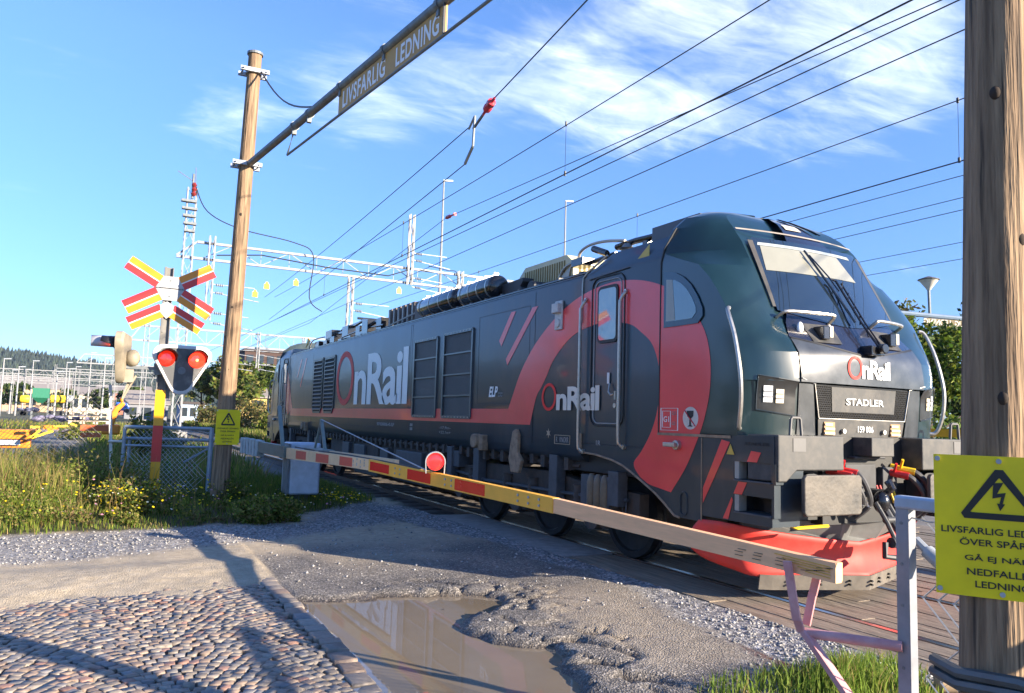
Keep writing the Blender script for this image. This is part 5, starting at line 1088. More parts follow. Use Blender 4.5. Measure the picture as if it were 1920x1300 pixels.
# ---- barrier
TIP = Vector((3.35, 2.72, .94)); PIV = Vector((2.87, 13.5, .98)); AD = Vector((PIV.x-TIP.x, PIV.y-TIP.y, 0)).normalized(); AN = Vector((-AD.y, AD.x, 0))   # towards -x
KNOT = [(2.72, .885, .985), (5.35, .937, 1.052), (9.6, .972, 1.118), (13.5, .885, 1.082), (14.2, .885, 1.082)]
def apt(y, f, side=0.):
    for (y0, a0, b0), (y1, a1, b1) in zip(KNOT[:-1], KNOT[1:]):
        if y <= y1 or y1 == 14.2: q = (y-y0)/(y1-y0); za = a0+(a1-a0)*q; zb = b0+(b1-b0)*q; break
    p = TIP+AD*((y-TIP.y)/AD.y); return Vector((p.x, p.y, za+(zb-za)*f))+AN*side
def arm_y(px):
    d = ray(px, 900); k = d.x/d.y; s = AD.x/AD.y; return (TIP.x-s*TIP.y)/(k-s)
br = thing('crossing_barrier', (3.15, 13.9, 0), 'lowered striped barrier arm with grey machine box and bare wood end', 'barrier')
CRM = mat('arm_cream', (.80, .56, .32), rough=.6, var=.12, scale=6); AYEL = mat('arm_yellow', (.86, .44, .045), rough=.5, var=.08, scale=6); PINE = mat('bare_pine', (.88, .50, .26), rough=.65, var=.10, scale=5, stretch=(6, .6, 6)); ARED = mat('arm_red', (.76, .012, .02), rough=.25, var=.05); AREDF = mat('arm_red_faded', (.62, .10, .06), rough=.5, var=.15, scale=30)
def arm_piece(name, ya, yb, f0, f1, s0, s1, m, parent=None, n=4):
    b = MB(); rows = []
    for k in range(n+1): y = ya+(yb-ya)*k/n; rows.append([apt(y, f0, s1), apt(y, f1, s1), apt(y, f1, s0), apt(y, f0, s0)])
    b.grid(rows, True); b.f += [(0, 1, 2, 3), tuple(n*4+q for q in range(4))]; return b.build(name, m, parent or br)
Y1, Y2, Y3 = arm_y(1558), arm_y(1042), arm_y(694); Y4 = arm_y(541)
arm_piece('bare_wood_end', 2.72, Y2, 0, 1, -.03, .024, PINE); arm_piece('yellow_arm', Y2-.01, Y3, -.02, 1.02, -.035, .030, AYEL); ac = arm_piece('cream_arm', Y3-.05, Y4+.15, .05, .97, -.03, .024, CRM)
for a, e, m, s, f0, f1 in ((697, 733, ARED, .0312, .12, .85), (768, 812, ARED, .0312, .08, .9), (858, 915, ARED, .0312, .08, .92), (555, 574, AREDF, .0252, .15, .85), (593, 617, AREDF, .0252, .12, .85), (638, 662, AREDF, .0252, .12, .88)): arm_piece('reflector_panel', arm_y(e), arm_y(a), f0, f1, s-.001, s+.0015, m, None, 1)
b = MB()
for px0, st, n in ((745, 9, 2), (840, 12, 2), (978, 20, 3)):
    for k in range(n):
        for f in (.3, .72): p = apt(arm_y(px0+k*st), f, .031); b.cyl(p, p+AN*.008, .011, n=8)
for px0 in (664, 671, 678, 685):
    for f in (.3, .5, .75): p = apt(arm_y(px0), f+random.uniform(-.1, .1), .0245); b.cyl(p, p+AN*.003, .014, n=6)
b.each('bolt', GALV, br)
arm_piece('second_arm', 9.3, 13.2, .5, 1.0, -.33, -.28, CRM); 
b = MB(); b.tube([apt(13.3, 1.05, -.1), apt(12, .98, -.12), apt(10.5, 1.03, -.06), apt(9, 1.05, 0), apt(7.9, 1.06, 0)], .010, 6); b.build('lamp_cable', WIRE, br)
b = MB()
for y, z in ((2.735, .8), (2.78, .6), (2.83, .5)): p = apt(y, z-.1, .0245); b.bar(p, p+Vector((0, .10, -.012)), .014, .002)
for y0 in (3.05, 3.18, 3.32):
    for f in (.25, .45, .6): p = apt(y0+random.uniform(-.02, .02), f, .0247); b.bar(p, p+Vector((0, .06, .0)), .011, .002)
b.each('paint_scuff', mat('scuff', (.03, .03, .03), rough=.8), br)
b = MB(); [b.bar(apt(2.75, f, .0246), apt(2.9+.05*k, f+.05, .0248), .012, .002) for k, f in enumerate((.2, .35, .5, .62, .75))]; b.build('paint_remnant', YEL, br)
arm_piece('steel_link', 13.45, 15.35, .1, 1.1, -.06, .05, mat('link_green', (.16, .19, .17), rough=.5, metal=.3, var=.2))
b = MB()
for k in range(6): y = 15.35+k*.27; p = apt(13.5, .5, 0)+AD*(y-13.5); b.box((p.x-.07, y, .82-.008*(k % 2)), (p.x+.07, y+.24, 1.12+.01*(k % 2)))
b.build('counterweight', mat('weight_white', (.50, .50, .48), rough=.7, var=.25, scale=12), br, bevel=.006)
BOXM = mat('box_galv', (.40, .46, .54), rough=.38, metal=.25, var=.18, scale=5)
b = MB(); b.box((2.965, 13.6, .26), (3.50, 14.2, 1.15)); b.build('machine_box', BOXM, br, bevel=.035, seg=3)
b = MB(); b.box((2.93, 13.58, .28), (2.955, 13.95, 1.14)); b.cyl((3.2, 13.9, 1.0), (2.86, 13.9, 1.0), .05); b.build('box_hinge', GALVD, br)
b = MB(); b.cyl((3.24, 13.9, -.3), (3.24, 13.9, .28), .17, n=20); b.build('box_post', mat('post_dark', (.10, .11, .12), rough=.5), br)
b = MB(); b.bar(apt(13.6, .9, .03), apt(13.9, .9, .03)+Vector((-.03, 0, .72)), .065, .03); b.build('brace', mat('brace_green', (.20, .24, .22), rough=.5, metal=.3), br)
b = MB(); b.bar(apt(12.2, .8, -.28), apt(12.5, .9, -.28)+Vector((0, 0, .5)), .05, .03); b.bar(apt(12.8, .8, -.28), apt(12.5, .9, -.28)+Vector((0, 0, .5)), .03, .03); b.box(apt(12.9, .9, -.4), apt(12.0, 1.05, -.1)); b.build('brace', MATS['brace_green'], br)
b = MB(); b.tube([apt(12.5, .9, -.28)+Vector((0, 0, .5)), apt(7.75, 1.05, 0)], .008, 5); b.build('stay_wire', GALV, br)
ly = arm_y(815); p = apt(ly, 1.0, 0)+Vector((0, 0, .115)); LN = Vector((-.36, -.93, 0)).normalized(); LR = Vector((.93, -.36, 0)).normalized()
b = MB(); b.lathe(p+LN*.02, LN, [(0, .088), (.02, .088), (.03, .075), (.034, .04), (.035, .01)], 22); b.build('barrier_lamp', mat('barrier_lamp_red', (.65, .01, .01), rough=.15, var=0, emit=(1, .02, .02), estr=.9, coat=1.), br, True)
b = MB(); rows = [[p+LN*o+LR*(.105*math.cos(a))+Vector((0, 0, .105*math.sin(a) if math.sin(a) > -.01 else -.12)) for a in [R(-20)]+[R(q*15) for q in range(13)]+[R(200)]] for o in (-.06, .075)]; b.grid(rows); v = b.build('lamp_hood', SILV, br); b = MB(); b.cyl(p-LN*.06, p+LN*.02, .095, n=18); b.build('lamp_back', GALVD, br); md = v.modifiers.new('t', 'SOLIDIFY'); md.thickness = .01
# ---- fork rest, fence by the right pole
PINK = mat('fork_pink', (.50, .22, .22), rough=.55, var=.25, scale=8, col2=(.62, .36, .36))
fk = thing('barrier_rest', (3.35, 2.95, 0), 'pink painted steel fork holding the tip of the barrier arm', 'barrier rest')
b = MB(); b.bar(onX(1476, 1052, 3.28), onX(1494, 1165, 3.31), .055, .012, up=(-1, 0, 0)); b.bar(onX(1494, 1160, 3.31), onX(1503, 1186, 3.34), .055, .012, up=(-1, 0, 0)); b.build('fork_prong', PINK, fk, bevel=.003)
b = MB(); b.bar(onX(1537, 1060, 3.42), onX(1524, 1115, 3.42), .05, .012, up=(-1, 0, 0)); b.bar(onX(1524, 1112, 3.42), onX(1512, 1172, 3.39), .05, .012, up=(-1, 0, 0)); b.build('fork_prong', PINK, fk, bevel=.003)
b = MB(); b.tube([onX(1508, 1186, 3.35), onX(1692, 1213, 3.57)], .026, 10); b.build('cross_tube', PINK, fk, True)
b = MB(); b.bar(onX(1508, 1184, 3.34), onX(1588, 1300, 3.36), .05, .03); g = onX(1588, 1300, 3.36); b.bar(g, g+(g-onX(1508, 1184, 3.34))*.9, .05, .03); b.prism([onX(1672, 1216, 3.57), onX(1697, 1185, 3.58), onX(1697, 1226, 3.58)], (.02, 0, 0)); b.each('leg', PINK, fk, bevel=.003)
LINK = mat('link_wire', (.50, .50, .48), rough=.45, metal=.5, var=.1)
def chainlink(b, P, L_, H, pitch, r, n=3):
    """P(u, v) -> point; diagonal wires over an L_ x H panel"""
    k = -H
    while k < L_:
        for s in (0, 1):
            pts = []; m = max(2, int(H/.35))
            for i in range(m+1):
                v = H*i/m; u = k+v if s == 0 else k+H-v
                if 0 <= u <= L_: pts.append(P(u, v)+Vector((0, .002 if s else -.002, 0)))
            if len(pts) > 1: b.tube(pts, r, n, False)
        k += pitch
FPAINT = mat('fence_post_paint', (.24, .255, .28), rough=.5, var=.18, scale=7, metal=.15)
fr_ = thing('mesh_fence', (3.6, 1.6, 0), 'wire mesh fence panel with pale steel post behind the large warning sign', 'fence')
b = MB(); b.box((3.575, 2.50, -.2), (3.582, 2.56, 1.31)); b.box((3.575, 2.49, -.2), (3.63, 2.50, 1.31)); b.build('post', FPAINT, fr_)
b = MB(); b.box((3.565, -.4, 1.27), (3.635, 2.565, 1.335)); b.build('top_rail', mat('rail_blue', (.34, .42, .52), rough=.4, metal=.3, var=.12), fr_, bevel=.012)
b = MB(); [b.cyl((3.572, 2.53, z), (3.578, 2.53, z), .008, n=8) for z in (.5, .8, 1.0, 1.2)]; b.build('rivet', GALVD, fr_)
b = MB(); chainlink(b, lambda u, v: Vector((3.60+.012*math.sin(v*7+u*3), 2.50-u, .10+v)), 2.4, 1.14, .075, .0045, 4); b.tube([(3.6, 2.5-.1*k, 1.225+.006*(-1)**k) for k in range(25)], .004, 4); b.build('wire_mesh', LINK, fr_)
b = MB(); b.tube([onX(1717, 1012, 3.66), onX(1740, 1035, 3.66)], .022, 8); b.tube([onX(1738, 1033, 3.66), onX(1775, 1068, 3.66)], .034, 10); b.build('pipe_brace', GALV, fr_, True)
lg = MB(); lg.tube([onZ(1742, 1283, .09)+Vector((.12, .02, 0)), onZ(1800, 1283, .09)+Vector((.15, -.05, 0))], .075, 12); tag(lg.build('log', mat('cut_log', (.38, .27, .16), rough=.8, var=.25, scale=12), None, True), 'pale split log lying under the mesh fence', 'log')
for k, (lab, dz) in enumerate((('upper black cable duct at the foot of the thick pole', 1262), ('lower black cable duct at the foot of the thick pole', 1285))):
    b = MB(); p = onX(1800, dz, 2.76); q = onX(1920, dz+22, 2.66); b.tube([p+(p-q)*.3+Vector((.1, .1, 0)), p, q, q+(q-p)*2+Vector((0, 0, -.1))], .022, 8); tag(b.build('cable_duct', mat('duct_black', (.05, .065, .07), rough=.4, var=.3), None, True), lab, 'cable duct')
# ---- left gate and fences
FGAL = mat('fence_galv', (.30, .36, .42), rough=.45, metal=.35, var=.15)
ga = thing('mesh_gate', (1.1, 14.8, 0), 'steel tube gate with wire mesh behind the crossing signal', 'gate')
b = MB(); A, B = Vector((.43, 15.1, 0)), Vector((1.78, 14.5, 0)); V3 = lambda z: Vector((0, 0, z))
b.tube([A+V3(1.34), B+V3(1.34)], .032, 8); b.build('top_rail', FGAL, ga, True)
b = MB(); b.tube([A+V3(1.13)+Vector((0, .35, 0)), B+V3(1.13)+Vector((0, .35, 0))], .028, 8); b.tube([A+V3(1.02), B+V3(1.02)], .02, 8); b.build('middle_rail', FGAL, ga, True)
for p, h, r in ((A, 1.34, .03), (B, 1.36, .04), (A+Vector((.1, .35, 0)), 1.15, .03)): b = MB(); b.tube([p+V3(-.2), p+V3(h)], r, 8); b.build('upright', FGAL, ga, True)
b = MB(); b.tube([A.lerp(B, .7)+V3(.75), B+V3(1.05)+Vector((.1, .3, 0))], .018, 6); b.tube([B+V3(1.1)+Vector((0, .1, 0)), B+V3(1.36)+Vector((.45, 1.2, 0))], .02, 6); b.build('gate_brace', FGAL, ga, True)
D_ = (B-A); LL = D_.length; D_.normalize(); b = MB(); chainlink(b, lambda u, v: A+D_*u+Vector((0, .03, .1+v)), LL, 1.2, .085, .0035); b.build('wire_mesh', LINK, ga)
f2 = thing('broken_fence', (.2, 15.6, 0), 'leaning white fence post with torn sagging wire mesh', 'fence')
t0 = onY(207, 722, 15.6); t1 = onY(213, 900, 15.6); b = MB(); b.bar(t0, Vector((t1.x, 15.6, -.2)), .07, .05); b.build('post', mat('post_white', (.62, .60, .55), rough=.6, var=.15), f2)
b = MB(); b.tube([t0+Vector((.05, -.03, -1.0)), Vector((.45, 15.2, 1.08))], .022, 6); b.build('rail', MATS['post_white'], f2)
b = MB(); chainlink(b, lambda u, v: Vector((t0.x-.02+.02*v-u*.98, 15.65+.55*u*.6-.25*math.sin(v*1.4)*math.sin(u*1.1+.5), -.05+v*(1-.17*u)+.1*math.sin(u*2))), 2.6, 2.05, .115, .0042); b.build('wire_mesh', mat('mesh_dark', (.10, .10, .10), rough=.5, metal=.4), f2)
# ================================================================ overhead line, gantries, yard, buildings
WHITEP = mat('mast_white', (.27, .28, .29), rough=.5, var=.12, scale=5)
INS = mat('insulator_brown', (.22, .03, .03), rough=.3, var=.1)
def wire(pts, label, r=.0105, sag=0., n=14, cat='wire'):
    P = []
    for p, q in zip(pts[:-1], pts[1:]):
        p, q = Vector(p), Vector(q)
        for k in range(n): t = k/n; v = p.lerp(q, t); v.z -= sag*4*t*(1-t); P.append(v)
    P.append(Vector(pts[-1])); b = MB(); b.tube(P, r*.85, 5); o = b.build('overhead_wire', WIRE); return tag(o, label, cat, 'overhead line wires')
def dropper(x, y, z0, z1, r=.004, parent=None):
    b = MB(); b.tube([(x, y, z0), (x, y, z1)], r, 4); b.lathe((x, y, z0-.04), (0, 0, 1), [(0, .02), (.08, .02)], 6); b.lathe((x, y, z1-.04), (0, 0, 1), [(0, .02), (.08, .02)], 6); return b.build('dropper', WIRE, parent)
w1 = wire([(6.74, -8, 7.0), (6.74, 36, 6.95)], 'catenary wire passing straight above the locomotive roof', sag=.25)
w2 = wire([(6.74, -8, 5.88), (6.74, 36, 5.86), (6.5, 75, 5.9)], 'thick contact wire passing straight above the locomotive roof', r=.013)
for y in (10.95, 19, 27): dropper(6.74, y, 6.76 if y < 20 else 6.85, 5.88, parent=w1)
wire([(8.9, -6, 6.85), (6.9, 36, 5.95)], 'contact wire running obliquely above the locomotive roof', r=.011)
wire([(8.6, -8, 6.45), (8.7, 36, 6.2), (8.9, 75, 6.1)], 'upper wire of the pair right of the locomotive roof')
wire([(8.75, -8, 6.35), tuple(onX(866, 396, 8.62)), tuple(onX(836, 409, 8.62)), (8.4, 36, 5.9), (8.4, 75, 5.9)], 'lower wire of the pair right of the locomotive roof')
w3 = wire([(11.3, -8, 6.95), (11.3, 36, 6.9)], 'catenary wire of the track behind the locomotive', sag=.2)
w4 = wire([(11.4, -8, 5.83), (11.4, 36, 5.82), (11.4, 75, 5.85)], 'contact wire of the track behind the locomotive', r=.013)
for y in (6.95, 15, 24): dropper(11.35, y, 6.78, 5.83, parent=w3)
wire([(11.9, -8, 5.75), (12.2, 36, 5.9)], 'thin wire just below the contact wire behind the locomotive', r=.008)
wire([(16.1, -8, 6.85), (16.1, 36, 6.8)], 'highest wire over the third track right of the cab roof', r=.010, sag=.1)
wire([(16.0, -8, 6.55), (16, 36, 6.5)], 'second wire over the third track right of the cab roof', r=.010, sag=.1)
wire([(20, -8, 6.9), (20, 36, 6.8)], 'upper of the two farthest wires right of the cab roof', r=.010, sag=.1)
wire([(20, -8, 6.45), (20, 36, 6.35)], 'lowest and farthest wire right of the cab roof', r=.010, sag=.1)
# anchoring wire with insulator, splitting in two
aI = Vector((5.33, 10.9, 6.88)); aJ = Vector((5.42, 11.9, 6.70))
wire([(4.6, 2.0, 7.15), tuple(aI)], 'steep single wire ending at the red insulator and yoke plate', r=.012)
b = MB(); d = (aJ-aI).normalized(); b.lathe(aI, d, [(0, .02), (.1, .03), (.12, .07), (.2, .075), (.24, .05), (.28, .075), (.36, .07), (.4, .03), (.55, .02)], 12); o = b.build('line_insulator', mat('insulator_red', (.55, .05, .07), rough=.25, var=.1), None, True); tag(o, 'large red insulator hanging in the steep single wire beside the yoke plate', 'insulator')
b = MB(); e0 = aI+d*.5; b.bar(e0, e0+d*.5, .04, .03); b.bar(e0+d*.45+Vector((0, 0, .2)), e0+d*.5+Vector((0, 0, -.32)), .05, .025); b.bar(e0+d*.45+Vector((0, 0, .2)), e0+d*.75+Vector((0, 0, .12)), .03, .03); b.bar(e0+d*.5+Vector((0, 0, -.32)), e0+d*.9+Vector((0, 0, -.45)), .04, .04)
o = b.build('tension_yoke', GALVD); tag(o, 'small grey yoke plate splitting the steep wire into two', 'yoke plate')
wire([tuple(e0+d*.7+Vector((0, 0, .14))), (6.3, 36, 6.9)], 'upper of the two wires leaving the yoke plate', r=.011, sag=.1)
wire([tuple(e0+d*.9+Vector((0, 0, -.45))), (6.55, 36, 5.9)], 'lower of the two wires leaving the yoke plate', r=.011, sag=.05)
b = MB(); p = onX(836, 409, 8.62); q = onX(866, 396, 8.62); dd = (q-p).normalized(); b.lathe(p, dd, [(0, .02), (.05, .05), (.14, .06), (.2, .045), (.28, .06), (.36, .03), (.6, .02), (.62, .05), (.68, .05)], 10); tag(b.build('line_insulator', MATS['insulator_red'], None, True), 'red insulator in the wires near the tall lamp mast', 'insulator')
# gantries
def lattice(b, p, q, w, d, r=.05, pitch=.7, axis=Vector((1, 0, 0)), dep=Vector((0, 1, 0))):
    p, q = Vector(p), Vector(q); L_ = (q-p).length; u = (q-p).normalized()
    C = [axis*(s*w/2)+dep*(t*d/2) for s, t in ((-1, -1), (1, -1), (1, 1), (-1, 1))]
    for c in C: b.bar(p+c, q+c, r*1.6, r*1.6)
    n = max(1, int(L_/pitch))
    for k in range(n):
        for i in range(4):
            a, e = C[i], C[(i+1) % 4]
            if (k+i) % 2: a, e = e, a
            b.bar(p+u*(L_*k/n)+a, p+u*(L_*(k+1)/n)+e, r*.55, r*.55)
def gantry(y, x0, x1, zt, zb, masts, drops, label, detail=True, r=.048, base=0.):
    t = thing('overhead_gantry', (x0, y, 0), label, 'gantry', 'white overhead line gantries'); b = MB()
    for z in (zt, zb):
        b.bar((x0 if z == zb else x0+.8, y, z), (x1, y, z), r*2.6, r*2.2)
    b.bar((x0, y, zb+.05), (x0+.8, y, zt), r*1.6, r*1.6); n = max(3, int((x1-x0)/1.3))
    for k in range(n):
        xa, xb = x0+1+(x1-x0-1)*k/n, x0+1+(x1-x0-1)*(k+1)/n
        if k % 2: b.bar((xa, y, zt), (xb, y, zb), r*.7, r*.7)
        else: b.bar((xa, y, zb), (xb, y, zt), r*.7, r*.7)
        b.bar((xb, y, zt), (xb, y, zb), r*.5, r*.5)
    b.build('beam', WHITEP, t)
    for xm, h in masts:
        b = MB(); lattice(b, (xm, y, base), (xm, y, h), .36, .28, .035, .8); m = b.build('mast', WHITEP, t)
        b = MB(); b.box((xm-.45, y-.4, -.3), (xm+.45, y+.4, base+.75)); b.build('foundation', CONC, m)
    for xd, zd, zt2 in drops:
        b = MB(); lattice(b, (xd, y-.2, zd), (xd, y-.2, zt2), .22, .18, .036, .9); h = b.build('drop_post', WHITEP, t)
        if detail:
            b = MB()
            for z, L_, dz in ((zd+1.6, 1.9, 0), (zd+1.25, 2.1, -.25), (zd+.35, 1.7, -.1), (zd-.1, 1.9, -.2)):
                b.tube([(xd+.1, y-.3, z), (xd+L_, y-.3, z+dz)], .022, 6); b.lathe((xd+.25, y-.3, z-.01), (1, 0, -.04), [(0, .03), (.04, .08), (.08, .03), (.12, .08), (.16, .03), (.2, .08), (.24, .03), (.28, .08), (.32, .03)], 8)
            b.build('cantilever', GALV, h)
    return t
g1 = gantry(36, 2.5, 22.5, 9.05, 8.32, [(2.95, 11.4), (21.8, 8.4)], [(3.9, 5.6, 9.35), (10.2, 5.4, 8.3), (13.15, 8.2, 11.75), (15.9, 6.0, 9.2)], 'nearest white truss gantry across the tracks behind the locomotive')
b = MB()
for k in range(5): b.box((2.72-.05*k, 35.7, 9.4+k*.33), (3.15+.04*(k % 2), 35.95, 9.5+k*.33))
b.tube([(2.95, 35.8, 10.9), (2.95, 35.8, 12.0)], .05, 6); b.tube([(2.3, 35.7, 12.0), (2.9, 35.8, 11.7)], .02, 5); b.tube([(3.05, 35.8, 11.6), (3.02, 35.8, 12.3)], .02, 5); b.build('switch_gear', GALVD, g1)
b = MB(); b.lathe((3.0, 35.75, 11.0), (0, 0, 1), [(0, .05), (.1, .12), (.2, .05), (.3, .12), (.4, .05), (.5, .12), (.6, .05)], 8); b.build('switch_insulator', INS, g1)
b = MB(); b.tube(spline([(3.05, 35.8, 11.5), (3.6, 35.7, 10.4), (5, 35.6, 9.8), (7.4, 35.6, 9.5), (8.3, 35.6, 9.0), (8.2, 35.5, 7.0), (8.8, 35.4, 6.4)], 6), .025, 5); b.tube([(4.1, 35.7, 8.5), (6, 35.7, 8.75), (9, 35.7, 8.55), (12, 35.7, 8.5), (13, 35.7, 8.9)], .03, 5); b.tube(spline([(14.0, 35.5, 9.2), (15, 35.5, 9.1), (15.6, 35.5, 8.9), (15.4, 35.5, 6.8)], 5), .02, 5); b.build('feeder_cable', WIRE, g1)
YSG = mat('tag_yellow', (.8, .6, .02), rough=.4)
for px, py in ((500, 537), (555, 531), (478, 552), (748, 546)): p = onY(px, py, 33); b = MB(); b.box((p.x-.11, p.y-.02, p.z-.12), (p.x+.11, p.y+.02, p.z+.10)); b.box((p.x-.05, p.y-.02, p.z+.10), (p.x+.05, p.y+.02, p.z+.18)); b.build('track_number_tag', YSG, g1)
gantry(75, 2.0, 20, 9.0, 7.7, [(3.3, 9.2)], [(10.5, 5.8, 9.5), (12.8, 5.8, 9.2), (17, 6, 9)], 'second white truss gantry just above the locomotive tail', True, .07)
gantry(118, -3, 22, 8.8, 7.6, [(1.5, 9.6), (8.0, 9.2)], [(5, 5.6, 8), (12, 5.6, 8)], 'third white truss gantry behind the wooden pole', False, .07)
ORX = [(-16, 150, 7.6), (-26, 165, 7.4), (-9, 185, 9.6), (-40, 190, 7.4), (-20, 215, 8.2)]
for k, (xx, yy, h) in enumerate(ORX): gantry(yy, xx, xx+18+2*k, h, h-1.1, [(xx+.6, h+.8), (xx+12, h)], [(xx+5, 4, h), (xx+9, 4, h)], ['yard gantry left of the green hopper, nearest of its row', 'wide yard gantry behind the green hopper', 'yard gantry just left of the side lamp head', 'farthest left yard gantry below the hill', 'yard gantry between the hopper and the fence post, farthest back'][k], False, .065)
def lampmast(p, h, label, head=1, r=.09, g='lamp masts'):
    t = thing('lamp_mast', (p.x, p.y, 0), label, 'lamp mast', g); b = MB(); b.tube([(p.x, p.y, -.3), (p.x, p.y, h*.6), (p.x, p.y, h)], r, 8, True, [r*1.3, r, r*.6]); b.build('pole', WHITEP, t)
    b = MB(); s = p.y/45; b.bar((p.x-.05, p.y, h), (p.x+.6*s**.3, p.y-.05, h+.06), .16*s**.4, .10*s**.4); b.build('lamp_head', GALV, t); return t
lampmast(onY(826, 500, 46), onY(826, 338, 46).z, 'tall lamp mast rising above the white gantry in the middle')
lampmast(onY(1058, 500, 50), onY(1058, 377, 50).z, 'tall lamp mast behind the locomotive cab roof')
YLAB = ['far left edge', 'second from the left edge', 'left of the hopper', 'above the green hopper', 'right of the hopper', 'third right of the hopper', 'above the yellow wagons', 'near the leaning post', 'left of the side lamp', 'under the side lamp', 'behind the side lamp']
for k, (px, py) in enumerate(((8, 673), (24, 694), (36, 688), (48, 693), (63, 677), (108, 697), (126, 680), (131, 692), (143, 688), (172, 662), (198, 672))):
    yy = 120+(k*37 % 60); p = onY(px, py, yy); lampmast(p, p.z, 'slim yard lamp mast below the hill, '+YLAB[k], r=.11, g='yard lamp masts')
# street lamp and second beam on the right, far barrier
p = onY(1741, 520, 20); t = thing('street_lamp', (p.x, p.y, 0), 'street lamp with funnel shaped shade rising above the leafy trees', 'street lamp')
b = MB(); b.tube([(p.x+.25, p.y, -.3), (p.x, p.y, p.z-.55)], .06, 8); b.build('post', GALVD, t)
b = MB(); b.lathe((p.x, p.y, p.z-.55), (0, 0, 1), [(0, .08), (.08, .12), (.42, .38)], 14); b.build('lamp_shade', mat('lamp_glass', (.7, .66, .58), rough=.4), t, True)
b = MB(); b.lathe((p.x, p.y, p.z-.13), (0, 0, 1), [(0, .42), (.03, .42), (.14, .12), (.17, .02)], 14); b.build('lamp_cap', mat('cap_dark', (.08, .075, .07), rough=.6), t)
LETF = mat('far_letter', (.42, .40, .34), rough=.6); t = thing('overhead_beam', (25, 17, 5.8), 'far blue pipe with mirrored lettering board between the cab and the right pole', 'beam')
P0, P1 = onY(1700, 588, 17), onY(1850, 602, 17); b = MB(); b.tube([P0+(P0-P1)*.4, P1+(P1-P0)*.7], .085, 8); b.build('pipe', mat('pipe_blue', (.10, .15, .22), rough=.5), t)
q = [onY(1733, 596, 17), onY(1850, 606, 17), onY(1850, 620, 17), onY(1733, 610, 17)]; b = MB(); b.prism(q, (0, .03, 0)); b.build('sign_board', mat('far_board', (.10, .075, .03), rough=.7), t)
ux = (q[1]-q[0]).normalized(); MB_ = Matrix(((-ux.x, 0, 0, 0), (-ux.y, 0, -1, 0), (-ux.z, 1, 0, 0), (0, 0, 0, 1)))
text('warning_text', 'LIVSFARLIG  LEDNING', LETF, MB_, onY(1846, 617.5, 16.98), w=(q[1]-q[0]).length*.97, h=.22, off=.02, parent=t)
b = MB(); a = onX(1700, 806, 10.4); c = onX(1830, 812, 10.4); b.bar((10.4, a.y+5, 1.66), (10.4, 2.5, 1.66), .06, .11); t = thing('crossing_barrier', (10.4, 4, 0), 'yellow barrier arm on the far side of the locomotive', 'barrier'); b.build('arm', YEL, t); b = MB(); b.box((10.3, 3.6, -.2), (10.6, 4.0, 1.6)); b.build('stand', GALVD, t)
# buildings
BRICK = mat('dark_facade', (.06, .034, .028), rough=.8, var=.25, scale=.8); WINB = mat('far_window', (.03, .04, .05), rough=.15, var=.2)
def building(name, c, w, d, h, m, label, rows, cols, roof=None, wm_=None):
    t = thing(name, c, label, 'building'); c = Vector(c); b = MB(); b.box(c+Vector((-w/2, 0, -1)), c+Vector((w/2, d, h))); b.build('wall', m, t)
    for r in range(rows):
        for k in range(cols):
            x = c.x-w/2+(k+.5)*w/cols; z = c.z+h*(r+.55)/rows; b = MB(); b.box((x-w/cols*.33, c.y-.06, z-h/rows*.22), (x+w/cols*.33, c.y, z+h/rows*.25)); f = b.build('window', wm_ or WINB, t)
    b = MB()
    if roof: b.prism([c+Vector((-w/2-.3, -.3, h)), c+Vector((w/2+.3, -.3, h)), c+Vector((w/2+.3, d/2, h+roof)), c+Vector((-w/2-.3, d/2, h+roof))], (0, .1, .2)); b.prism([c+Vector((-w/2-.3, d+.3, h)), c+Vector((w/2+.3, d+.3, h)), c+Vector((w/2+.3, d/2, h+roof)), c+Vector((-w/2-.3, d/2, h+roof))], (0, .1, .2))
    else: b.box(c+Vector((-w/2-.2, -.2, h)), c+Vector((w/2+.2, d+.2, h+.35)))
    b.build('roof', mat('roof_pale', (.22, .2, .19), rough=.7) if roof else mat('roof_dark', (.06, .05, .05), rough=.8), t); return t
p = onY(497, 760, 125); building('brown_building', (p.x+3.5, 125, 3), 14, 12, 8.2, BRICK, 'dark red brown building behind the locomotive tail', 3, 9)
p = onY(468, 745, 95); building('shed', (p.x, 95, 2.0), 4, 4, 1.4, mat('shed_yellow', (.5, .36, .12), rough=.8), 'small yellow shed with pale roof on the bushy bank', 1, 2, 1.1)
p = onY(362, 770, 120); building('blue_shed', (p.x, 120, 0), 3.4, 6, 2.6, mat('shed_blue', (.30, .38, .5), rough=.7), 'pale blue shed beside the nearest gantry mast', 1, 3)
p = onY(275, 765, 130); building('grey_shed', (p.x, 130, 0), 6, 6, 2.4, mat('shed_grey', (.20, .21, .24), rough=.7), 'grey shed with sloping roof behind the crossing signal', 1, 3, 2.0)
p = onY(15, 760, 230); building('ochre_building', (p.x, 230, 0), 26, 10, 6, mat('wall_ochre', (.5, .33, .2), rough=.8), 'ochre building with low roof below the forested hill', 1, 8, 3.0)
for k, (px, w_, col, lab) in enumerate(((150, 16, (.45, .42, .36), 'long pale building behind the yellow wagons'), (232, 14, (.3, .12, .08), 'red brown building right of the yellow wagons'), (100, 12, (.5, .38, .26), 'beige building behind the green hopper'), (-60, 22, (.4, .36, .3), 'grey beige building beyond the left edge of the yard'))):
    p = onY(px, 758, 240+8*k); building('far_building', (p.x, p.y, 0), w_, 9, 5+k % 2, mat('far_wall_%d' % k, col, rough=.8), lab, 1, 6, 2.2)
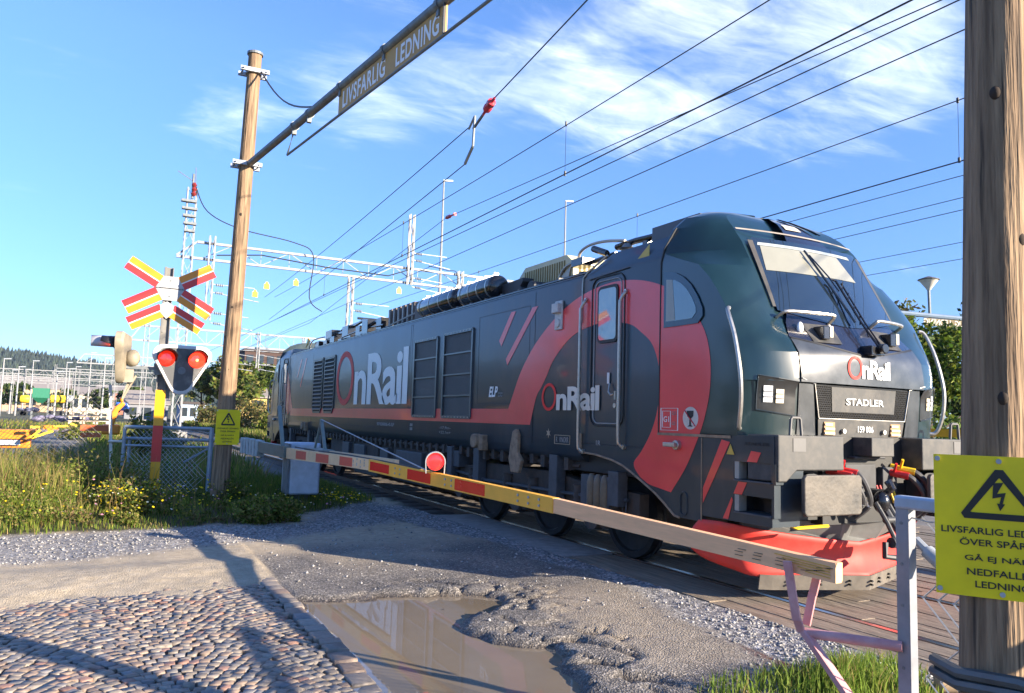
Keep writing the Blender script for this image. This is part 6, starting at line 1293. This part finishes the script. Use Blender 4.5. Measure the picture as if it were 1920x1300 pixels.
b = MB(); b.prism([(1702*0+c_.x, c_.y, c_.z) for c_ in (onY(1722, 690, 60), onY(1762, 690, 60), onY(1762, 660, 60), onY(1745, 645, 60), onY(1722, 660, 60))], (0, 6, 0)); t = thing('white_house', onY(1742, 690, 60), 'white house gable among the leafy trees behind the cab', 'house'); b.build('wall', mat('house_white', (.6, .58, .54), rough=.8), t); b = MB(); b.bar(onY(1716, 664, 59.8), onY(1745, 643, 59.8), .2, .3); b.bar(onY(1745, 643, 59.8), onY(1768, 664, 59.8), .2, .3); b.build('roof', mat('roof_red', (.25, .08, .05), rough=.8), t)
# the yard
b = MB(); b.prism([(-60, 34, -.02), (-1.2, 30, -.02), (-.5, 52, -.02), (-3, 62, -.02), (-70, 62, -.02)], (0, 0, -.2)); structure(b.build('yard', mat('yard_asphalt', (.11, .105, .10), rough=.9, col2=(.2, .19, .175), scale=.5, bump=.2)))
OR = mat('machine_orange', (.80, .24, .01), rough=.45, var=.12, scale=3); YE2 = mat('machine_yellow', (.75, .5, .03), rough=.5, var=.1); HOPG = mat('hopper_green', (.02, .17, .10), rough=.5, var=.1)
t = thing('excavator', onY(215, 800, 27), 'orange excavator boom rising behind the broken fence', 'excavator'); b = MB()
P = lambda px, py: onY(px, py, 27); b.prism([P(204, 797), P(214, 797), P(222, 772), P(236, 758), P(229, 753), P(216, 763), P(206, 778)], (0, .35, 0)); b.bar(P(229, 754), P(228, 747), .08, .08); b.build('boom', OR, t, bevel=.03); b = MB(); b.box(P(190, 815), P(226, 797)+Vector((0, .9, 0))); b.build('body', OR, t, bevel=.05)
t = thing('flat_trailer', onY(40, 815, 23), 'low orange trailer deck with pale lower edge in front of the yard', 'trailer'); b = MB(); p, q = onY(-30, 814, 23), onY(66, 812, 23); b.box((p.x, 23, p.z-.12), (q.x, 23.6, p.z+.12)); b.box((p.x, 23.1, p.z-.34), (q.x-.1, 23.5, p.z-.14)); b.build('deck', OR, t, bevel=.02); b = MB(); b.box((p.x, 23-.02, p.z-.26), (q.x-.3, 23.02, p.z-.14)); b.build('pale_edge', mat('edge_pale', (.5, .6, .65), rough=.5), t)
t = thing('loader_arm', onY(85, 815, 22.6), 'orange and yellow loader arm lying beside the low trailer', 'loader arm'); b = MB(); b.bar(onY(82, 801, 22.6), onY(110, 802, 22.6), .14, .10); b.prism([onY(82, 799, 22.5), onY(112, 800, 22.5), onY(92, 810, 22.5)], (0, .3, 0)); b.build('arm', OR, t); b = MB(); b.bar(onY(57, 801, 22.5), onY(75, 801, 22.5), .08, .06); b.bar(onY(58, 821, 22.5), onY(76, 806, 22.5), .07, .06); b.bar(onY(60, 821, 22.5), onY(100, 808, 22.5), .07, .06); b.bar(onY(100, 800, 22.5), onY(128, 799, 22.5), .06, .05); b.bar(onY(132, 794, 22.5), onY(144, 799, 22.5), .06, .05); b.build('yellow_frame', YE2, t)
t = thing('crawler_frame', onY(180, 806, 25), 'low red orange machine frame in front of the leaning post', 'machine'); b = MB(); b.box((onY(150, 808, 25).x, 25, onY(150, 808, 25).z), (onY(206, 806, 25).x, 25.4, onY(206, 806, 25).z+.12)); b.box((onY(150, 818, 25).x, 25, onY(150, 820, 25).z), (onY(190, 806, 25).x, 25.3, onY(150, 812, 25).z)); b.build('frame', mat('frame_red', (.6, .12, .03), rough=.5), t)
p = onY(75, 755, 105); t = thing('hopper', (p.x, 105, 0), 'green steel hopper on legs across the yard', 'hopper'); s = 105*F**-1*1.0; b = MB(); z0, z1, z2 = onY(75, 756, 105).z, onY(75, 746, 105).z, onY(75, 728, 105).z; b.box((p.x-.85, 105, z1), (p.x+.85, 106.7, z2)); b.add([(p.x-.85, 105, z1), (p.x+.85, 105, z1), (p.x+.85, 106.7, z1), (p.x-.85, 106.7, z1), (p.x-.25, 105.6, z0), (p.x+.25, 105.6, z0), (p.x+.25, 106.1, z0), (p.x-.25, 106.1, z0)], [(0, 1, 5, 4), (1, 2, 6, 5), (2, 3, 7, 6), (3, 0, 4, 7)]); b.build('bin', HOPG, t); b = MB(); [b.bar((p.x+dx, 105+dy, -.2), (p.x+dx, 105+dy, z1), .12, .12) for dx in (-.8, .8) for dy in (.1, 1.6)]; b.build('legs', GALVD, t)
for k, (px0, px1, lab, m) in enumerate(((36, 55, 'short yellow wagon left of the green hopper', YE2), (92, 123, 'long yellow tank wagon right of the green hopper', YE2), (124, 137, 'pale tank wagon at the end of the yellow wagon', SILV))):
    p, q = onY(px0, 755, 140), onY(px1, 742, 140); t = thing('wagon', ((p.x+q.x)/2, 140, 0), lab, 'wagon'); b = MB(); b.lathe((p.x, 141, (p.z+q.z)/2), (1, 0, 0), [(0, .5), (.15, abs(q.z-p.z)*.55), (q.x-p.x-.15, abs(q.z-p.z)*.55), (q.x-p.x, .5)], 12); b.build('tank', m, t, True); b = MB(); b.box((p.x, 140.2, .6), (q.x, 141.8, 1.0)); [b.cyl((x, 140.1, .5), (x, 140.3, .5), .45, n=10) for x in (p.x+.6, q.x-.6)]; b.build('chassis', GREYM, t)
for k, (px, lab) in enumerate(((157, 'left pallet stack beside the yard fence'), (178, 'right pallet stack beside the yard fence'))):
    p = onY(px, 782, 38); t = thing('pallet_stack', (p.x, 38, 0), lab, 'pallets', 'pallet stacks'); b = MB()
    for j in range(3):
        for dx in (-.5, 0, .5): b.box((p.x+dx-.06, 38, p.z-.3+j*.2), (p.x+dx+.06, 39, p.z-.2+j*.2))
        b.box((p.x-.6, 37.98, p.z-.2+j*.2), (p.x+.6, 39, p.z-.17+j*.2))
    b.build('pallets', mat('pallet_pale', (.6, .5, .38), rough=.8, var=.15), t)
for k, (px, py, dd, s, col, lab) in enumerate(((55, 768, 60, (1.0, .35), (.10, .11, .18), 'dark blue tarpaulin heap under the hopper'), (112, 785, 40, (1.6, .4), (.18, .17, .25), 'violet grey scrap heap left of the pallets'), (145, 783, 40, (.6, .4), (.15, .14, .24), 'small violet drum heap beside the pallets'), (105, 806, 26, (1.2, .18), (.16, .14, .16), 'dark tangle of parts behind the loader arm'))):
    p = onY(px, py, dd); b = MB()
    for j in range(9): b.sphere((p.x+random.uniform(-.55, .55)*s[0], dd+random.uniform(-.4, .4), p.z+random.uniform(-.3, .2)*s[1]), random.uniform(.25, .5)*s[1]*.9, 7, 5, (1.5, 1, .7))
    tag(b.build('scrap_heap', mat('scrap_%d' % k, col, rough=.7, var=.4, scale=3)), lab, 'heap')
p = onY(231, 748, 110); t = thing('blue_van', (p.x, 110, 0), 'small blue van parked behind the side lamp head', 'van'); b = MB(); b.prism([(p.x-.8, 110, 1.4), (p.x+.8, 110, 1.4), (p.x+.8, 110, 1.9), (p.x+.5, 110, 2.4), (p.x-.8, 110, 2.5)], (0, 1.8, 0)); b.build('body', mat('van_blue', (.03, .10, .35), rough=.3), t, bevel=.1); b = MB(); [b.cyl((x, 109.95, 1.4), (x, 110.2, 1.4), .3, n=12) for x in (p.x-.5, p.x+.5)]; b.each('wheel', RUBBER, t)
b = MB(); pts = [(-500, 690)]+[(px, py) for px, py in ((-200, 668), (0, 664), (60, 669), (120, 681), (200, 690), (300, 703), (420, 716), (560, 728))]
rows = []
for f, dz in ((0, 0), (.5, 0), (1., 1)):
    rows.append([Vector((onY(px, py, 900).x, 900-200*(1-f), -3+(onY(px, py, 900).z+2)*f)) for px, py in pts])
b.grid(rows); structure(b.build('hill', mat('hill_forest', (.025, .045, .03), rough=.95, col2=(.06, .085, .05), scale=.03, detail=9)))  # distance haze is put into the colour: forest green tinted bluish
def forest():
    n = 5200; V = []; Fq = []; Cc = []
    for i in range(n):
        k = random.uniform(0, len(pts)-1.001); j = int(k); f = k-j; f2 = random.random()**.6; A_, B_ = rows[0][j].lerp(rows[0][j+1], f), rows[2][j].lerp(rows[2][j+1], f); p = A_.lerp(B_, f2); h = random.uniform(5, 11); w = random.uniform(1.8, 3.6); o = len(V)
        V += [(p.x-w, p.y, p.z-1), (p.x+w, p.y, p.z-1), (p.x, p.y-w, p.z-1), (p.x, p.y+w, p.z-1), (p.x+random.uniform(-.4, .4), p.y, p.z+h)]
        Fq += [(o, o+2, o+4), (o+2, o+1, o+4), (o+1, o+3, o+4), (o+3, o, o+4)]; v = random.uniform(.6, 1.4); g = random.random(); Cc += [(v*(1+.5*(g > .8)), v*(1+.35*(g > .8)), v, 1)]*12
    o = np_mesh('forest', V, np.array(Fq), tintmat('far_conifer', (.045, .07, .055), .95), 3); a = o.data.color_attributes.new('tint', 'FLOAT_COLOR', 'CORNER'); a.data.foreach_set('color', np.array(Cc, dtype=np.float32).ravel()); stuff(o)
forest()
# ================================================================ vegetation
GRM = tintmat('grass_blade', (1.15, 1.15, 1.05), .7, .42, .2); LFM = tintmat('leaf', (1, 1, 1), .6, .38, .25)
def hexcol(n, cols, w):
    c = np.array(cols)[np.random.choice(len(cols), n, p=np.array(w)/sum(w))]; return c*np.random.uniform(.7, 1.3, (n, 1))
def blades(name, P, H, Wd, cols, lean=.45, kind=True):
    n = len(P); a = np.random.uniform(0, 6.283, n); b_ = np.random.uniform(0, 6.283, n); l = np.random.uniform(.05, lean, n)*H
    dx, dy = np.cos(a)*Wd/2, np.sin(a)*Wd/2; lx, ly = np.cos(b_)*l, np.sin(b_)*l; x, y, z = P.T
    V = np.stack([np.stack([x-dx, y-dy, z-.02], -1), np.stack([x+dx, y+dy, z-.02], -1), np.stack([x-dx*.8+lx*.35, y-dy*.8+ly*.35, z+H*.55], -1), np.stack([x+dx*.8+lx*.35, y+dy*.8+ly*.35, z+H*.55], -1), np.stack([x+lx, y+ly, z+H*np.sqrt(np.clip(1-(l/H)**2*.5, .3, 1))], -1)], 1)
    Fq = np.array([(0, 1, 3), (0, 3, 2), (2, 3, 4)])[None]+(np.arange(n)*5)[:, None, None]
    o = np_mesh(name, V, Fq, GRM, 3); c = np.concatenate([cols, np.ones((n, 1))], 1).astype(np.float32); at_ = o.data.color_attributes.new('tint', 'FLOAT_COLOR', 'CORNER'); at_.data.foreach_set('color', np.repeat(c, 9, 0).ravel())
    return stuff(o) if kind else o
GREEN = [(.09, .15, .02), (.15, .19, .03), (.21, .21, .05), (.06, .11, .018)]; DRY = [(.28, .21, .10), (.22, .17, .07), (.16, .16, .05), (.10, .13, .03), (.20, .13, .06)]
def gz(x, y): return np.array([gh(a, b) for a, b in zip(x, y)])
def verge():
    n = 150000; x = np.random.uniform(-9, 4.95, n); y = 9.2+np.random.rand(n)**.9*9.5
    gd = sdist(x, y, GRASSP)+.35*(fbm(x, y, 2.2, 3, 3)-.5)
    off = (np.abs(x-4.9) < 0)|((x > 2.9) & (x < 3.6) & (y > 13.5) & (y < 14.3)&False)
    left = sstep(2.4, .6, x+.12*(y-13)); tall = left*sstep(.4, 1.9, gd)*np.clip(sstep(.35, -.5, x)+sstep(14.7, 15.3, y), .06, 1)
    k = (np.random.rand(n) < sstep(-.05, .25, gd)*(.55+.45*tall)) & ~off; x, y, gd, tall, left = x[k], y[k], gd[k], tall[k], left[k]
    z = gz(x, y); m = fbm(x, y, .9, 3, 7); n = len(x)
    H = np.random.uniform(.05, .16, n)*(1+sstep(0, 1.2, gd)*.9)+tall*np.random.rand(n)**2*.62*(.4+1.1*m)
    H = H*(1-.5*sstep(-.5, .2, x)*sstep(15.0, 14.6, y)*sstep(2.6, 2.0, x)); Wd = np.random.uniform(.006, .014, n)
    dry = np.random.rand(n) < (.12+.5*tall*sstep(.35, .6, m)+.1*left); cols = np.where(dry[:, None], hexcol(n, DRY, (4, 3, 3, 2, 2)), hexcol(n, GREEN, (4, 3, 2, 2)))
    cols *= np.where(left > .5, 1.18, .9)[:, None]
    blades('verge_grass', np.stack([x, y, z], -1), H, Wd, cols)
    # tall dry stems
    n = 1300; x = np.random.uniform(-8, 1.9, n); y = np.random.uniform(12.0, 17.5, n); k = fbm(x, y, .8, 2, 50) > .46; x, y = x[k], y[k]; n = len(x)
    blades('dry_stems', np.stack([x, y, gz(x, y)], -1), np.random.uniform(.4, .95, n), np.full(n, .008), hexcol(n, DRY, (4, 3, 1, 1, 3)), .35)
    # far meadow beyond the fence
    n = 60000; y = np.random.uniform(18, 80, n); x = np.random.uniform(-22, 4.2, n)*(y/40+.4); k = (x < 4.2) & ~((x < -.3) & (y > 29) & (y < 63) & (x > -70)); x, y = x[k], y[k]; n = len(x)
    blades('meadow_grass', np.stack([x, y, np.full(n, -.05)], -1), np.random.uniform(.2, .7, n), .02+y*.0009, np.where((np.random.rand(n) < .45)[:, None], hexcol(n, DRY, (4, 3, 3, 2, 2)), hexcol(n, GREEN, (4, 3, 3, 1)))*1.1, .6)
    n = 26000; y = np.random.uniform(28, 95, n); x = np.random.uniform(14, 30, n)*y/60; x = np.where(np.random.rand(n) < .35, np.random.uniform(8.6, 9.2, n), x); k = (x > 13) | (x < 9.3); x, y = x[k], y[k]; n = len(x)
    blades('bank_grass', np.stack([x, y, np.full(n, -.1)], -1), np.random.uniform(.25, .8, n), .02+y*.0012, hexcol(n, GREEN+DRY[:3], (4, 3, 3, 1, 2, 2, 2)), .6)
    # clump under the fence
    n = 3200; c = onZ(1560, 1278, .02); r = np.random.rand(n)**.95; a = np.random.uniform(0, 6.28, n); x = c.x-.05+r*np.cos(a)*.85*(1+.3*np.sin(3*a)); y = c.y-.12+r*np.sin(a)*.50*(1+.3*np.cos(2*a)); zz = gz(x, y)
    blades('fence_grass', np.stack([x, y, zz], -1), np.random.uniform(.04, .22, n)*(1.35-.9*r), np.random.uniform(.005, .012, n), hexcol(n, [(.14, .22, .03), (.20, .26, .05), (.10, .15, .03), (.25, .2, .08)], (4, 3, 3, 1)), .7)
verge()
def leaves(C, Rr, n, size, cols, clump=None, flat=1.):
    """n leaf faces scattered in clumps inside an ellipsoid; returns vertices, faces, colours"""
    C = np.array(C); Rr = np.array(Rr); m = clump or max(6, n//60)
    d = np.random.normal(size=(m, 3)); d /= np.linalg.norm(d, axis=1)[:, None]; cc = d*(np.random.rand(m, 1)**.45)*Rr; i = np.random.randint(0, m, n)
    p = cc[i]+np.random.normal(size=(n, 3))*Rr*.17+C; u = np.random.normal(size=(n, 3)); u /= np.linalg.norm(u, axis=1)[:, None]; w = np.random.normal(size=(n, 3)); v = np.cross(u, w); v /= np.linalg.norm(v, axis=1)[:, None]; s = np.random.uniform(.6, 1.3, (n, 1))*size
    V = np.stack([p-u*s, p-v*s*.5, p+u*s, p+v*s*.5], 1); col = hexcol(n, cols, [1]*len(cols))*(.75+.5*np.random.rand(m)[i])[:, None]
    return V.reshape(-1, 3), col
def leafmesh(name, parts, parent=None):
    V = np.concatenate([a for a, c in parts]); c = np.concatenate([c for a, c in parts]); n = len(c); o = np_mesh(name, V, np.arange(n*4), LFM, 4)
    at_ = o.data.color_attributes.new('tint', 'FLOAT_COLOR', 'CORNER'); at_.data.foreach_set('color', np.repeat(np.concatenate([c, np.ones((n, 1))], 1).astype(np.float32), 4, 0).ravel())
    if parent is not None: par(o, parent)
    return o
BARK = mat('bark', (.07, .05, .035), rough=.9, var=.3, scale=6)
LG = [(.05, .09, .02), (.08, .12, .025), (.11, .14, .03), (.035, .065, .018)]; LO = [(.14, .12, .035), (.10, .12, .03), (.18, .13, .05), (.07, .09, .025)]
def tree(x, y, z, h, w, n, size, cols, label, group='trees'):
    t = thing('tree', (x, y, z), label, 'tree', group); b = MB(); b.tube([(x, y, z-.3), (x+.1, y, z+h*.3), (x-.1, y, z+h*.75)], .2, 8, True, [h*.028, h*.02, h*.006])
    for k in range(6): a = k*1.1; q = z+h*(.25+.07*k); b.tube([(x, y, q), (x+math.cos(a)*w*.45, y+math.sin(a)*w*.45, q+h*.16)], .1, 5, True, [h*.01, h*.003])
    b.build('trunk', BARK, t, True)
    P = []
    for k in range(7): a = random.uniform(0, 6.28); r = random.uniform(.1, .55)*w*.5; zz = z+h*random.uniform(.35, .9); sc_ = 1-.45*abs((zz-z)/h-.55); P.append(leaves((x+r*math.cos(a), y+r*math.sin(a), zz), (w*.34*sc_, w*.34*sc_, h*.17), n//7, size, cols))
    leafmesh('crown', P, t); return t
def bush(x, y, z, w, h, n, size, cols, label, group='bushes'):
    o = leafmesh('bush', [leaves((x, y, z+h*.42), (w*.5, w*.45, h*.5), n, size, cols), leaves((x+w*.25, y, z+h*.3), (w*.35, w*.35, h*.36), n//3, size, cols)]); return tag(o, label, 'bush', group)
# weeds and bushes on the verge
WD = [(.12, .17, .02), (.18, .22, .035), (.23, .22, .05), (.08, .12, .02), (.26, .21, .08)]
parts = []
for i in range(230):
    x = random.uniform(-7, 2.2); y = 11.6+random.random()**1.4*5.5+max(0, .25*(x-1)); s = random.uniform(.12, .32)
    if x > 1.2 and y > 13: continue
    if x > -.2 and y < 15: s *= .42
    parts.append(leaves((x, y, gh(x, y)+s*.75), (s*1.3, s*1.1, s*.95), int(150+500*s), .022, WD if random.random() < .7 else DRY, 9))
for i in range(40):
    x = random.uniform(1.2, 4.4); y = 11.9+.62*(x-1)+random.random()*3; s = random.uniform(.06, .15); parts.append(leaves((x, y, gh(x, y)+s*.5), (s*1.5, s*1.3, s), 110, .018, [(.06, .11, .02), (.09, .14, .03)], 6))
stuff(leafmesh('weeds', parts))
for i, (px, py, w, h, lab, c) in enumerate(((238, 925, 1.0, .6, 'dense weedy bush just left of the striped signal post', WD), (420, 905, .7, .55, 'green bush between the gate and the wooden pole', WD), (475, 930, .7, .45, 'green bush just behind the capped wooden pole', WD), (60, 905, 2.2, .8, 'sprawling olive bush in the tall dry grass of the verge', WD), (180, 900, 1.6, .9, 'olive bush under the torn wire mesh', WD), (515, 925, .7, .4, 'small green bush beside the grey machine box', WD))):
    p = onZ(px, py+45, .1); bush(p.x, p.y, .05, w, h, 2600, .028, c, lab, 'verge bushes')
def flowers():
    V = []; Fq = []; Cc = []
    for i in range(620):
        x = random.uniform(-3.5, 4.2); y = 11.7+random.random()**1.6*2.6+max(0, .55*(x-1.5))
        if i < 260: x = random.gauss(.6, .45); y = random.gauss(12.6, .4)
        elif i < 360: x = random.gauss(3.85, .3); y = random.gauss(13.9, .3)
        z = gh(x, y)+random.uniform(.12, .42 if x < 2 else .2); s = random.uniform(.010, .02); o = len(V); nrm = Vector((random.gauss(0, .4), random.gauss(-.5, .3), 1)).normalized(); u = nrm.cross(Vector((1, 0, 0))).normalized(); w = nrm.cross(u)
        for k in range(6): V.append(tuple(Vector((x, y, z))+(u*math.cos(k*1.047)+w*math.sin(k*1.047))*s))
        Fq.append(tuple(range(o, o+6))); c = random.random(); col = (.85, .62, .02) if c < .72 else (.8, .8, .75) if c < .9 else (.65, .3, .45); Cc += [(*col, 1)]*6
    o = np_mesh('wildflowers', V, np.array(Fq), GRM, 6); a = o.data.color_attributes.new('tint', 'FLOAT_COLOR', 'CORNER'); a.data.foreach_set('color', np.array(Cc, dtype=np.float32).ravel()); stuff(o)
flowers()
# left background trees and bank
tree(13.6, 92, .0, 9.2, 6.5, 4200, .26, LG+WD, 'big green tree between the wooden pole and the locomotive tail'); tree(10.4, 96, 0, 6.8, 4.6, 2600, .26, LG+WD, 'smaller green tree just right of the wooden pole'); tree(18, 100, 0, 7.5, 8, 2600, .3, LG, 'low green tree behind the locomotive tail')
for i, (x, y, w, h, c, lab) in enumerate(((10.6, 66, 4, 3.2, LO, 'russet bush on the bank beside the wooden pole'), (12.2, 62, 4.2, 3.6, LO, 'tall olive bush on the bank left of the locomotive tail'), (14, 64, 4.5, 3.4, LO, 'olive bush on the bank touching the locomotive tail'), (11.4, 56, 3.4, 1.8, WD, 'low yellowish bush in front of the bank'), (9.8, 80, 4, 2.6, LO, 'distant russet bush behind the wooden pole'))): bush(x, y, -.1, w, h, 2600, .13, c, lab, 'bank bushes')
for i, (x, y, w, h, lab) in enumerate(((1.3, 27, 1.3, 1.5, 'bright green shrub behind the steel gate'), (-.5, 46, 2.4, 1.1, 'low shrub at the yard edge beside the orange boom'), (2.2, 31, 1.2, 1.2, 'small shrub in front of the white gantry mast'))): bush(x, y, -.05, w, h, 1500, .07, WD, lab, 'shrubs by the gantry')
for i, (px, yy, h, w, lab) in enumerate(((20, 205, 7, 9, 'dark yard tree at the far left'), (105, 215, 6, 10, 'round yard tree behind the beige building'), (190, 210, 6.5, 9, 'yard tree left of the side lamp head'), (250, 160, 6, 7, 'yard tree behind the triangular lamp head'))): p = onY(px, 760, yy); tree(p.x, yy, 0, h, w, 1200, .5, LG, lab, 'yard trees')
# right-hand trees behind the cab
RG = [(.06, .12, .015), (.12, .18, .02), (.20, .24, .03), (.03, .06, .012)]
tree(24.8, 16.5, 0, 5.6, 4.2, 5200, .11, RG, 'bright leafy tree close beside the bowed cab handrail', 'trees right of the cab'); tree(30.5, 19, 0, 6.6, 4.5, 3600, .13, LG, 'darker tall tree half hidden by the thick wooden pole', 'trees right of the cab'); tree(34, 24, 0, 7.5, 6, 2600, .16, LO, 'brownish tree behind the far lettering board', 'trees right of the cab'); tree(38, 21, 0, 6, 6, 2600, .16, LG, 'green tree mostly hidden behind the right pole', 'trees right of the cab')
for i, (x, y, w, h, c, lab) in enumerate(((22.5, 14.4, 3.4, 2.6, RG, 'leafy green hedge bush under the bright leafy tree'), (25, 14.6, 3.2, 2.3, LO, 'brown dry bush beside the thick wooden pole'), (20.5, 13.6, 3, 1.7, [(.03, .055, .012), (.05, .08, .02)], 'dark low bush behind the buffer beam'), (27, 16.2, 4, 2.2, LO, 'reddish bush under the far lettering board'))): bush(x, y, -.2, w, h, 3000, .08, c, lab, 'bushes right of the cab')
b = MB(); b.prism([(22, 15.5, .9), (34, 21, .9), (34, 21, 1.6), (22, 15.5, 1.6)], (.1, -.1, 0)); tag(b.build('green_fence', mat('fence_green', (.02, .07, .06), rough=.7)), 'low dark green fence between the bushes behind the cab', 'fence')
# woodland on the other side of the road, out of the frame: it is what the locomotive's flank mirrors
P = []
for i in range(130):
    y = -10+i*3.2+random.uniform(-2, 2); x = -48+random.uniform(-8, 8); h = random.uniform(8, 14); P.append(leaves((x, y, h*.5), (3.2, 3.2, h*.52), 700, .55, LG, 14))
stuff(leafmesh('woodland', P))
# ---------------------------------------------------------------- air
def haze():
    b = MB(); b.box((-900, -60, -6), (900, 960, 75)); o = b.build('haze', None); m = bpy.data.materials.new('haze_air'); m.use_nodes = True; nt = m.node_tree; nt.nodes.clear()
    out = nn(nt, 'ShaderNodeOutputMaterial'); v = nn(nt, 'ShaderNodeVolumePrincipled'); v.inputs['Color'].default_value = (.75, .86, 1, 1); v.inputs['Density'].default_value = .00013; v.inputs['Anisotropy'].default_value = .3
    nt.links.new(v.outputs[0], out.inputs['Volume']); o.data.materials.append(m); stuff(o)
haze()
